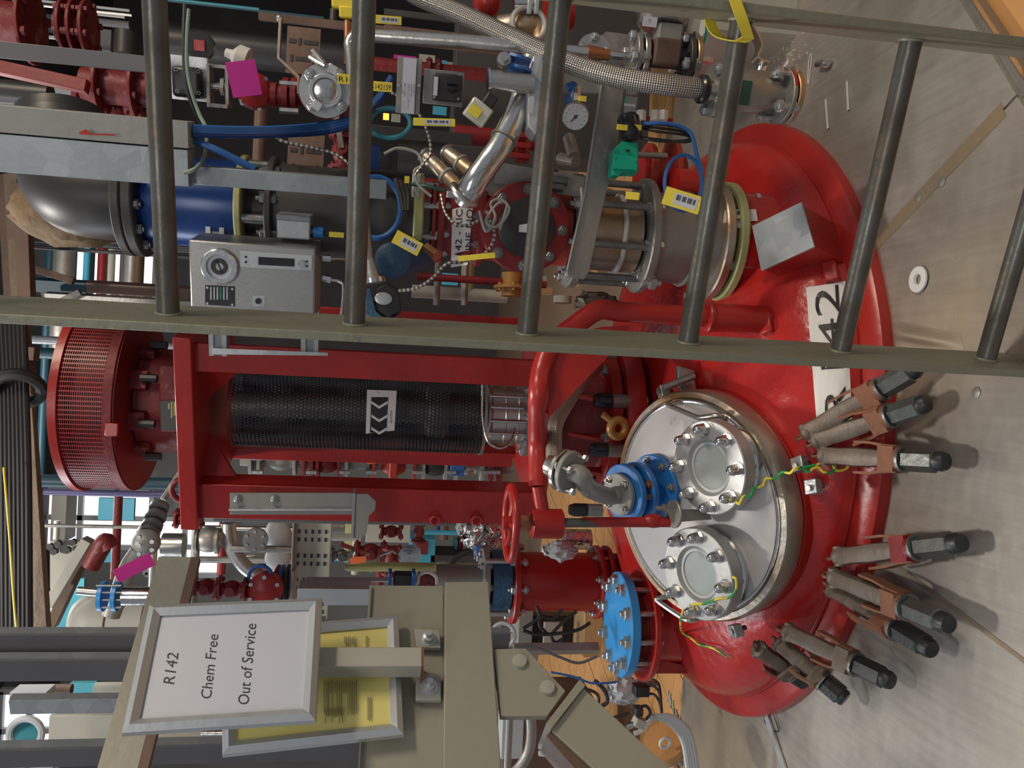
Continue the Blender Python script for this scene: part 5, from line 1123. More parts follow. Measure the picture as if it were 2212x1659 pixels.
# cable trays and channels
def bar(name, lab, cat, px0, px1, py, w_, Y, mat, th=.03, dy=0, group=None):
    c = P((px0 + px1) / 2, py, Y); a, b = on_v(c, px0), on_v(c, px1); s = S(c)
    return single(name, lab, cat, MB().box((a + b) / 2, (w_ * s, th, (a - b).length), GM), mat, group, bev=.001)
bar('cable_trunking', 'grey painted cable trunking with a red smear above the galvanised tray', 'trunking', -120, 414, 268, 56, 1.56, 'grey_paint', .05)
single('paint_smear', 'red paint smear on the grey cable trunking', 'mark', MB().prism([P(170, 286, 1.525), P(185, 279, 1.525), P(196, 288, 1.525), P(248, 290, 1.525), P(248, 293, 1.525), P(172, 290, 1.525)], YY * .001), 'red')
bar('cable_tray', 'wide galvanised cable tray below the grey trunking', 'tray', -120, 414, 340, 78, 1.58, 'galv', .05)
bar('cable_channel', 'narrow galvanised channel continuing down from the wide tray', 'channel', 416, 835, 393, 38, 1.60, 'galv', .04)
bar('strap_channel', 'dark flat steel channel above the reddish pipes at the top left', 'channel', -120, 330, 118, 34, 1.7, 'grey_blue_far', .04)
bar('dark_strip', 'dark flat strip behind the teal cable coil', 'strip', 800, 1020, 292, 24, 2.0, 'grey_dark', .01)
cable('thick pale green cable curving round the black actuator to the tray hole', [(408, 20, 1.7), (404, 80, 1.7), (404, 140, 1.7), (412, 190, 1.7), (430, 245, 1.7), (446, 280, 1.62), (444, 330, 1.6), (425, 362, 1.55), (398, 374, 1.55)], .004, 'cable_green')
cable('black cable clipped beside the pale green cable', [(400, 10, 1.72), (398, 80, 1.72), (400, 150, 1.72), (410, 210, 1.72), (436, 270, 1.74)], .005, 'black')
for k in range(4): cable(('first', 'second', 'third', 'fourth')[k] + ' blue cable, counted from the trunking side, sweeping from the trunking to the second rung', [(414, 275 + k * 5, 1.56), (500, 278 + k * 5, 1.60), (600, 277 + k * 5, 1.66), (700, 268 + k * 6, 1.75), (770, 250 + k * 5, 1.72), (820, 205 + k * 4, 1.7), (845, 165 + k * 3, 1.7)], .0055, 'blue_cable' if k < 3 else 'blue_deep', group='blue cables from the trunking')
cable('light blue cable crossing from the trunking end to the narrow channel', [(416, 302, 1.58), (470, 325, 1.58), (550, 365, 1.6)], .007, 'blue_cable')
cable('teal cable coil hanging behind the second rung', ringpts(842, 266, 44, 32, 1.72, 2.6, 2.0, 32, .0005), .0055, 'teal')
cable('wide blue cable loop behind the second rung by the blue cover', ringpts(812, 448, 54, 66, 1.72, -1.4, 1.6, 26, .0006), .006, 'blue_cable')
def coil(lab, pts, r): return single('armoured_cable', lab, 'cable', MB().tube([P(*p) for p in pts], r, 8, 8), 'coil')
coil('armoured steel cable arching below the grey switch box', [(845, 200, 1.66), (870, 212, 1.66), (905, 245, 1.66), (925, 290, 1.66), (930, 330, 1.66), (915, 352, 1.66), (895, 380, 1.66)], .0032)
coil('armoured steel cable trailing under the blue cables', [(590, 285, 1.75), (610, 305, 1.75), (680, 320, 1.75), (730, 335, 1.75), (765, 365, 1.75)], .0038)
coil('armoured steel cable looping in front of the red riser label', [(952, 420, 1.64), (962, 460, 1.63), (985, 485, 1.62), (1010, 486, 1.62), (1040, 475, 1.62)], .0032)
coil('armoured steel cable from the small black motor up to the tags', [(862, 628, 1.68), (900, 622, 1.66), (935, 600, 1.64), (965, 570, 1.62), (1000, 565, 1.62), (1050, 545, 1.62), (1068, 510, 1.62), (1060, 480, 1.62), (1050, 455, 1.62)], .0035)
cable('grey looped flex tied beside the black sight port', [(1035, 455, 1.6), (1050, 500, 1.6), (1070, 470, 1.6), (1060, 440, 1.6), (1080, 430, 1.6), (1100, 450, 1.6), (1085, 480, 1.6), (1065, 490, 1.6), (1050, 475, 1.6), (1075, 440, 1.6), (1095, 442, 1.6), (1080, 495, 1.6)], .003, 'grey_paint')
cable('thin grey flex in front of the glass pipes', [(830, 332, 1.66), (860, 320, 1.66), (900, 330, 1.66), (912, 355, 1.66), (895, 370, 1.66), (905, 400, 1.66), (932, 425, 1.66)], .0032, 'grey_paint')
cable('green cable dropping past the blue loop', [(890, 398, 1.68), (920, 402, 1.66), (960, 412, 1.66)], .004, 'green_dark')
# instruments
ip = T('instruction_plate', 'grey slotted plate with white printed instruction strip', 'sign', P(883, 185, 1.62)); c = P(883, 186, 1.62); s = S(c)
ip.part('plate', MB().box(c, (114 * s, .004, 52 * s), GM), 'grey_paint', bev=.001); c2_ = P(883, 186, 1.614); pst = ip.part('strip', MB().box(c2_, (112 * s, .002, 28 * s), GM), 'paper')
pf = lambda x, y: P(x, y, 1.6115)
for t_, x in (('HS-142051', 876), ('PUSH BUTTON TO ACTIVATE R142 SAMPLE', 884), ('RELEASE SWITCH TO RESET', 890), ('DC SAMPLE POINT BOTTOM', 896)): tpx(ip, t_, (x, 186 + (48 if len(t_) > 30 else 22)), (x, 186 - (48 if len(t_) > 30 else 22)), 3.4, 0, fn=pf, par=pst)
for y in (186,): 
    for x in (860, 905): q = P(x, y, 1.613); ip.part('screw', MB().cyl(q, q - YY * .003, .0035, n=10), 'steel')
sw = T('switch_box', 'black rotary switch box on a grey backplate', 'switch', P(965, 190, 1.62)); sw.part('backplate', MB().box(P(958, 190, 1.63), (72 * s, .006, 88 * s), GM), 'grey_paint', bev=.002); sw.part('box', MB().box(P(966, 190, 1.61), (56 * s, .03, 62 * s), GM), 'black', bev=.004)
q = P(976, 188, 1.59); sw.part('knob', MB().cyl(q, q - YY * .02, 13 * s, n=24).box(q - YY * .024, (.005, .008, .02), GM), 'black_gloss'); sw.part('label', MB().box(P(941, 186, 1.592), (38 * s, .001, 9 * s), GM), 'paper')
for x, y in ((940, 160), (992, 163), (938, 210), (990, 214)): q = P(x, y, 1.592); sw.part('screw', MB().cyl(q, q - YY * .001, .0025, n=8), 'steel')
cs = T('clear_top_sensor', 'black sensor with clear square lid and yellow warning sticker', 'sensor', P(1030, 240, 1.6)); cs.part('lid', MB().box(P(1032, 243, 1.6), (.042, .03, .048), GM @ Matrix.Rotation(.55, 3, 'Y')), 'clear_plastic', bev=.004); cs.part('base', MB().box(P(1050, 228, 1.61), (.05, .03, .024), GM @ Matrix.Rotation(.55, 3, 'Y')), 'black', bev=.003); cs.part('sticker', MB().box(P(1026, 240, 1.582), (.020, .001, .024), GM @ Matrix.Rotation(.55, 3, 'Y')), 'yellow')
yi = T('yellow_instrument', 'yellow housed instrument on a copper stem at the top edge', 'instrument', P(750, 30, 1.66)); yi.part('head', MB().box(P(745, -8, 1.66), (.05, .04, .05), GM), 'yellow', bev=.004); yi.part('neck', MB().box(P(752, 28, 1.66), (.022, .03, .034), GM), 'yellow', bev=.003); yi.part('stem', MB().cyl(P(750, 45, 1.66), P(751, 140, 1.66), .007, n=16), 'copper')
gp_ = T('glass_nozzles', 'pair of short ribbed glass pipes angled toward the polished elbow', 'pipe', P(960, 370, 1.7))
for a, b, r in (((918, 335), (1000, 415), 16), ((965, 330), (1020, 372), 17)):
    A_, B_ = P(*a, 1.68), P(*b, 1.64); gp_.part('barrel', MB().cyl(A_, B_, r * S(A_), n=24), 'steel_stain'); gp_.part('collar', MB().torus(A_, B_ - A_, r * S(A_), .004, 24, 8), 'steel'); m_ = A_.lerp(B_, .55); gp_.part('collar', MB().torus(m_, B_ - A_, r * S(A_) * 1.05, .003, 24, 8), 'alu')
bc2 = T('blue_valve_cover', 'round scuffed blue valve cover behind the yellow edged tag', 'cover', P(850, 560, 1.72)); q = P(848, 562, 1.72); bc2.part('cover', MB().lathe(frame(q, CAM - q), [(38 * S(q), -.02), (38 * S(q), .006), (30 * S(q), .012), (0, .015)], 40), 'blue_valve'); bc2.part('body', MB().cyl(q + YY * .01, P(905, 545, 1.80), 36 * S(q), n=32), 'blue_valve'); bc2.part('gland', MB().cyl(P(922, 535, 1.75), P(945, 552, 1.72), .012, n=6), 'copper')
bm = T('black_solenoid', 'black solenoid with oval plate held in a blue bracket', 'solenoid', P(835, 640, 1.74)); bm.part('body', MB().prism([P(812, 622, 1.72), P(838, 610, 1.72), P(862, 625, 1.72), P(868, 672, 1.72), P(838, 690, 1.72), P(805, 668, 1.72)], YY * .05), 'black', bev=.004); q = P(828, 645, 1.715); bm.part('oval_plate', MB().sphere(q, .017, 20, (.8, .12, 1.1)), 'alu')
bm.part('bracket', MB().prism([P(792, 622, 1.71), P(800, 622, 1.71), P(812, 672, 1.71), P(835, 690, 1.71), P(866, 684, 1.71), P(872, 700, 1.71), P(830, 698, 1.71), P(788, 680, 1.71)], YY * .05), 'blue_valve', bev=.002)
for x in (820, 845): bm.part('clip', MB().torus(P(x, 702, 1.73), Z, .012, .003, 16, 6), 'steel')
single('warning_card', 'small orange card behind the cable loop', 'card', MB().prism([P(818, 482, 1.8), P(840, 480, 1.8), P(852, 500, 1.8), P(838, 532, 1.8), P(808, 515, 1.8)], YY * .001), 'orange')
tb = T('terminal_boxes', 'blue and black terminal housings stacked behind the second rung', 'terminal box', P(820, 340, 1.8)); tb.part('blue_box', MB().box(P(808, 339, 1.78), (.05, .03, .03), GM), 'blue_deep', bev=.001); tb.part('black_box', MB().box(P(833, 345, 1.78), (.035, .03, .028), GM), 'black', bev=.001)
ct = T('cable_terminals', 'cluster of black sleeved cable terminals with small yellow flag', 'terminals', P(870, 405, 1.7))
for k in range(3): ct.part('sleeve', MB().tube([P(855 + k * 10, 385 + k * 4, 1.68), P(866 + k * 8, 420, 1.68), P(872 + k * 5, 455, 1.68)], .0055, 8), 'black')
ct.part('flag', MB().box(P(879, 388, 1.665), (.014, .002, .010), GM), 'yellow'); ct.part('pale_base', MB().box(P(900, 400, 1.7), (.05, .03, .02), GM), 'cream', bev=.004)
for k, (x0, y0, x1, y1) in enumerate(((1140, 250, 1140, 460), (1225, 245, 1222, 330))): pass
# red manifold of horizontal discs between rungs two and three
rm = T('red_manifold', 'stack of small red flanges and white nuts left of the pressure gauge', 'manifold', P(1130, 290, 1.75))
for y in (240, 262, 290, 312, 335): q = P(1118 + (y % 5), y, 1.75); rm.part('disc', MB().box(q, (.012, .05, .05), GM), 'red', bev=.002)
rm.part('stem', MB().cyl(P(1128, 225, 1.78), P(1128, 350, 1.78), .016, n=16), 'red'); 
for y in (250, 275, 300): rm.part('nut', MB().cyl(P(1147, y, 1.74), P(1156, y, 1.74), .007, n=6), 'zinc')
for k, (px, py, L_, a) in enumerate(((1232, 310, 60, 1.3), (1220, 345, 50, .2))): 
    q = P(px, py, 1.75); e = P(px + L_ * math.cos(a) * .5, py + L_ * math.sin(a) * .5, 1.72); single('flexible_connector', ('short braided connector pointing up to the gauge', 'short braided connector lying below the gauge')[k], 'hose', MB().tube([q - (e - q) * .4, e], .014, 20, 1), 'braid')
# red flanged body behind the sensor
rbk = T('branch_nozzle', 'red flanged vessel branch with tie bars behind the blue coil', 'nozzle', P(1420, 380, 2.0))
for x, r in ((1392, 40), (1440, 44)): q = P(x, 375, 2.0); rbk.part('flange', MB().cyl(q, q - Z * .014, r * S(q) * 1.6, n=40), 'red_orange')
rbk.part('barrel', MB().cyl(P(1380, 378, 2.0), P(1470, 384, 2.0), 48 * S(P(1400, 378, 2)), n=36), 'red')
for y in (334, 428): rbk.part('tie_bar', MB().cyl(P(1375, y, 1.9), P(1440, y + 3, 1.9), .008, n=12), 'steel_dull')
rbk.part('upper_rim', MB().box(P(1412, 262, 1.95), (.02, .06, .08), GM), 'red'); 
for x in (1385, 1415, 1432): q = P(x, 250, 1.9); rbk.part('white_nut', MB().cyl(q + X * .012, q - X * .012, .012, n=6), 'white')
rbk.part('lower_neck', MB().cyl(P(1455, 400, 1.9), P(1530, 408, 1.9), .042, n=28), 'red_sheen')
wb = T('wall_bracket', 'grey steel mounting bracket behind the third rung with dark bolts', 'bracket', P(1150, 390, 1.75)); wb.part('plate', MB().box(P(1165, 388, 1.75), (.045, .02, .20), GM @ Matrix.Rotation(.08, 3, 'Y')), 'steel_dull'); wb.part('plate', MB().box(P(1085, 400, 1.78), (.05, .02, .08), GM), 'grey_paint')
for x, y in ((1216, 392), (1206, 405)): q = P(x, y, 1.72); wb.part('bolt', MB().cyl(q - Z * .01, q + Z * .02, .011, n=6), 'nut_dark')
ts = T('tested_label', 'small green and white test label on a grey bracket above the indicator', 'label', P(1362, 225, 1.6)); c = P(1362, 232, 1.6); s = S(c); o = ts.part('bracket', MB().box(c, (44 * s, .003, 26 * s), GM), 'grey_paint'); ts.part('green_band', MB().box(P(1360, 219, 1.597), (12 * s, .001, 24 * s), GM), 'green', o); ts.part('white_band', MB().box(P(1360, 227, 1.597), (5 * s, .001, 24 * s), GM), 'paper', o)

# small things lying on the steel deck
def onf(px, py): return G(px, py, 0)
q = onf(1988, 604); wa = single('gasket_ring', 'white plastic ring lying alone on the steel floor', 'ring', MB().lathe(frame(q + Z * .002, Z), [(.009, 0), (.024, 0), (.026, .002), (.025, .005), (.019, .006), (.011, .005), (.009, 0)], 40, caps=False), 'white')
ub = T('u_bolt_fitting', 'small steel pipe fitting lying on the floor near the ladder rail', 'fitting', onf(1785, 138)); q = onf(1785, 138) + Z * .011; ub.part('barrel', MB().cyl(q - D * .0 + NN * .02, q - NN * .012, .010, n=16), 'steel_bright'); ub.part('nut', MB().cyl(q - NN * .010, q - NN * .022, .012, n=6), 'steel_bright'); ub.part('tip', MB().cyl(q - NN * .022, q - NN * .032, .007, n=12), 'zinc')
q = onf(1694, 145); single('card_strip', 'small pale card strip lying by the hanging valve', 'strip', MB().box(q + Z * .001, (.012, .05, .001), Matrix.Rotation(.3, 3, 'Z')), 'paper')
def stick(a, b, lab): single('cable_tie', lab, 'cable tie', MB().strip([onf(*a) + Z * .002, onf(*b) + Z * .003], Z, .002, .006), 'white', 'cable ties on the steel floor')
stick((1785, 215), (1791, 278), 'white cable tie offcut on the floor, the one nearer the red rim'); stick((1831, 176), (1835, 238), 'white cable tie offcut on the floor, the one farther from the red rim')
single('cable_tie_loop', 'thin white open tie loop beside the valve end nut', 'cable tie', MB().tube([onf(1747, 180) + Z * .003, onf(1750, 130) + Z * .003, onf(1754, 118) + Z * .004, onf(1755, 132) + Z * .003, onf(1749, 182) + Z * .003], .0014, 6, 5), 'white')
db = []; random.seed(5)
def crumbs(cx, cy_, n, sp, mat, lab, sz=.003):
    mb = MB()
    for i in range(n): q = onf(cx + random.gauss(0, sp), cy_ + random.gauss(0, sp)); mb.box(q + Z * sz * .4, (sz * random.uniform(.5, 1.6), sz * random.uniform(.5, 1.6), sz * .8), Matrix.Rotation(random.random() * 3, 3, 'Z'))
    single('floor_debris', lab, 'debris', mb, mat, kind='stuff')
crumbs(1700, 120, 70, 22, 'white', 'white crumbs scattered on the floor by the hanging valve'); crumbs(1900, 500, 40, 130, 'alu', 'tiny pale specks scattered over the steel floor', .0018)
ff = T('bolt_cluster', 'small heap of brassy bolts and nuts on the floor left of the vessel', 'bolts', onf(1458, 1528))
for i in range(7): q = onf(1450 + i * 3.2, 1510 + i * 7) + Z * .008; a = random.random() * 3; v = Vector((math.cos(a), math.sin(a), 0)); ff.part('bolt', MB().cyl(q, q + v * .028, .004, n=8).cyl(q, q - v * .008, .0075, n=6), 'yellow_pale' if i % 2 else 'steel_dull')
wt = single('wire_tie', 'thin black wire loop hanging over the rim beside the pale strip', 'wire', MB().tube([onf(1660, 1540) + Z * .01, onf(1655, 1560) + Z * .003, onf(1672, 1577) + Z * .003, onf(1684, 1578) + Z * .003, onf(1676, 1545) + Z * .006], .0013, 6, 6), 'ink')
for i, (x, y) in enumerate(((2035, 393), (1984, 428), (2054, 1345), (2110, 848))):
    q = onf(x, y); kid(fl, 'deck_plug', MB().lathe(frame(q, Z), [(.010, 0), (.010, .002), (.006, .003), (0, .0035)], 20), 'steel_dull')
# dented sheet ridge beside the ring
q1_, q2_ = onf(1935, 700), onf(2090, 748)

c = P(1648, 40, 1.95); gcb = T('grey_cabinet', 'low beige grey cabinet standing on the floor behind the ladder rail', 'cabinet', P(1762, 50, 1.95))
gcb.part('case', MB().prism([P(1530, -60, 1.95), P(1762, -60, 1.95), P(1760, 80, 1.95), P(1530, 62, 1.95)], YY * .3), 'beige_far', bev=.003); gcb.part('door_line', MB().prism([P(1590, -60, 1.948), P(1593, -60, 1.948), P(1593, 66, 1.948), P(1590, 66, 1.948)], YY * .002), 'grey_paint')
de = MB(); vs = []; 
for j in range(13):
    for i in range(25):
        u, v = i / 24, j / 12; p0 = onf(1935, 742).lerp(onf(2085, 764), u); p1 = onf(1925, 690).lerp(onf(2075, 722), u); q = p0.lerp(p1, v); h_ = math.sin(PI * v) ** 2 * math.sin(PI * u) ** .6 * (.018 * (1 - u) + .004); vs.append(q + Z * (h_ + .0003))
de.add(vs, [(j * 25 + i, j * 25 + i + 1, (j + 1) * 25 + i + 1, (j + 1) * 25 + i) for j in range(12) for i in range(24)]); kid(fl, 'dent_ridge', de, 'floor_steel', label='buckled ridge in the steel sheet')
# ------------------------------------------------------------------ background plant
def vpipe(name, lab, px0, px1, py, r, Y, mat, fl=(), fmat=None, cat='pipe', group=None, pxm=None, n=24, extra=None):
    c = P(pxm if pxm is not None else (px0 + px1) / 2, py, Y); a, b = on_v(c, px1), on_v(c, px0); s = S(c)
    t = T(name, lab, cat, a, group); t.part('pipe', MB().cyl(a, b, r * s, n=n), mat)
    for f in fl: q = on_v(c, f); flange(t, q, Z, r * s * 1.75, 7 * s, fmat or mat, 6, r * s * .22, 7 * s, far=True)
    t.c = c; t.s = s; t.at = lambda x: on_v(c, x); return t
def hpipe(name, lab, px, py0, py1, r, Y, mat, fl=(), fmat=None, cat='pipe', group=None, n=20):
    c = P(px, (py0 + py1) / 2, Y); a, b = on_h(c, py0), on_h(c, py1); s = S(c)
    t = T(name, lab, cat, (a + b) / 2, group); t.part('pipe', MB().cyl(a, b, r * s, n=n), mat)
    for f in fl: q = on_h(c, f); flange(t, q, X, r * s * 1.75, 7 * s, fmat or mat, 6, r * s * .22, 7 * s, far=True)
    return t
def panel(name, lab, cat, px0, px1, py0, py1, Y, mat, th=.03, bev=.002, group=None):
    a, b = P(px0, (py0 + py1) / 2, Y), P(px1, (py0 + py1) / 2, Y); c = (a + b) / 2; w_ = abs((P((px0 + px1) / 2, py0, Y) - P((px0 + px1) / 2, py1, Y)).x)
    return single(name, lab, cat, MB().box(c + YY * th / 2, (w_, th, abs(a.z - b.z))), mat, group, bev=bev)
def pstruct(name, px0, px1, py0, py1, Y, mat, th=.04):
    o = panel(name, None, None, px0, px1, py0, py1, Y, mat, th, 0); o['kind'] = 'structure'; return o
def beam(name, lab, pts, w_, h_, mat, cat='beam', group=None):
    a, b = P(*pts[0]), P(*pts[1]); d = b - a
    return single(name, lab, cat, MB().box((a + b) / 2, (w_, h_, d.length), frame(a, d)), mat, group, bev=.002)
def valve(name, lab, px, py, Y, r, mat, ax=None, hmat='steel_dull', lever=0, bmat='zinc', cat='valve', group=None):
    c = P(px, py, Y); s = S(c); ax = Vector(ax or (0, 0, 1)).normalized(); t = T(name, lab, cat, c, group); R_ = r * s
    t.part('body', MB().sphere(c, R_ * .62, 18, (1, 1, 1.15), frame(c, ax)), mat); t.part('neck', MB().cyl(c - ax * R_ * .95, c + ax * R_ * .95, R_ * .42, n=20), mat)
    for k in (-1, 1): flange(t, c + ax * (k * R_ * .95 - R_ * .1), ax, R_ * .85, R_ * .2, mat, 4, R_ * .13, R_ * .2, bmat, far=True, ph=.5)
    f = -YY; t.part('bonnet', MB().cyl(c + f * R_ * .5, c + f * R_ * 1.0, R_ * .34, n=16), mat); 
    if lever: a = lever; d = (X * math.cos(a) + Z * math.sin(a)); t.part('lever', MB().strip([c + f * R_ * 1.05, c + f * R_ * 1.15 + d * R_ * .5, c + f * R_ * 1.3 + d * R_ * 2.2], f.cross(d), R_ * .3, R_ * .08), hmat)
    return t

# daylight and enclosure on the left
pstruct('wall_left', 40, 1400, 960, 2400, 7.6, 'wall_cream')
def window(n_, px0, px1, py0, py1, Y, nx=2, ny=2):
    c = P((px0 + px1) / 2, (py0 + py1) / 2, Y); h_ = abs(P(px0, (py0 + py1) / 2, Y).z - P(px1, (py0 + py1) / 2, Y).z); w_ = abs(P((px0 + px1) / 2, py0, Y).x - P((px0 + px1) / 2, py1, Y).x)
    fr = MB()
    t = T('window_%d' % n_, None, None, c, kind='structure')
    t.part('pane', MB().box(c, (w_, .01, h_)), 'window_light')
    for i in range(nx + 1): t.part('mullion', MB().box(c + X * (-w_ / 2 + w_ * i / nx) - YY * .02, (.04, .05, h_)), 'white_grey')
    for i in range(ny + 1): t.part('transom', MB().box(c + Z * (-h_ / 2 + h_ * i / ny) - YY * .02, (w_, .05, .04)), 'white_grey')
window(1, 30, 340, 455, 700, 7.4, 3, 3); window(2, 100, 330, 1055, 1180, 7.2, 2, 3); window(3, -60, 130, 1490, 1660, 6.5, 2, 3); window(4, 320, 480, 1120, 1240, 7.3, 2, 2)

# overhead brown beam with cable bundle running across
def hb(lab, x0, y0, x1, y1, Y0, Y1, w_, mat, name='beam', cat='beam', group=None): return beam(name, lab, ((x0, y0, Y0), (x1, y1, Y1)), w_, .05, mat, cat, group)
hb('brown steel beam flange crossing above the red motor, the lower one', 26, 380, 92, 1400, 3.6, 2.9, .045, 'brown_wood'); hb('brown steel beam web crossing above the red motor', 10, 380, 72, 1400, 3.62, 2.95, .03, 'brown_steel')
hb('rusty brown upright plate at the top left behind the ladder', 48, 398, 58, 660, 3.3, 3.3, .05, 'brown_steel')
for k in range(8): cable(('outermost', 'second', 'third', 'fourth', 'fifth', 'sixth', 'seventh', 'innermost')[k] + ' black cable of the bundle running over the brown beam', [(-12 + k * 9, 700, 3.0), (-4 + k * 8.5, 850, 2.9), (-2 + k * 9, 1050, 2.8), (0 + k * 9, 1400, 2.7)], .012, 'matt_black', group='overhead black cables')
cable('thin yellow cable stapled along the black bundle', [(8, 1010, 2.78), (14, 1080, 2.74), (22, 1180, 2.72), (30, 1300, 2.68), (40, 1400, 2.64)], .0035, 'yellow')
single('cable_knot', 'dark drooping coil of cable above the motor cage', 'cable', MB().torus(P(40, 840, 2.9), (1, 1, .2), .07, .02, 24, 8), 'matt_black')
# horizontal insulated pipes seen high on the left
for k, (x, r, m_, lab) in enumerate(((100, 9, 'teal_dark', 'dark teal pipe running level high behind the riser'), (138, 24, 'steel_dull', 'fat steel clad pipe running level high behind the riser'), (180, 7, 'cyan', 'cyan level pipe between the steel clad pipes'), (196, 7, 'teal_dark', 'slim dark teal level pipe beside the cyan one'), (213, 9, 'red_far', 'red level pipe high behind the riser'), (238, 9, 'cream', 'cream ribbed level pipe beside the red one'), (278, 24, 'steel', 'second fat steel clad level pipe near the ladder rung'), (62, 7, 'red_far', 'red level pipe nearest the brown beam'))):
    hpipe('level_pipe', lab, x, 430, 760 if k % 2 else 1040, r, 5.2 + .03 * k, m_, fl=((640,) if k in (1, 6) else ()))
vpipe('dark_pipe', 'black vertical pipe pair in front of the level pipes, the thicker', 44, 560, 532, 10, 3.6, 'black'); vpipe('dark_pipe', 'black vertical pipe pair in front of the level pipes, the thinner', 44, 560, 549, 4, 3.6, 'black')
bar('teal_post', 'teal blue steel post behind the ladder at the upper left', 'post', 52, 190, 617, 26, 3.9, 'teal_dark', .06); bar('brown_post', 'brown steel post continuing the teal post', 'post', 190, 480, 627, 22, 3.9, 'brown_steel', .06)
bar('pale_post', 'pale grey steel post beside the brown post', 'post', 100, 470, 648, 12, 3.8, 'steel_dull', .04)
beam('diagonal_brace', 'dark thin diagonal brace crossing toward the teal post', ((48, 572, 3.7), (160, 608, 3.7)), .03, .03, 'brown_steel'); beam('diagonal_brace', 'light diagonal brace below the teal post', ((105, 668, 3.7), (175, 632, 3.7)), .035, .03, 'steel_dull')
vpipe('rear_pipe', 'steel vertical pipe behind the ladder rail at the left', 60, 420, 742, 9, 4.2, 'galv'); vpipe('rear_pipe', 'dark teal vertical pipe behind the motor cage top', 60, 420, 770, 12, 4.3, 'teal_dark')
beam('brown_truss', 'brown timber-like frame behind the ladder rail at the top', ((40, 715, 3.2), (60, 830, 3.2)), .06, .05, 'brown_steel'); beam('brown_truss', 'short upright of the brown frame left of the motor cage', ((20, 760, 3.2), (80, 765, 3.2)), .05, .05, 'brown_steel')
vpipe('navy_pipe', 'navy blue vertical pipe passing behind the motor', 92, 980, 1043, 14, 3.9, 'teal_dark', pxm=260); vpipe('violet_pipe', 'slim violet vertical pipe beside the navy pipe', 96, 980, 1066, 7, 3.8, 'violet', pxm=260)
vpipe('thin_tube', 'thin pale vertical tube below the left lifting eye', 98, 305, 1137, 4, 3.4, 'steel_dull', pxm=200)
hpipe('brown_bar', 'brown red level bar between the navy pipe and the notices', 252, 1062, 1250, 9, 3.9, 'red_dark')
panel('cyan_locker', 'bright cyan panel behind the thin tube', 'panel', 212, 290, 1076, 1124, 6.0, 'cyan'); panel('cyan_locker', 'small cyan panel left of the brown gusset', 'panel', 205, 246, 1165, 1215, 6.0, 'cyan'); panel('duct', 'cream duct behind the thin tube near the window', 'duct', 110, 142, 1070, 1170, 6.2, 'cream', .2)
# valve train at upper left of the stand
vt = T('grey_valve_train', 'grey flanged valve train on a slanting pipe above the white notice', 'valve', P(320, 1170, 2.9))
vt.part('slant_pipe', MB().cyl(P(408, 996, 3.1), P(352, 1080, 3.0), 7 * S(P(350, 1100, 3)), n=16), 'steel_dull')
for (x, y, r) in ((345, 1092, 20), (338, 1112, 22), (330, 1132, 22), (322, 1148, 24)): q = P(x, y, 2.95); vt.part('flange', MB().cyl(q, q + (P(330, 1150, 2.9) - P(350, 1090, 3.0)).normalized() * .016, r * S(q), n=28), 'zinc_dark')
vt.part('body', MB().sphere(P(316, 1172, 2.9), .047, 20), 'grey_paint'); vt.part('lower_pipe', MB().tube([P(300, 1190, 2.9), P(275, 1230, 2.9), P(255, 1290, 2.9), P(240, 1330, 2.9)], .03, 16), 'grey_paint')
for a in range(5): q = P(302 + (a % 2) * 28, 1160 + a * 9, 2.84); vt.part('bolt', MB().cyl(q, q - YY * .012, .008, n=6), 'zinc')
valve('red_valve', 'small red flanged valve with white tag beside the top plate of the stand', 408, 1120, 2.9, 26, 'red_far', (0, 0, 1)); panel('white_tag', 'square white tag on the small red valve', 'tag', 399, 416, 1115, 1135, 2.8, 'paper', .002, 0)
vpipe('steel_can', 'short wide steel cylinder below the slanting valve train', 352, 398, 1178, 26, 3.3, 'steel'); 
sg_ = T('green_bracket', 'pale green gusset plate with dark bolts at the upper left', 'bracket', P(140, 1180, 3.4)); sg_.part('plate', MB().prism([P(108, 1168, 3.4), P(165, 1168, 3.4), P(190, 1175, 3.4), P(120, 1270, 3.4), P(108, 1270, 3.4)], YY * .02), 'beige_far')
for x, y in ((128, 1173), (120, 1190), (148, 1187), (112, 1180), (160, 1170)): q = P(x, y, 3.38); sg_.part('bolt', MB().cyl(q, q - YY * .02, .014, n=6), 'black')
beam('green_brace', 'pale green diagonal brace below the bolted gusset', ((192, 1165, 3.35), (108, 1305, 3.35)), .06, .04, 'beige_far'); beam('teal_brace', 'dark diagonal strut beside the pale green brace', ((175, 1215, 3.5), (112, 1350, 3.5)), .05, .04, 'brown_steel')
panel('teal_sheet', 'teal sheet behind the diagonal strut', 'panel', 112, 180, 1250, 1362, 5.2, 'teal')
rp5 = T('rusty_hook_block', 'dark red rusty casting between gusset and valve train', 'casting', P(210, 1190, 3.3)); rp5.part('casting', MB().tube([P(195, 1225, 3.3), P(215, 1190, 3.3), P(228, 1170, 3.3), P(238, 1185, 3.3)], .035, 12), 'red_dark')
bfl = T('blue_flange_pair', 'pair of bright blue flanges with a steel cylinder under the white notice arm', 'flange', P(240, 1290, 2.5))
for x in (222, 252): q = P(x, 1288, 2.5); bfl.part('flange', MB().cyl(q + Z * .006, q - Z * .006, 32 * S(q), n=36), 'blue_bright')
bfl.part('cylinder', MB().cyl(P(266, 1288, 2.5), P(420, 1288, 2.5), 20 * S(P(266, 1288, 2.5)), n=24), 'steel_bright'); bfl.part('stub', MB().cyl(P(168, 1276, 2.5), P(215, 1280, 2.5), 9 * S(P(266, 1288, 2.5)), n=16), 'steel')
for y in (1265, 1280, 1296, 1312): bfl.part('bolt', MB().cyl(P(208, y, 2.47), P(262, y, 2.47), .0035, n=8), 'zinc')
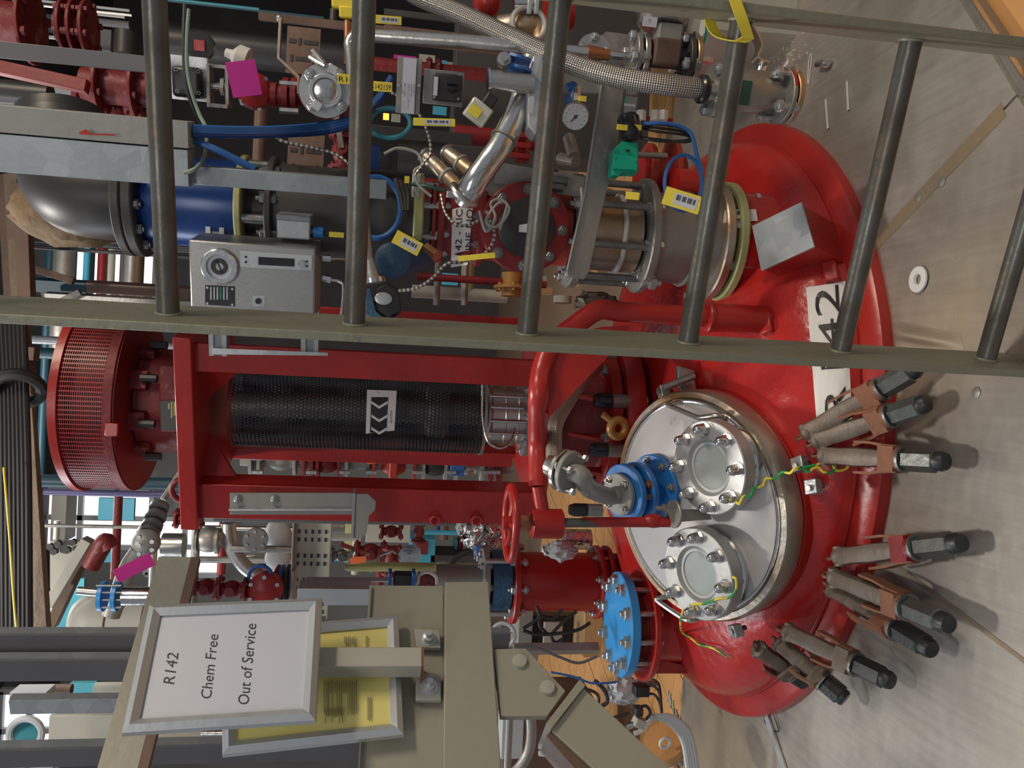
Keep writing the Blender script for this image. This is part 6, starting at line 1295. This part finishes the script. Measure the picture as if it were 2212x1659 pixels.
tk = T('white_tank', 'cream domed tank end below the blue flanges', 'tank', P(240, 1345, 3.6)); q = P(320, 1345, 3.6); tk.part('shell', MB().lathe(frame(q, Z), [(.13, 0), (.13, .2), (.12, .26), (.08, .30), (0, .32)], 40), 'cream'); tk.part('band', MB().torus(q + Z * .14, Z, .13, .004, 40, 6), 'brown_steel')
# middle strip between stand and notices
vpipe('slate_pipe', 'slate blue vertical pipe just beside the stand post', 462, 985, 1126, 5, 2.6, 'grey_blue_far', pxm=700)
cv = T('bent_steel_pipe', 'bent steel pipe with grey flanged valve left of the stand', 'pipe', P(520, 1180, 3.2)); cv.part('bend', MB().tube([P(494, 1130, 3.2), P(496, 1165, 3.2), P(508, 1195, 3.2), P(530, 1225, 3.2), P(560, 1245, 3.2)], .028, 18), 'steel'); 
cv.part('valve_body', MB().sphere(P(452, 1165, 3.2), .05, 18, (1, 1, 1.2)), 'steel_dull')
for x in (430, 474): q = P(x, 1168, 3.2); cv.part('flange', MB().cyl(q, q + Z * .012, .05, n=28), 'steel_dull')
q = P(553, 1165, 3.1); cv.part('blank_disc', MB().cyl(q, q - YY * .02, .045, n=32), 'steel_dull')
for a in range(6): w_ = q + Vector((.033 * math.cos(a * 1.047), -.022, .033 * math.sin(a * 1.047))); cv.part('bolt', MB().cyl(w_, w_ - YY * .008, .006, n=6), 'zinc')
cv.part('branch', MB().cyl(P(500, 1185, 3.15), P(632, 1187, 3.15), .014, n=14), 'steel_dull')
wbag = single('white_bag', 'pale rumpled bag with dark folds hanging behind the steel pipes', 'bag', MB().sphere(P(600, 1155, 3.6), .075, 24, (1.0, .7, .75)).sphere(P(600, 1205, 3.55), .05, 20, (1.1, .7, 1.1)), 'white_grey', kind=None)
pt_ = T('perforated_tray', 'level perforated steel cable tray left of the stand', 'tray', P(672, 1225, 3.0))
a, b = P(672, 1122, 3.0), P(672, 1330, 3.0); s = S(a); wid = 78 * s; pc_ = (a + b) / 2; L_ = (b - a).length
pt_.part('plate', MB().box(pc_, (L_, .004, wid)), 'beige_far'); pt_.part('lip', MB().box(pc_ + Z * wid * .5 - YY * .02, (L_, .04, .004)), 'beige_far'); pt_.part('lip', MB().box(pc_ - Z * wid * .5 - YY * .02, (L_, .04, .004)), 'beige_far')
for i in range(12):
    for j in range(5):
        if i % 3 != 2: pt_.part('slot', MB().box(pc_ + X * (i - 5.5) * L_ / 12 + Z * (j - 2) * wid * .18 - YY * .003, (.014, .003, .008)), 'ink')
vpipe('steel_stub', 'steel vertical stub with dark small valve right of the perforated tray', 715, 745, 1140, 14, 3.4, 'steel_dull'); valve('dark_valve', 'dark small needle valve below the steel stub', 738, 1200, 3.2, 22, 'zinc_dark', (0, 0, 1)); panel('amber_duct', 'amber yellow duct strip behind the dark needle valve', 'duct', 744, 764, 1130, 1215, 5.0, 'yellow_pale')
panel('white_board', 'cream board behind the dark red valves', 'board', 790, 886, 1133, 1172, 4.8, 'cream'); panel('cabinet', 'tall cyan framed cabinet left of the stand', 'cabinet', 885, 940, 1165, 1216, 5.2, 'cyan', .3); panel('red_locker', 'dark red cabinet door inside the cyan frame', 'door', 897, 925, 1170, 1198, 5.15, 'red_dark', .02)
valve('dark_red_valve', 'dark red globe valve in front of the cream board', 845, 1148, 4.0, 22, 'red_dark', (0, 0, 1)); valve('dark_red_valve', 'dark red globe valve beside the cyan cabinet with level spout', 905, 1150, 4.0, 20, 'red_dark', (1, 0, 0), lever=-.1, hmat='red_dark'); valve('dark_red_valve', 'dark red lever valve below the cream board', 800, 1192, 3.9, 30, 'red_dark', (0, 0, 1), lever=1.2, hmat='red_dark'); valve('dark_red_valve', 'dark red bolted valve at the centre of the left gap', 848, 1212, 3.8, 28, 'red_dark', (1, 0, 0))
for k, (x, m_) in enumerate(((985, 'cyan'), (994, 'red_far'), (1003, 'cream'), (1011, 'yellow_pale'), (1020, 'cream'), (1030, 'cream'))): panel('binder', ('cyan', 'red', 'first cream', 'olive', 'second cream', 'third cream')[k] + ' binder spine on the shelf left of the stand', 'binder', x - 3.5, x + 3.5, 1168, 1200, 5.4, m_, .15, group='binders on the far shelf')
panel('rack', 'dark shelf under the row of binders', 'shelf', 930, 1060, 1200, 1216, 5.2, 'grey_dark', .3); panel('blue_box', 'small dark blue box above the shelf', 'box', 945, 968, 1132, 1152, 5.0, 'blue_deep', .1)
fo_ = MB(); random.seed(11); base = P(1042, 1155, 3.0)
fo_.sphere(base, .085, 32, (.75, .6, .9)); fo_.v = [tuple(Vector(v) + Vector((random.gauss(0, .006), random.gauss(0, .006), random.gauss(0, .006)))) for v in fo_.v]
single('foil_bundle', 'crumpled aluminium foil bundle beside the red handwheel', 'foil', fo_, 'foil', ang=5)
valve('grey_gauge_valve', 'small pale round valve cap above the foil bundle', 1002, 1140, 3.1, 20, 'white_grey', (0, 1, 0)); single('blue_plug', 'blue round cap beside the foil bundle', 'cap', MB().sphere(P(1040, 1195, 2.9), .03, 20), 'blue_cable')
fb2 = MB(); fb2.sphere(P(1210, 1190, 2.5), .05, 20, (.6, .5, 1.1)); fb2.v = [tuple(Vector(v) + Vector((random.gauss(0, .004), random.gauss(0, .004), random.gauss(0, .004)))) for v in fb2.v]; single('plastic_wrap', 'crumpled clear plastic wrap below the red handwheel', 'wrap', fb2, 'white_grey', ang=5)
vpipe('foil_pipe', 'silver wrapped vertical pipe behind the davit screw', 1218, 1275, 1165, 22, 3.0, 'foil')
cable('thick black cable arching over the shelf to the red spool', [(962, 1235, 3.2), (985, 1205, 3.2), (1010, 1192, 3.2), (1035, 1190, 3.2)], .014, 'black')
single('orange_tag', 'orange paper tag left of the stand in the gap', 'tag', MB().prism([P(753, 1210, 2.9), P(762, 1203, 2.9), P(791, 1202, 2.9), P(790, 1215, 2.9), P(758, 1219, 2.9)], YY * .001), 'orange'); single('orange_tag', 'orange paper tag seen through the stand between its posts', 'tag', MB().prism([P(778, 990, 2.75), P(842, 987, 2.75), P(840, 998, 2.75), P(795, 1003, 2.75)], YY * .001), 'orange')
mr = T('bright_strap_pieces', 'bright steel straps and mirror disc below the dark red valves', 'strap', P(850, 1205, 3.4)); mr.part('strap', MB().strip([P(800, 1235, 3.4), P(822, 1200, 3.4), P(848, 1190, 3.4), P(856, 1196, 3.4)], YY, .02, .006), 'steel_bright'); mr.part('disc', MB().lathe(frame(P(885, 1200, 3.4), (.6, -.7, .3)), [(.05, 0), (.05, .004), (.0, .006)], 28), 'steel_bright')
# red valve row and machinery behind the beige arm
for k, (x, y, r) in enumerate(((446, 1268, 30), (500, 1272, 30))): valve('red_row_valve', ('red flanged valve nearest the beige arm', 'red flanged valve second from the beige arm')[k], x, y, 2.6, r, 'red_far', (0, 0, 1))
rb_ = T('red_round_valve', 'round red bolted body with blue band beneath the perforated tray', 'valve', P(572, 1272, 2.6)); q = P(572, 1275, 2.6); rb_.part('body', MB().lathe(frame(q, -YY), [(38 * S(q), -.03), (38 * S(q), .01), (28 * S(q), .02), (0, .022)], 36), 'red'); rb_.part('blue_band', MB().torus(P(562, 1246, 2.6), YY, 24 * S(q), .006, 28, 8, ), 'blue_cable')
for a in range(6): w_ = q + Vector((.046 * math.cos(a * 1.047), -.012, .046 * math.sin(a * 1.047))); rb_.part('bolt', MB().cyl(w_, w_ - YY * .012, .007, n=6), 'zinc')
for k, (x, m_) in enumerate(((598, 'red_far'), (608, 'blue_cable'), (620, 'ink'), (634, 'steel_dull'))): q = P(x, 1262, 2.7); single('disc_plate', ('red', 'blue', 'black', 'steel')[k] + ' square plate in the sandwich beside the round red body', 'plate', MB().box(q, (.11, .09, 8 * S(q))), m_, bev=.002)
bar('aluminium_profile', 'ribbed aluminium profile rising behind the beige beam', 'profile', 645, 800, 1277, 34, 2.5, 'alu', .05); bar('aluminium_rail', 'thin aluminium rail behind the ribbed profile', 'rail', 700, 800, 1300, 8, 2.5, 'alu', .02); bar('aluminium_rail', 'thin aluminium rail right of the ribbed profile', 'rail', 660, 840, 1252, 4, 2.55, 'alu', .02)
hb_ = T('blue_cornered_case', 'black case with blue edge straps above the beige beam', 'case', P(870, 1250, 2.6)); hb_.part('case', MB().box(P(870, 1252, 2.6), (.045, .06, .06)), 'black', bev=.004)
for x in (842, 893): hb_.part('blue_edge', MB().box(P(x, 1250, 2.58), (.05, .07, .012)), 'blue_cable', bev=.002)
cable('white hose loop above the beige beam', [(902, 1262, 2.6), (905, 1243, 2.6), (925, 1236, 2.6), (942, 1246, 2.6), (944, 1262, 2.6)], .006, 'white'); panel('dark_red_box', 'dark red housing inside the white hose loop', 'housing', 903, 940, 1243, 1268, 2.75, 'red_dark', .06)
hpipe('level_tube', 'long pale level tube crossing behind the middle gap', 955, 1215, 1240, 12, 3.3, 'beige_far'); panel('rail_beam', 'greenish level rail passing under the dark red valves', 'rail', 750, 1060, 1222, 1236, 3.3, 'yellow_pale', .06); vpipe('green_pipe', 'long greenish vertical pipe below the stand post', 745, 1035, 1228, 6, 3.2, 'yellow_pale')
# seen through the stand
zst = T('rear_valve_column', 'column of red and grey flanged valves seen between the stand posts', 'valve', P(1100, 1003, 3.0)); cz = P(800, 1003, 3.0); s = S(cz)
zst.part('pipe', MB().cyl(on_v(cz, 1110), on_v(cz, 520), 12 * s, n=20), 'grey_paint')
for k, (x, r, m_) in enumerate(((545, 34, 'grey_paint'), (563, 34, 'grey_paint'), (638, 28, 'grey_paint'), (658, 28, 'red_far'), (676, 34, 'red_far'), (688, 34, 'red_far'), (733, 28, 'red_far'), (750, 30, 'grey_paint'), (795, 30, 'grey_blue_far'), (808, 30, 'red_orange'), (895, 30, 'red_orange'), (915, 30, 'grey_paint'), (962, 30, 'grey_paint'), (985, 30, 'grey_paint'), (1040, 30, 'grey_paint'), (1060, 34, 'red_far'), (1078, 34, 'red_far'))):
    q = on_v(cz, x); zst.part('flange', MB().cyl(q - Z * 3.2 * s, q + Z * 3.2 * s, r * s, n=28), m_)
for x, m_, r in ((705, 'red_far', 22), (850, 'red_orange', 24), (605, 'grey_paint', 20), (1010, 'steel', 20), (940, 'grey_dark', 22)): q = on_v(cz, x); zst.part('body', MB().sphere(q, r * s, 18, (1, 1, 1.3)), m_)
q = on_v(cz, 850) - YY * .05; zst.part('bonnet', MB().box(q, (.10, .05, .03)), 'red_orange', bev=.004); q = on_v(cz, 985) - YY * .06; zst.part('blue_block', MB().box(q, (.05, .02, .05)), 'blue_cable', bev=.002)
for x in (556, 672, 744, 802, 902, 975, 1050, 1070):
    for y in (990, 1020): q = P(x, y, 2.93); zst.part('nut', MB().cyl(q - Z * .018, q + Z * .018, .008, n=6), 'zinc')
# behind the riser and valve stack
hpipe('rear_level_pipe', 'olive level pipe behind the red sight port', 1010, 560, 640, 14, 2.5, 'yellow_pale'); vpipe('olive_pipe', 'olive vertical pipe passing behind the stand beside the sight port', 890, 1095, 635, 14, 2.5, 'beige_far')
vpipe('red_thin_pipe', 'thin red vertical pipe behind the red riser', 900, 1180, 606, 8, 2.3, 'red_far', fl=(1130,)); hpipe('amber_flange', 'amber flanged stub under the red sight port', 1105, 590, 640, 22, 2.3, 'amber', fl=(625,))
for k, (y0, y1) in enumerate(((560, 660), (560, 660))): hpipe('cross_pipe', ('grey level pipe left of the red riser', 'pale level pipe right of the solenoid')[k], 945 + k * 60, y0, y1, 7, 2.35, 'steel_dull')
panel('cyan_sheet', 'cyan sheet behind the olive pipe', 'panel', 955, 990, 590, 615, 5.5, 'cyan', .03); panel('light_fitting', 'glowing ceiling-side strip light behind the sight port', 'light', 1163, 1182, 595, 606, 4.0, 'cream', .02)
panel('lit_box', 'pale lit box beside the valve flange at its left', 'box', 1162, 1195, 620, 634, 2.8, 'cardboard', .05); hpipe('olive_branch', 'olive branch pipe left of the grey valve', 1215, 640, 655, 20, 2.3, 'beige_far')
rg = T('crumpled_rag', 'crumpled brown stained rag under the grey valve', 'rag', P(1290, 655, 1.98)); mb = MB().sphere(P(1290, 652, 1.98), .05, 22, (.5, .5, 1.1)); random.seed(2); mb.v = [tuple(Vector(v) + Vector((random.gauss(0, .004), random.gauss(0, .004), random.gauss(0, .004)))) for v in mb.v]; rg.part('cloth', mb, 'cast')
panel('dark_backing', 'dark grey wall panel added behind the gauge and the tested label', 'machine', 985, 1408, -80, 335, 2.86, 'grey_dark', .2)  # wall panel added so the gap behind the valves stays dark
# upper right background (dark)
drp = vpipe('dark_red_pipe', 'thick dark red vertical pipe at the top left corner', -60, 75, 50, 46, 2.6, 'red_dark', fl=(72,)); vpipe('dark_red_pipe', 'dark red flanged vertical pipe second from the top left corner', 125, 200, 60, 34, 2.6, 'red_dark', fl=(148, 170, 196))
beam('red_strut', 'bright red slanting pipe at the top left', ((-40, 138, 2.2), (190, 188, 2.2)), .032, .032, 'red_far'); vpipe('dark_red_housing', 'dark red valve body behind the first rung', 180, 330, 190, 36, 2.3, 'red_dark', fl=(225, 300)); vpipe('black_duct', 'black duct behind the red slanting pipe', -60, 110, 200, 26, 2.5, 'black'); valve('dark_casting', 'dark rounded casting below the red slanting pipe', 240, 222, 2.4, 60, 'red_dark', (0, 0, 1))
hpipe('dark_pipe_end', 'dark capped pipe end left of the first rung', 270, 70, 120, 22, 2.6, 'grey_dark')
random.seed(21)
lv_ = [(100, 'teal', 0, 110, 10), (110, 'white_grey', 20, 28, 3), (290, 'grey_dark', -20, 90, 8)]
for k, (y, r, Y, m_, a, b) in enumerate(((12, 3, 3.6, 'white_grey', 75, 280), (22, 3, 3.6, 'steel', 80, 285), (32, 4, 3.7, 'steel_dull', 190, 270), (80, 4, 3.7, 'white_grey', 80, 125), (46, 8, 3.8, 'grey_blue_far', 120, 280), (8, 4, 3.4, 'teal', 330, 560), (18, 3, 3.4, 'teal_dark', 330, 700), (86, 6, 3.6, 'steel_dull', 390, 640))):
    vpipe('distant_pipe', ('first', 'second', 'third', 'fourth', 'fifth', 'sixth', 'seventh', 'eighth')[k] + ' thin distant pipe behind the top of the ladder, counted from the left upper corner', a, b, y, r, Y, m_, group='distant thin pipes')
panel('teal_block', 'dull teal block between the dark red pipes', 'panel', 82, 124, 30, 62, 4.2, 'teal_dark', .05); panel('teal_block', 'grey green panel beside the first rung', 'panel', 205, 240, 62, 108, 4.0, 'grey_blue_far', .05); panel('rear_sheet', 'pale sheet glimpsed through the dark red pipes', 'sheet', 52, 82, 186, 226, 4.4, 'cream', .02); panel('rear_sheet', 'grey translucent sheet left of the dark casting', 'sheet', 96, 168, 190, 236, 4.3, 'white_grey', .02)  # the two rear sheets are plain cream and white-grey
def tray(lab, px, py0, py1, h_, Y):
    t = T('slotted_tray', lab, 'tray', P(px, (py0 + py1) / 2, Y)); c = P(px, (py0 + py1) / 2, Y); s = S(c); L_ = abs(py1 - py0) * s; t.part('plate', MB().box(c, (L_, .004, h_ * s)), 'brown_steel'); n = int(L_ / .05)
    for i in range(n):
        for j in range(4): t.part('slot', MB().box(c + X * (i - n / 2 + .5) * .05 + Z * (j - 1.5) * h_ * s * .22 - YY * .003, (.012, .003, .02) if (i + j) % 3 else (.02, .003, .008)), 'ink')
tray('brown slotted cable tray behind the sanitary flange', 655, 60, 160, 70, 2.4); tray('brown slotted cable tray lower behind the blue cables', 660, 290, 400, 76, 2.4)
hpipe('dark_level_pipe', 'dark level pipe behind the yellow instrument', 720, 20, 56, 8, 2.6, 'grey_dark'); hpipe('brown_level_bar', 'brown level bar below the round red cover', 560, 230, 440, 14, 2.4, 'brown_steel'); hpipe('grey_level_bar', 'grey level post beneath the narrow channel', 575, 380, 500, 10, 2.3, 'grey_dark')
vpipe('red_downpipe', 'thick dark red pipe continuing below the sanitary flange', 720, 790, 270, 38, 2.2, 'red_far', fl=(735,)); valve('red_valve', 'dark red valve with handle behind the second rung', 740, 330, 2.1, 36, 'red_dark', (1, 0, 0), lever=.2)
bar('brown_channel', 'long brown channel behind the straight tube', 'channel', 560, 900, 54, 16, 2.5, 'brown_steel', .03); bar('brown_channel', 'second brown channel behind the instruction plate', 'channel', 830, 1180, 92, 34, 2.4, 'brown_steel', .03); bar('grey_channel', 'dark grey channel above the straight tube', 'channel', 830, 1220, 48, 12, 2.5, 'grey_dark', .03)
k = 0
for (x0, x1, y0, y1, m_, lab) in ((905, 940, 118, 132, 'cream', 'cream strip'), (945, 965, 130, 148, 'cyan', 'cyan scrap'), (965, 1022, 136, 150, 'cream', 'long cream strip'), (1000, 1020, 150, 172, 'white_grey', 'grey scrap'), (935, 965, 230, 246, 'cyan', 'cyan scrap lower'), (990, 1000, 226, 234, 'magenta', 'magenta scrap'), (850, 900, 120, 126, 'magenta', 'purple strip'), (865, 930, 300, 316, 'teal', 'teal strip'), (935, 960, 298, 316, 'cream', 'cream square'), (700, 722, 95, 108, 'cream', 'pale square'), (700, 724, 118, 130, 'cyan', 'cyan square'), (522, 560, 68, 86, 'teal', 'teal scrap'), (1070, 1110, 430, 445, 'teal', 'teal block'), (1190, 1232, 302, 345, 'teal', 'teal patch'), (500, 520, 100, 112, 'teal', 'small teal bottle'), (516, 545, 118, 130, 'cream', 'cream label'), (470, 560, 108, 116, 'yellow_pale', 'olive strip'), (1000, 1060, 338, 352, 'steel', 'steel strip'), (845, 865, 246, 262, 'cream', 'pale card')):
    panel('distant_equipment', lab + ' of distant equipment glimpsed behind the valves, upper half of the photo', 'panel', x0, x1, y0, y1, 4.4 + .05 * k, m_, .02, 0); k += 1
lo = single('indicator_lamp', 'glowing orange indicator lamp inside the teal cable coil', 'lamp', MB().box(P(834, 252, 2.6), (.018, .01, .018)), 'lamp_glow')
vpipe('black_column', 'wide black column behind the sanitary flange', 330, 800, 110, 40, 3.6, 'black'); vpipe('black_column', 'black column behind the polished elbow', 860, 1200, 350, 34, 3.4, 'black')
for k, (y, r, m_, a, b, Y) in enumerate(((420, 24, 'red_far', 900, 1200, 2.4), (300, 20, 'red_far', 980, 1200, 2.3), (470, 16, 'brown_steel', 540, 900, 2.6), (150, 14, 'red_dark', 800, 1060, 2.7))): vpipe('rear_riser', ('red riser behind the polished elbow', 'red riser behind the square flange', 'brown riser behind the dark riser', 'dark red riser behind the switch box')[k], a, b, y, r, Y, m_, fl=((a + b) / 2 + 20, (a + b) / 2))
# lower left corner: cables, tubes, boxes
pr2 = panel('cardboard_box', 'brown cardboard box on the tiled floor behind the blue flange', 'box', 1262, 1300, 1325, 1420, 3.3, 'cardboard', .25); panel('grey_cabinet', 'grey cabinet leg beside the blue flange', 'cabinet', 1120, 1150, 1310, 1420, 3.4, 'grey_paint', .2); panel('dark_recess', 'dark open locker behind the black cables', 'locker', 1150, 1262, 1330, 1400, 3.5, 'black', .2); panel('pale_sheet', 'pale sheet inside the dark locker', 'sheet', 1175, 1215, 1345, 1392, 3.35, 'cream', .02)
gt = T('grey_square_tube', 'grey square tube lying level behind the beige gusset', 'tube', P(1200, 1402, 2.4)); gt.part('tube', MB().cyl(P(1110, 1402, 2.4), P(1292, 1400, 2.4), 13 * S(P(1200, 1402, 2.4)), n=4), 'steel_dull')
cr = [[(1160, 1310, 2.6), (1165, 1330, 2.6), (1150, 1345, 2.6), (1130, 1358, 2.6)], [(1215, 1316, 2.6), (1195, 1335, 2.6), (1168, 1332, 2.6), (1166, 1350, 2.6), (1180, 1368, 2.6)], [(1246, 1320, 2.6), (1215, 1345, 2.6), (1192, 1372, 2.6), (1200, 1388, 2.6), (1216, 1380, 2.6)], [(1130, 1362, 2.5), (1160, 1370, 2.5), (1210, 1368, 2.5), (1250, 1360, 2.5), (1275, 1345, 2.5)]]
for i, p in enumerate(cr): cable(('uppermost', 'second', 'third', 'lowest')[i] + ' black flex hanging between the red spool and blue flange', p, .006, 'black', group='black flexes by the blue flange')
hw = T('white_hand_valve', 'white round handwheel valve behind the beige beam', 'valve', P(1087, 1370, 2.2)); q = P(1087, 1372, 2.2); handwheel(hw, q, (.2, -1, .3), .032, .006, 'white_grey', 4); hw.part('stem', MB().cyl(q, q + YY * .06, .010, n=12), 'steel')
cable('blue grey wire bunch running to the blue flange', [(1110, 1396, 2.1), (1160, 1400, 2.1), (1210, 1420, 2.1), (1250, 1432, 2.1), (1290, 1418, 2.1)], .004, 'grey_blue_far'); cable('second blue wire leaving the beige gusset', [(1190, 1452, 2.0), (1240, 1462, 2.0), (1280, 1476, 2.0), (1330, 1474, 2.0)], .003, 'blue_cable'); cable('black cable hanging below the brace over the tiles', [(1260, 1486, 1.9), (1290, 1500, 1.9), (1296, 1535, 1.9), (1320, 1550, 1.9), (1360, 1540, 1.9)], .004, 'black'); cable('dark cable loop over the orange tiles', [(1285, 1470, 2.1), (1305, 1490, 2.1), (1312, 1515, 2.1), (1300, 1525, 2.1)], .006, 'black')
for k in range(4): cable(('outermost', 'second', 'third', 'innermost')[k] + ' white hose of the bundle curving over the deck edge', [(1405 + k * 4, 1548, 1.9), (1440 + k * 4, 1556 - k * 2, 1.9), (1472 + k * 5, 1590 - k * 3, 1.9), (1484 + k * 6, 1640, 1.9), (1488 + k * 6, 1700, 1.9)], .008, 'white_grey', group='white hoses at the deck edge')
cable('thin white hose joining the plastic fitting', [(1370, 1585, 1.9), (1385, 1578, 1.9), (1400, 1560, 1.9), (1410, 1545, 1.9)], .006, 'white')
fz = T('hose_fittings', 'black and white plastic hose fittings beyond the brace', 'fitting', P(1385, 1555, 1.9)); fz.part('white_block', MB().box(P(1380, 1560, 1.88), (.022, .03, .028), Matrix.Rotation(.4, 3, 'Y')), 'cream', bev=.003); fz.part('barb', MB().cyl(P(1352, 1570, 1.88), P(1366, 1565, 1.88), .008, n=12), 'steel_bright'); fz.part('black_body', MB().box(P(1378, 1535, 1.88), (.02, .03, .02)), 'black', bev=.003); fz.part('tie', MB().tube([P(1375, 1530, 1.88), P(1395, 1525, 1.88), P(1405, 1540, 1.88), P(1395, 1555, 1.88)], .004, 8), 'black')
br_ = T('black_regulator', 'small black regulator with pipes at the edge of the deck', 'regulator', P(1385, 1488, 2.3)); br_.part('block', MB().box(P(1384, 1490, 2.3), (.032, .04, .045)), 'black', bev=.003); br_.part('rod', MB().cyl(P(1375, 1468, 2.3), P(1420, 1478, 2.3), .006, n=10), 'steel_dull'); 
for y in (1466, 1480, 1498): br_.part('cable', MB().tube([P(1400, y, 2.3), P(1415, y + 4, 2.28), P(1425, y + 20, 2.25), P(1430, 1545, 2.2)], .004, 8), 'black')
pv = T('plastic_bag', 'clear crumpled plastic over orange tiles behind the brace', 'bag', P(1345, 1490, 2.5)); mb = MB().sphere(P(1348, 1492, 2.5), .09, 24, (.5, .3, .6)); mb.v = [tuple(Vector(v) + Vector((random.gauss(0, .005), random.gauss(0, .005), random.gauss(0, .005)))) for v in mb.v]; pv.part('film', mb, 'white_grey')
og = T('orange_disc', 'orange edged disc standing on bolts at the bottom left', 'disc', P(1440, 1610, 2.0)); q = P(1440, 1612, 2.0); og.part('disc', MB().cyl(q, q + Vector((.02, -.01, .012)), .055, n=36), 'floor_tile'); og.part('rim', MB().torus(q, Vector((.02, -.01, .012)), .055, .004, 36, 8), 'steel_stain'); og.part('hook', MB().torus(P(1437, 1605, 1.95), (.2, 1, .1), .014, .004, 20, 8), 'white')
random.seed(9)
nb_ = T('nut_heap', 'scatter of nuts and washers along the deck edge at the bottom', 'nuts', onf(1470, 1620))
for i in range(16): q = onf(1462 + random.gauss(4, 4), 1592 + i * 4.4) + Z * .006; nb_.part('nut', MB().lathe(frame(q, Vector((random.gauss(0, .4), random.gauss(0, .4), 1))), [(.009, -.004), (.009, .004)], 6), random.choice(('zinc', 'steel_dull', 'copper')))
st_ = T('steel_tube_bend', 'grey tube bend below the beige beam at the bottom edge', 'tube', P(1140, 1600, 2.2)); st_.part('bend', MB().tube([P(1146, 1540, 2.2), P(1148, 1580, 2.2), P(1143, 1620, 2.2), P(1128, 1650, 2.2), P(1105, 1675, 2.2)], 11 * S(P(1140, 1600, 2.2)), 16), 'steel_dull')
panel('dark_machine', 'dark brown machine body under the beige beam', 'machine', 1085, 1300, 1545, 1800, 3.0, 'brown_steel', .4); panel('grey_bundle', 'grey bundle of wrapped material under the gusset', 'bundle', 1084, 1130, 1548, 1640, 2.7, 'white_grey', .1)
hpipe('level_pipe', 'brown level pipe under the beige beam at the bottom', 1096, 1550, 1760, 8, 2.4, 'steel_dull'); 
for k, y in enumerate((1612, 1627)): single('white_cup', ('white cup beneath the brace, the right one', 'white cup beneath the brace, the left one')[k], 'cup', MB().lathe(frame(P(1172 + k * 0, y - 0, 2.4), -Z), [(.008, -.012), (.012, .014), (.0, .014)], 20), 'white')
# behind the notices
panel('steel_duct', 'white lit duct behind the bright upright', 'duct', 20, 100, 1496, 1512, 3.8, 'white_grey', .1); panel('scratched_board', 'grey green scratched panel left of the white notice', 'panel', 105, 270, 1545, 1606, 3.2, 'beige_far', .02)
dt = T('round_duct_window', 'teal round glass port seen beside the bright window', 'port', P(55, 1585, 3.4)); dt.part('ring', MB().torus(P(55, 1585, 3.4), YY, .06, .014, 28, 8), 'white_grey'); dt.part('glass', MB().cyl(P(55, 1585, 3.42), P(55, 1585, 3.43), .06, n=28), 'teal')
panel('teal_cabinet', 'teal cabinet between the dark uprights', 'cabinet', 150, 205, 1476, 1502, 5.0, 'teal', .1); vpipe('brown_cylinder', 'brown capped cylinder behind the dark uprights', 100, 155, 1490, 12, 4.2, 'brown_steel'); vpipe('tank_end', 'cream tank shoulder beside the white notice frame', 205, 275, 1488, 14, 4.0, 'cream')
panel('pale_board', 'pale dull panel between the two notices', 'panel', 335, 460, 1595, 1612, 2.6, 'beige_far', .05); panel('steel_girder', 'grey steel girder under the yellow sheet frame', 'girder', 480, 775, 1615, 1640, 2.4, 'galv', .06)
vpipe('bright_pipe', 'bright silver pipe between the notices', 436, 500, 1585, 9, 2.6, 'steel_bright')
hpipe('far_rail', 'pale level rail beyond the thin tube', 118, 1125, 1350, 6, 4.6, 'cream'); hpipe('far_rail', 'second pale level rail beyond the grey cylinder', 330, 1110, 1350, 8, 4.6, 'steel'); hpipe('far_rail', 'grey level rail beyond the bent steel pipe', 600, 1125, 1250, 9, 4.6, 'steel_dull')
for k, (px, y0, y1, m_) in enumerate(((420, 1130, 1330, 'grey_paint'), (480, 1130, 1240, 'red_far'), (540, 1200, 1260, 'cream'), (770, 1125, 1240, 'cream'), (820, 1225, 1262, 'red_dark'), (960, 1125, 1165, 'brown_steel'), (1060, 1210, 1260, 'cream'))): hpipe('far_level_pipe', ('grey', 'red', 'cream upper', 'cream middle', 'dark red', 'brown', 'cream lower')[k] + ' far level pipe in the gap left of the stand', px, y0, y1, 9, 4.9, m_)
for k, (py, x0, x1, r, m_) in enumerate(((1142, 430, 640, 6, 'steel'), (1210, 430, 640, 7, 'steel_dull'), (1160, 640, 780, 8, 'cream'), (1225, 560, 640, 6, 'red_far'), (1150, 900, 990, 5, 'cyan'), (1205, 715, 760, 8, 'teal'), (1140, 1085, 1110, 5, 'cream'))): vpipe('far_pipe', ('steel', 'dull steel', 'cream', 'red', 'cyan', 'teal', 'short cream')[k] + ' far vertical pipe in the gap left of the stand', x0, x1, py, r, 4.4, m_)
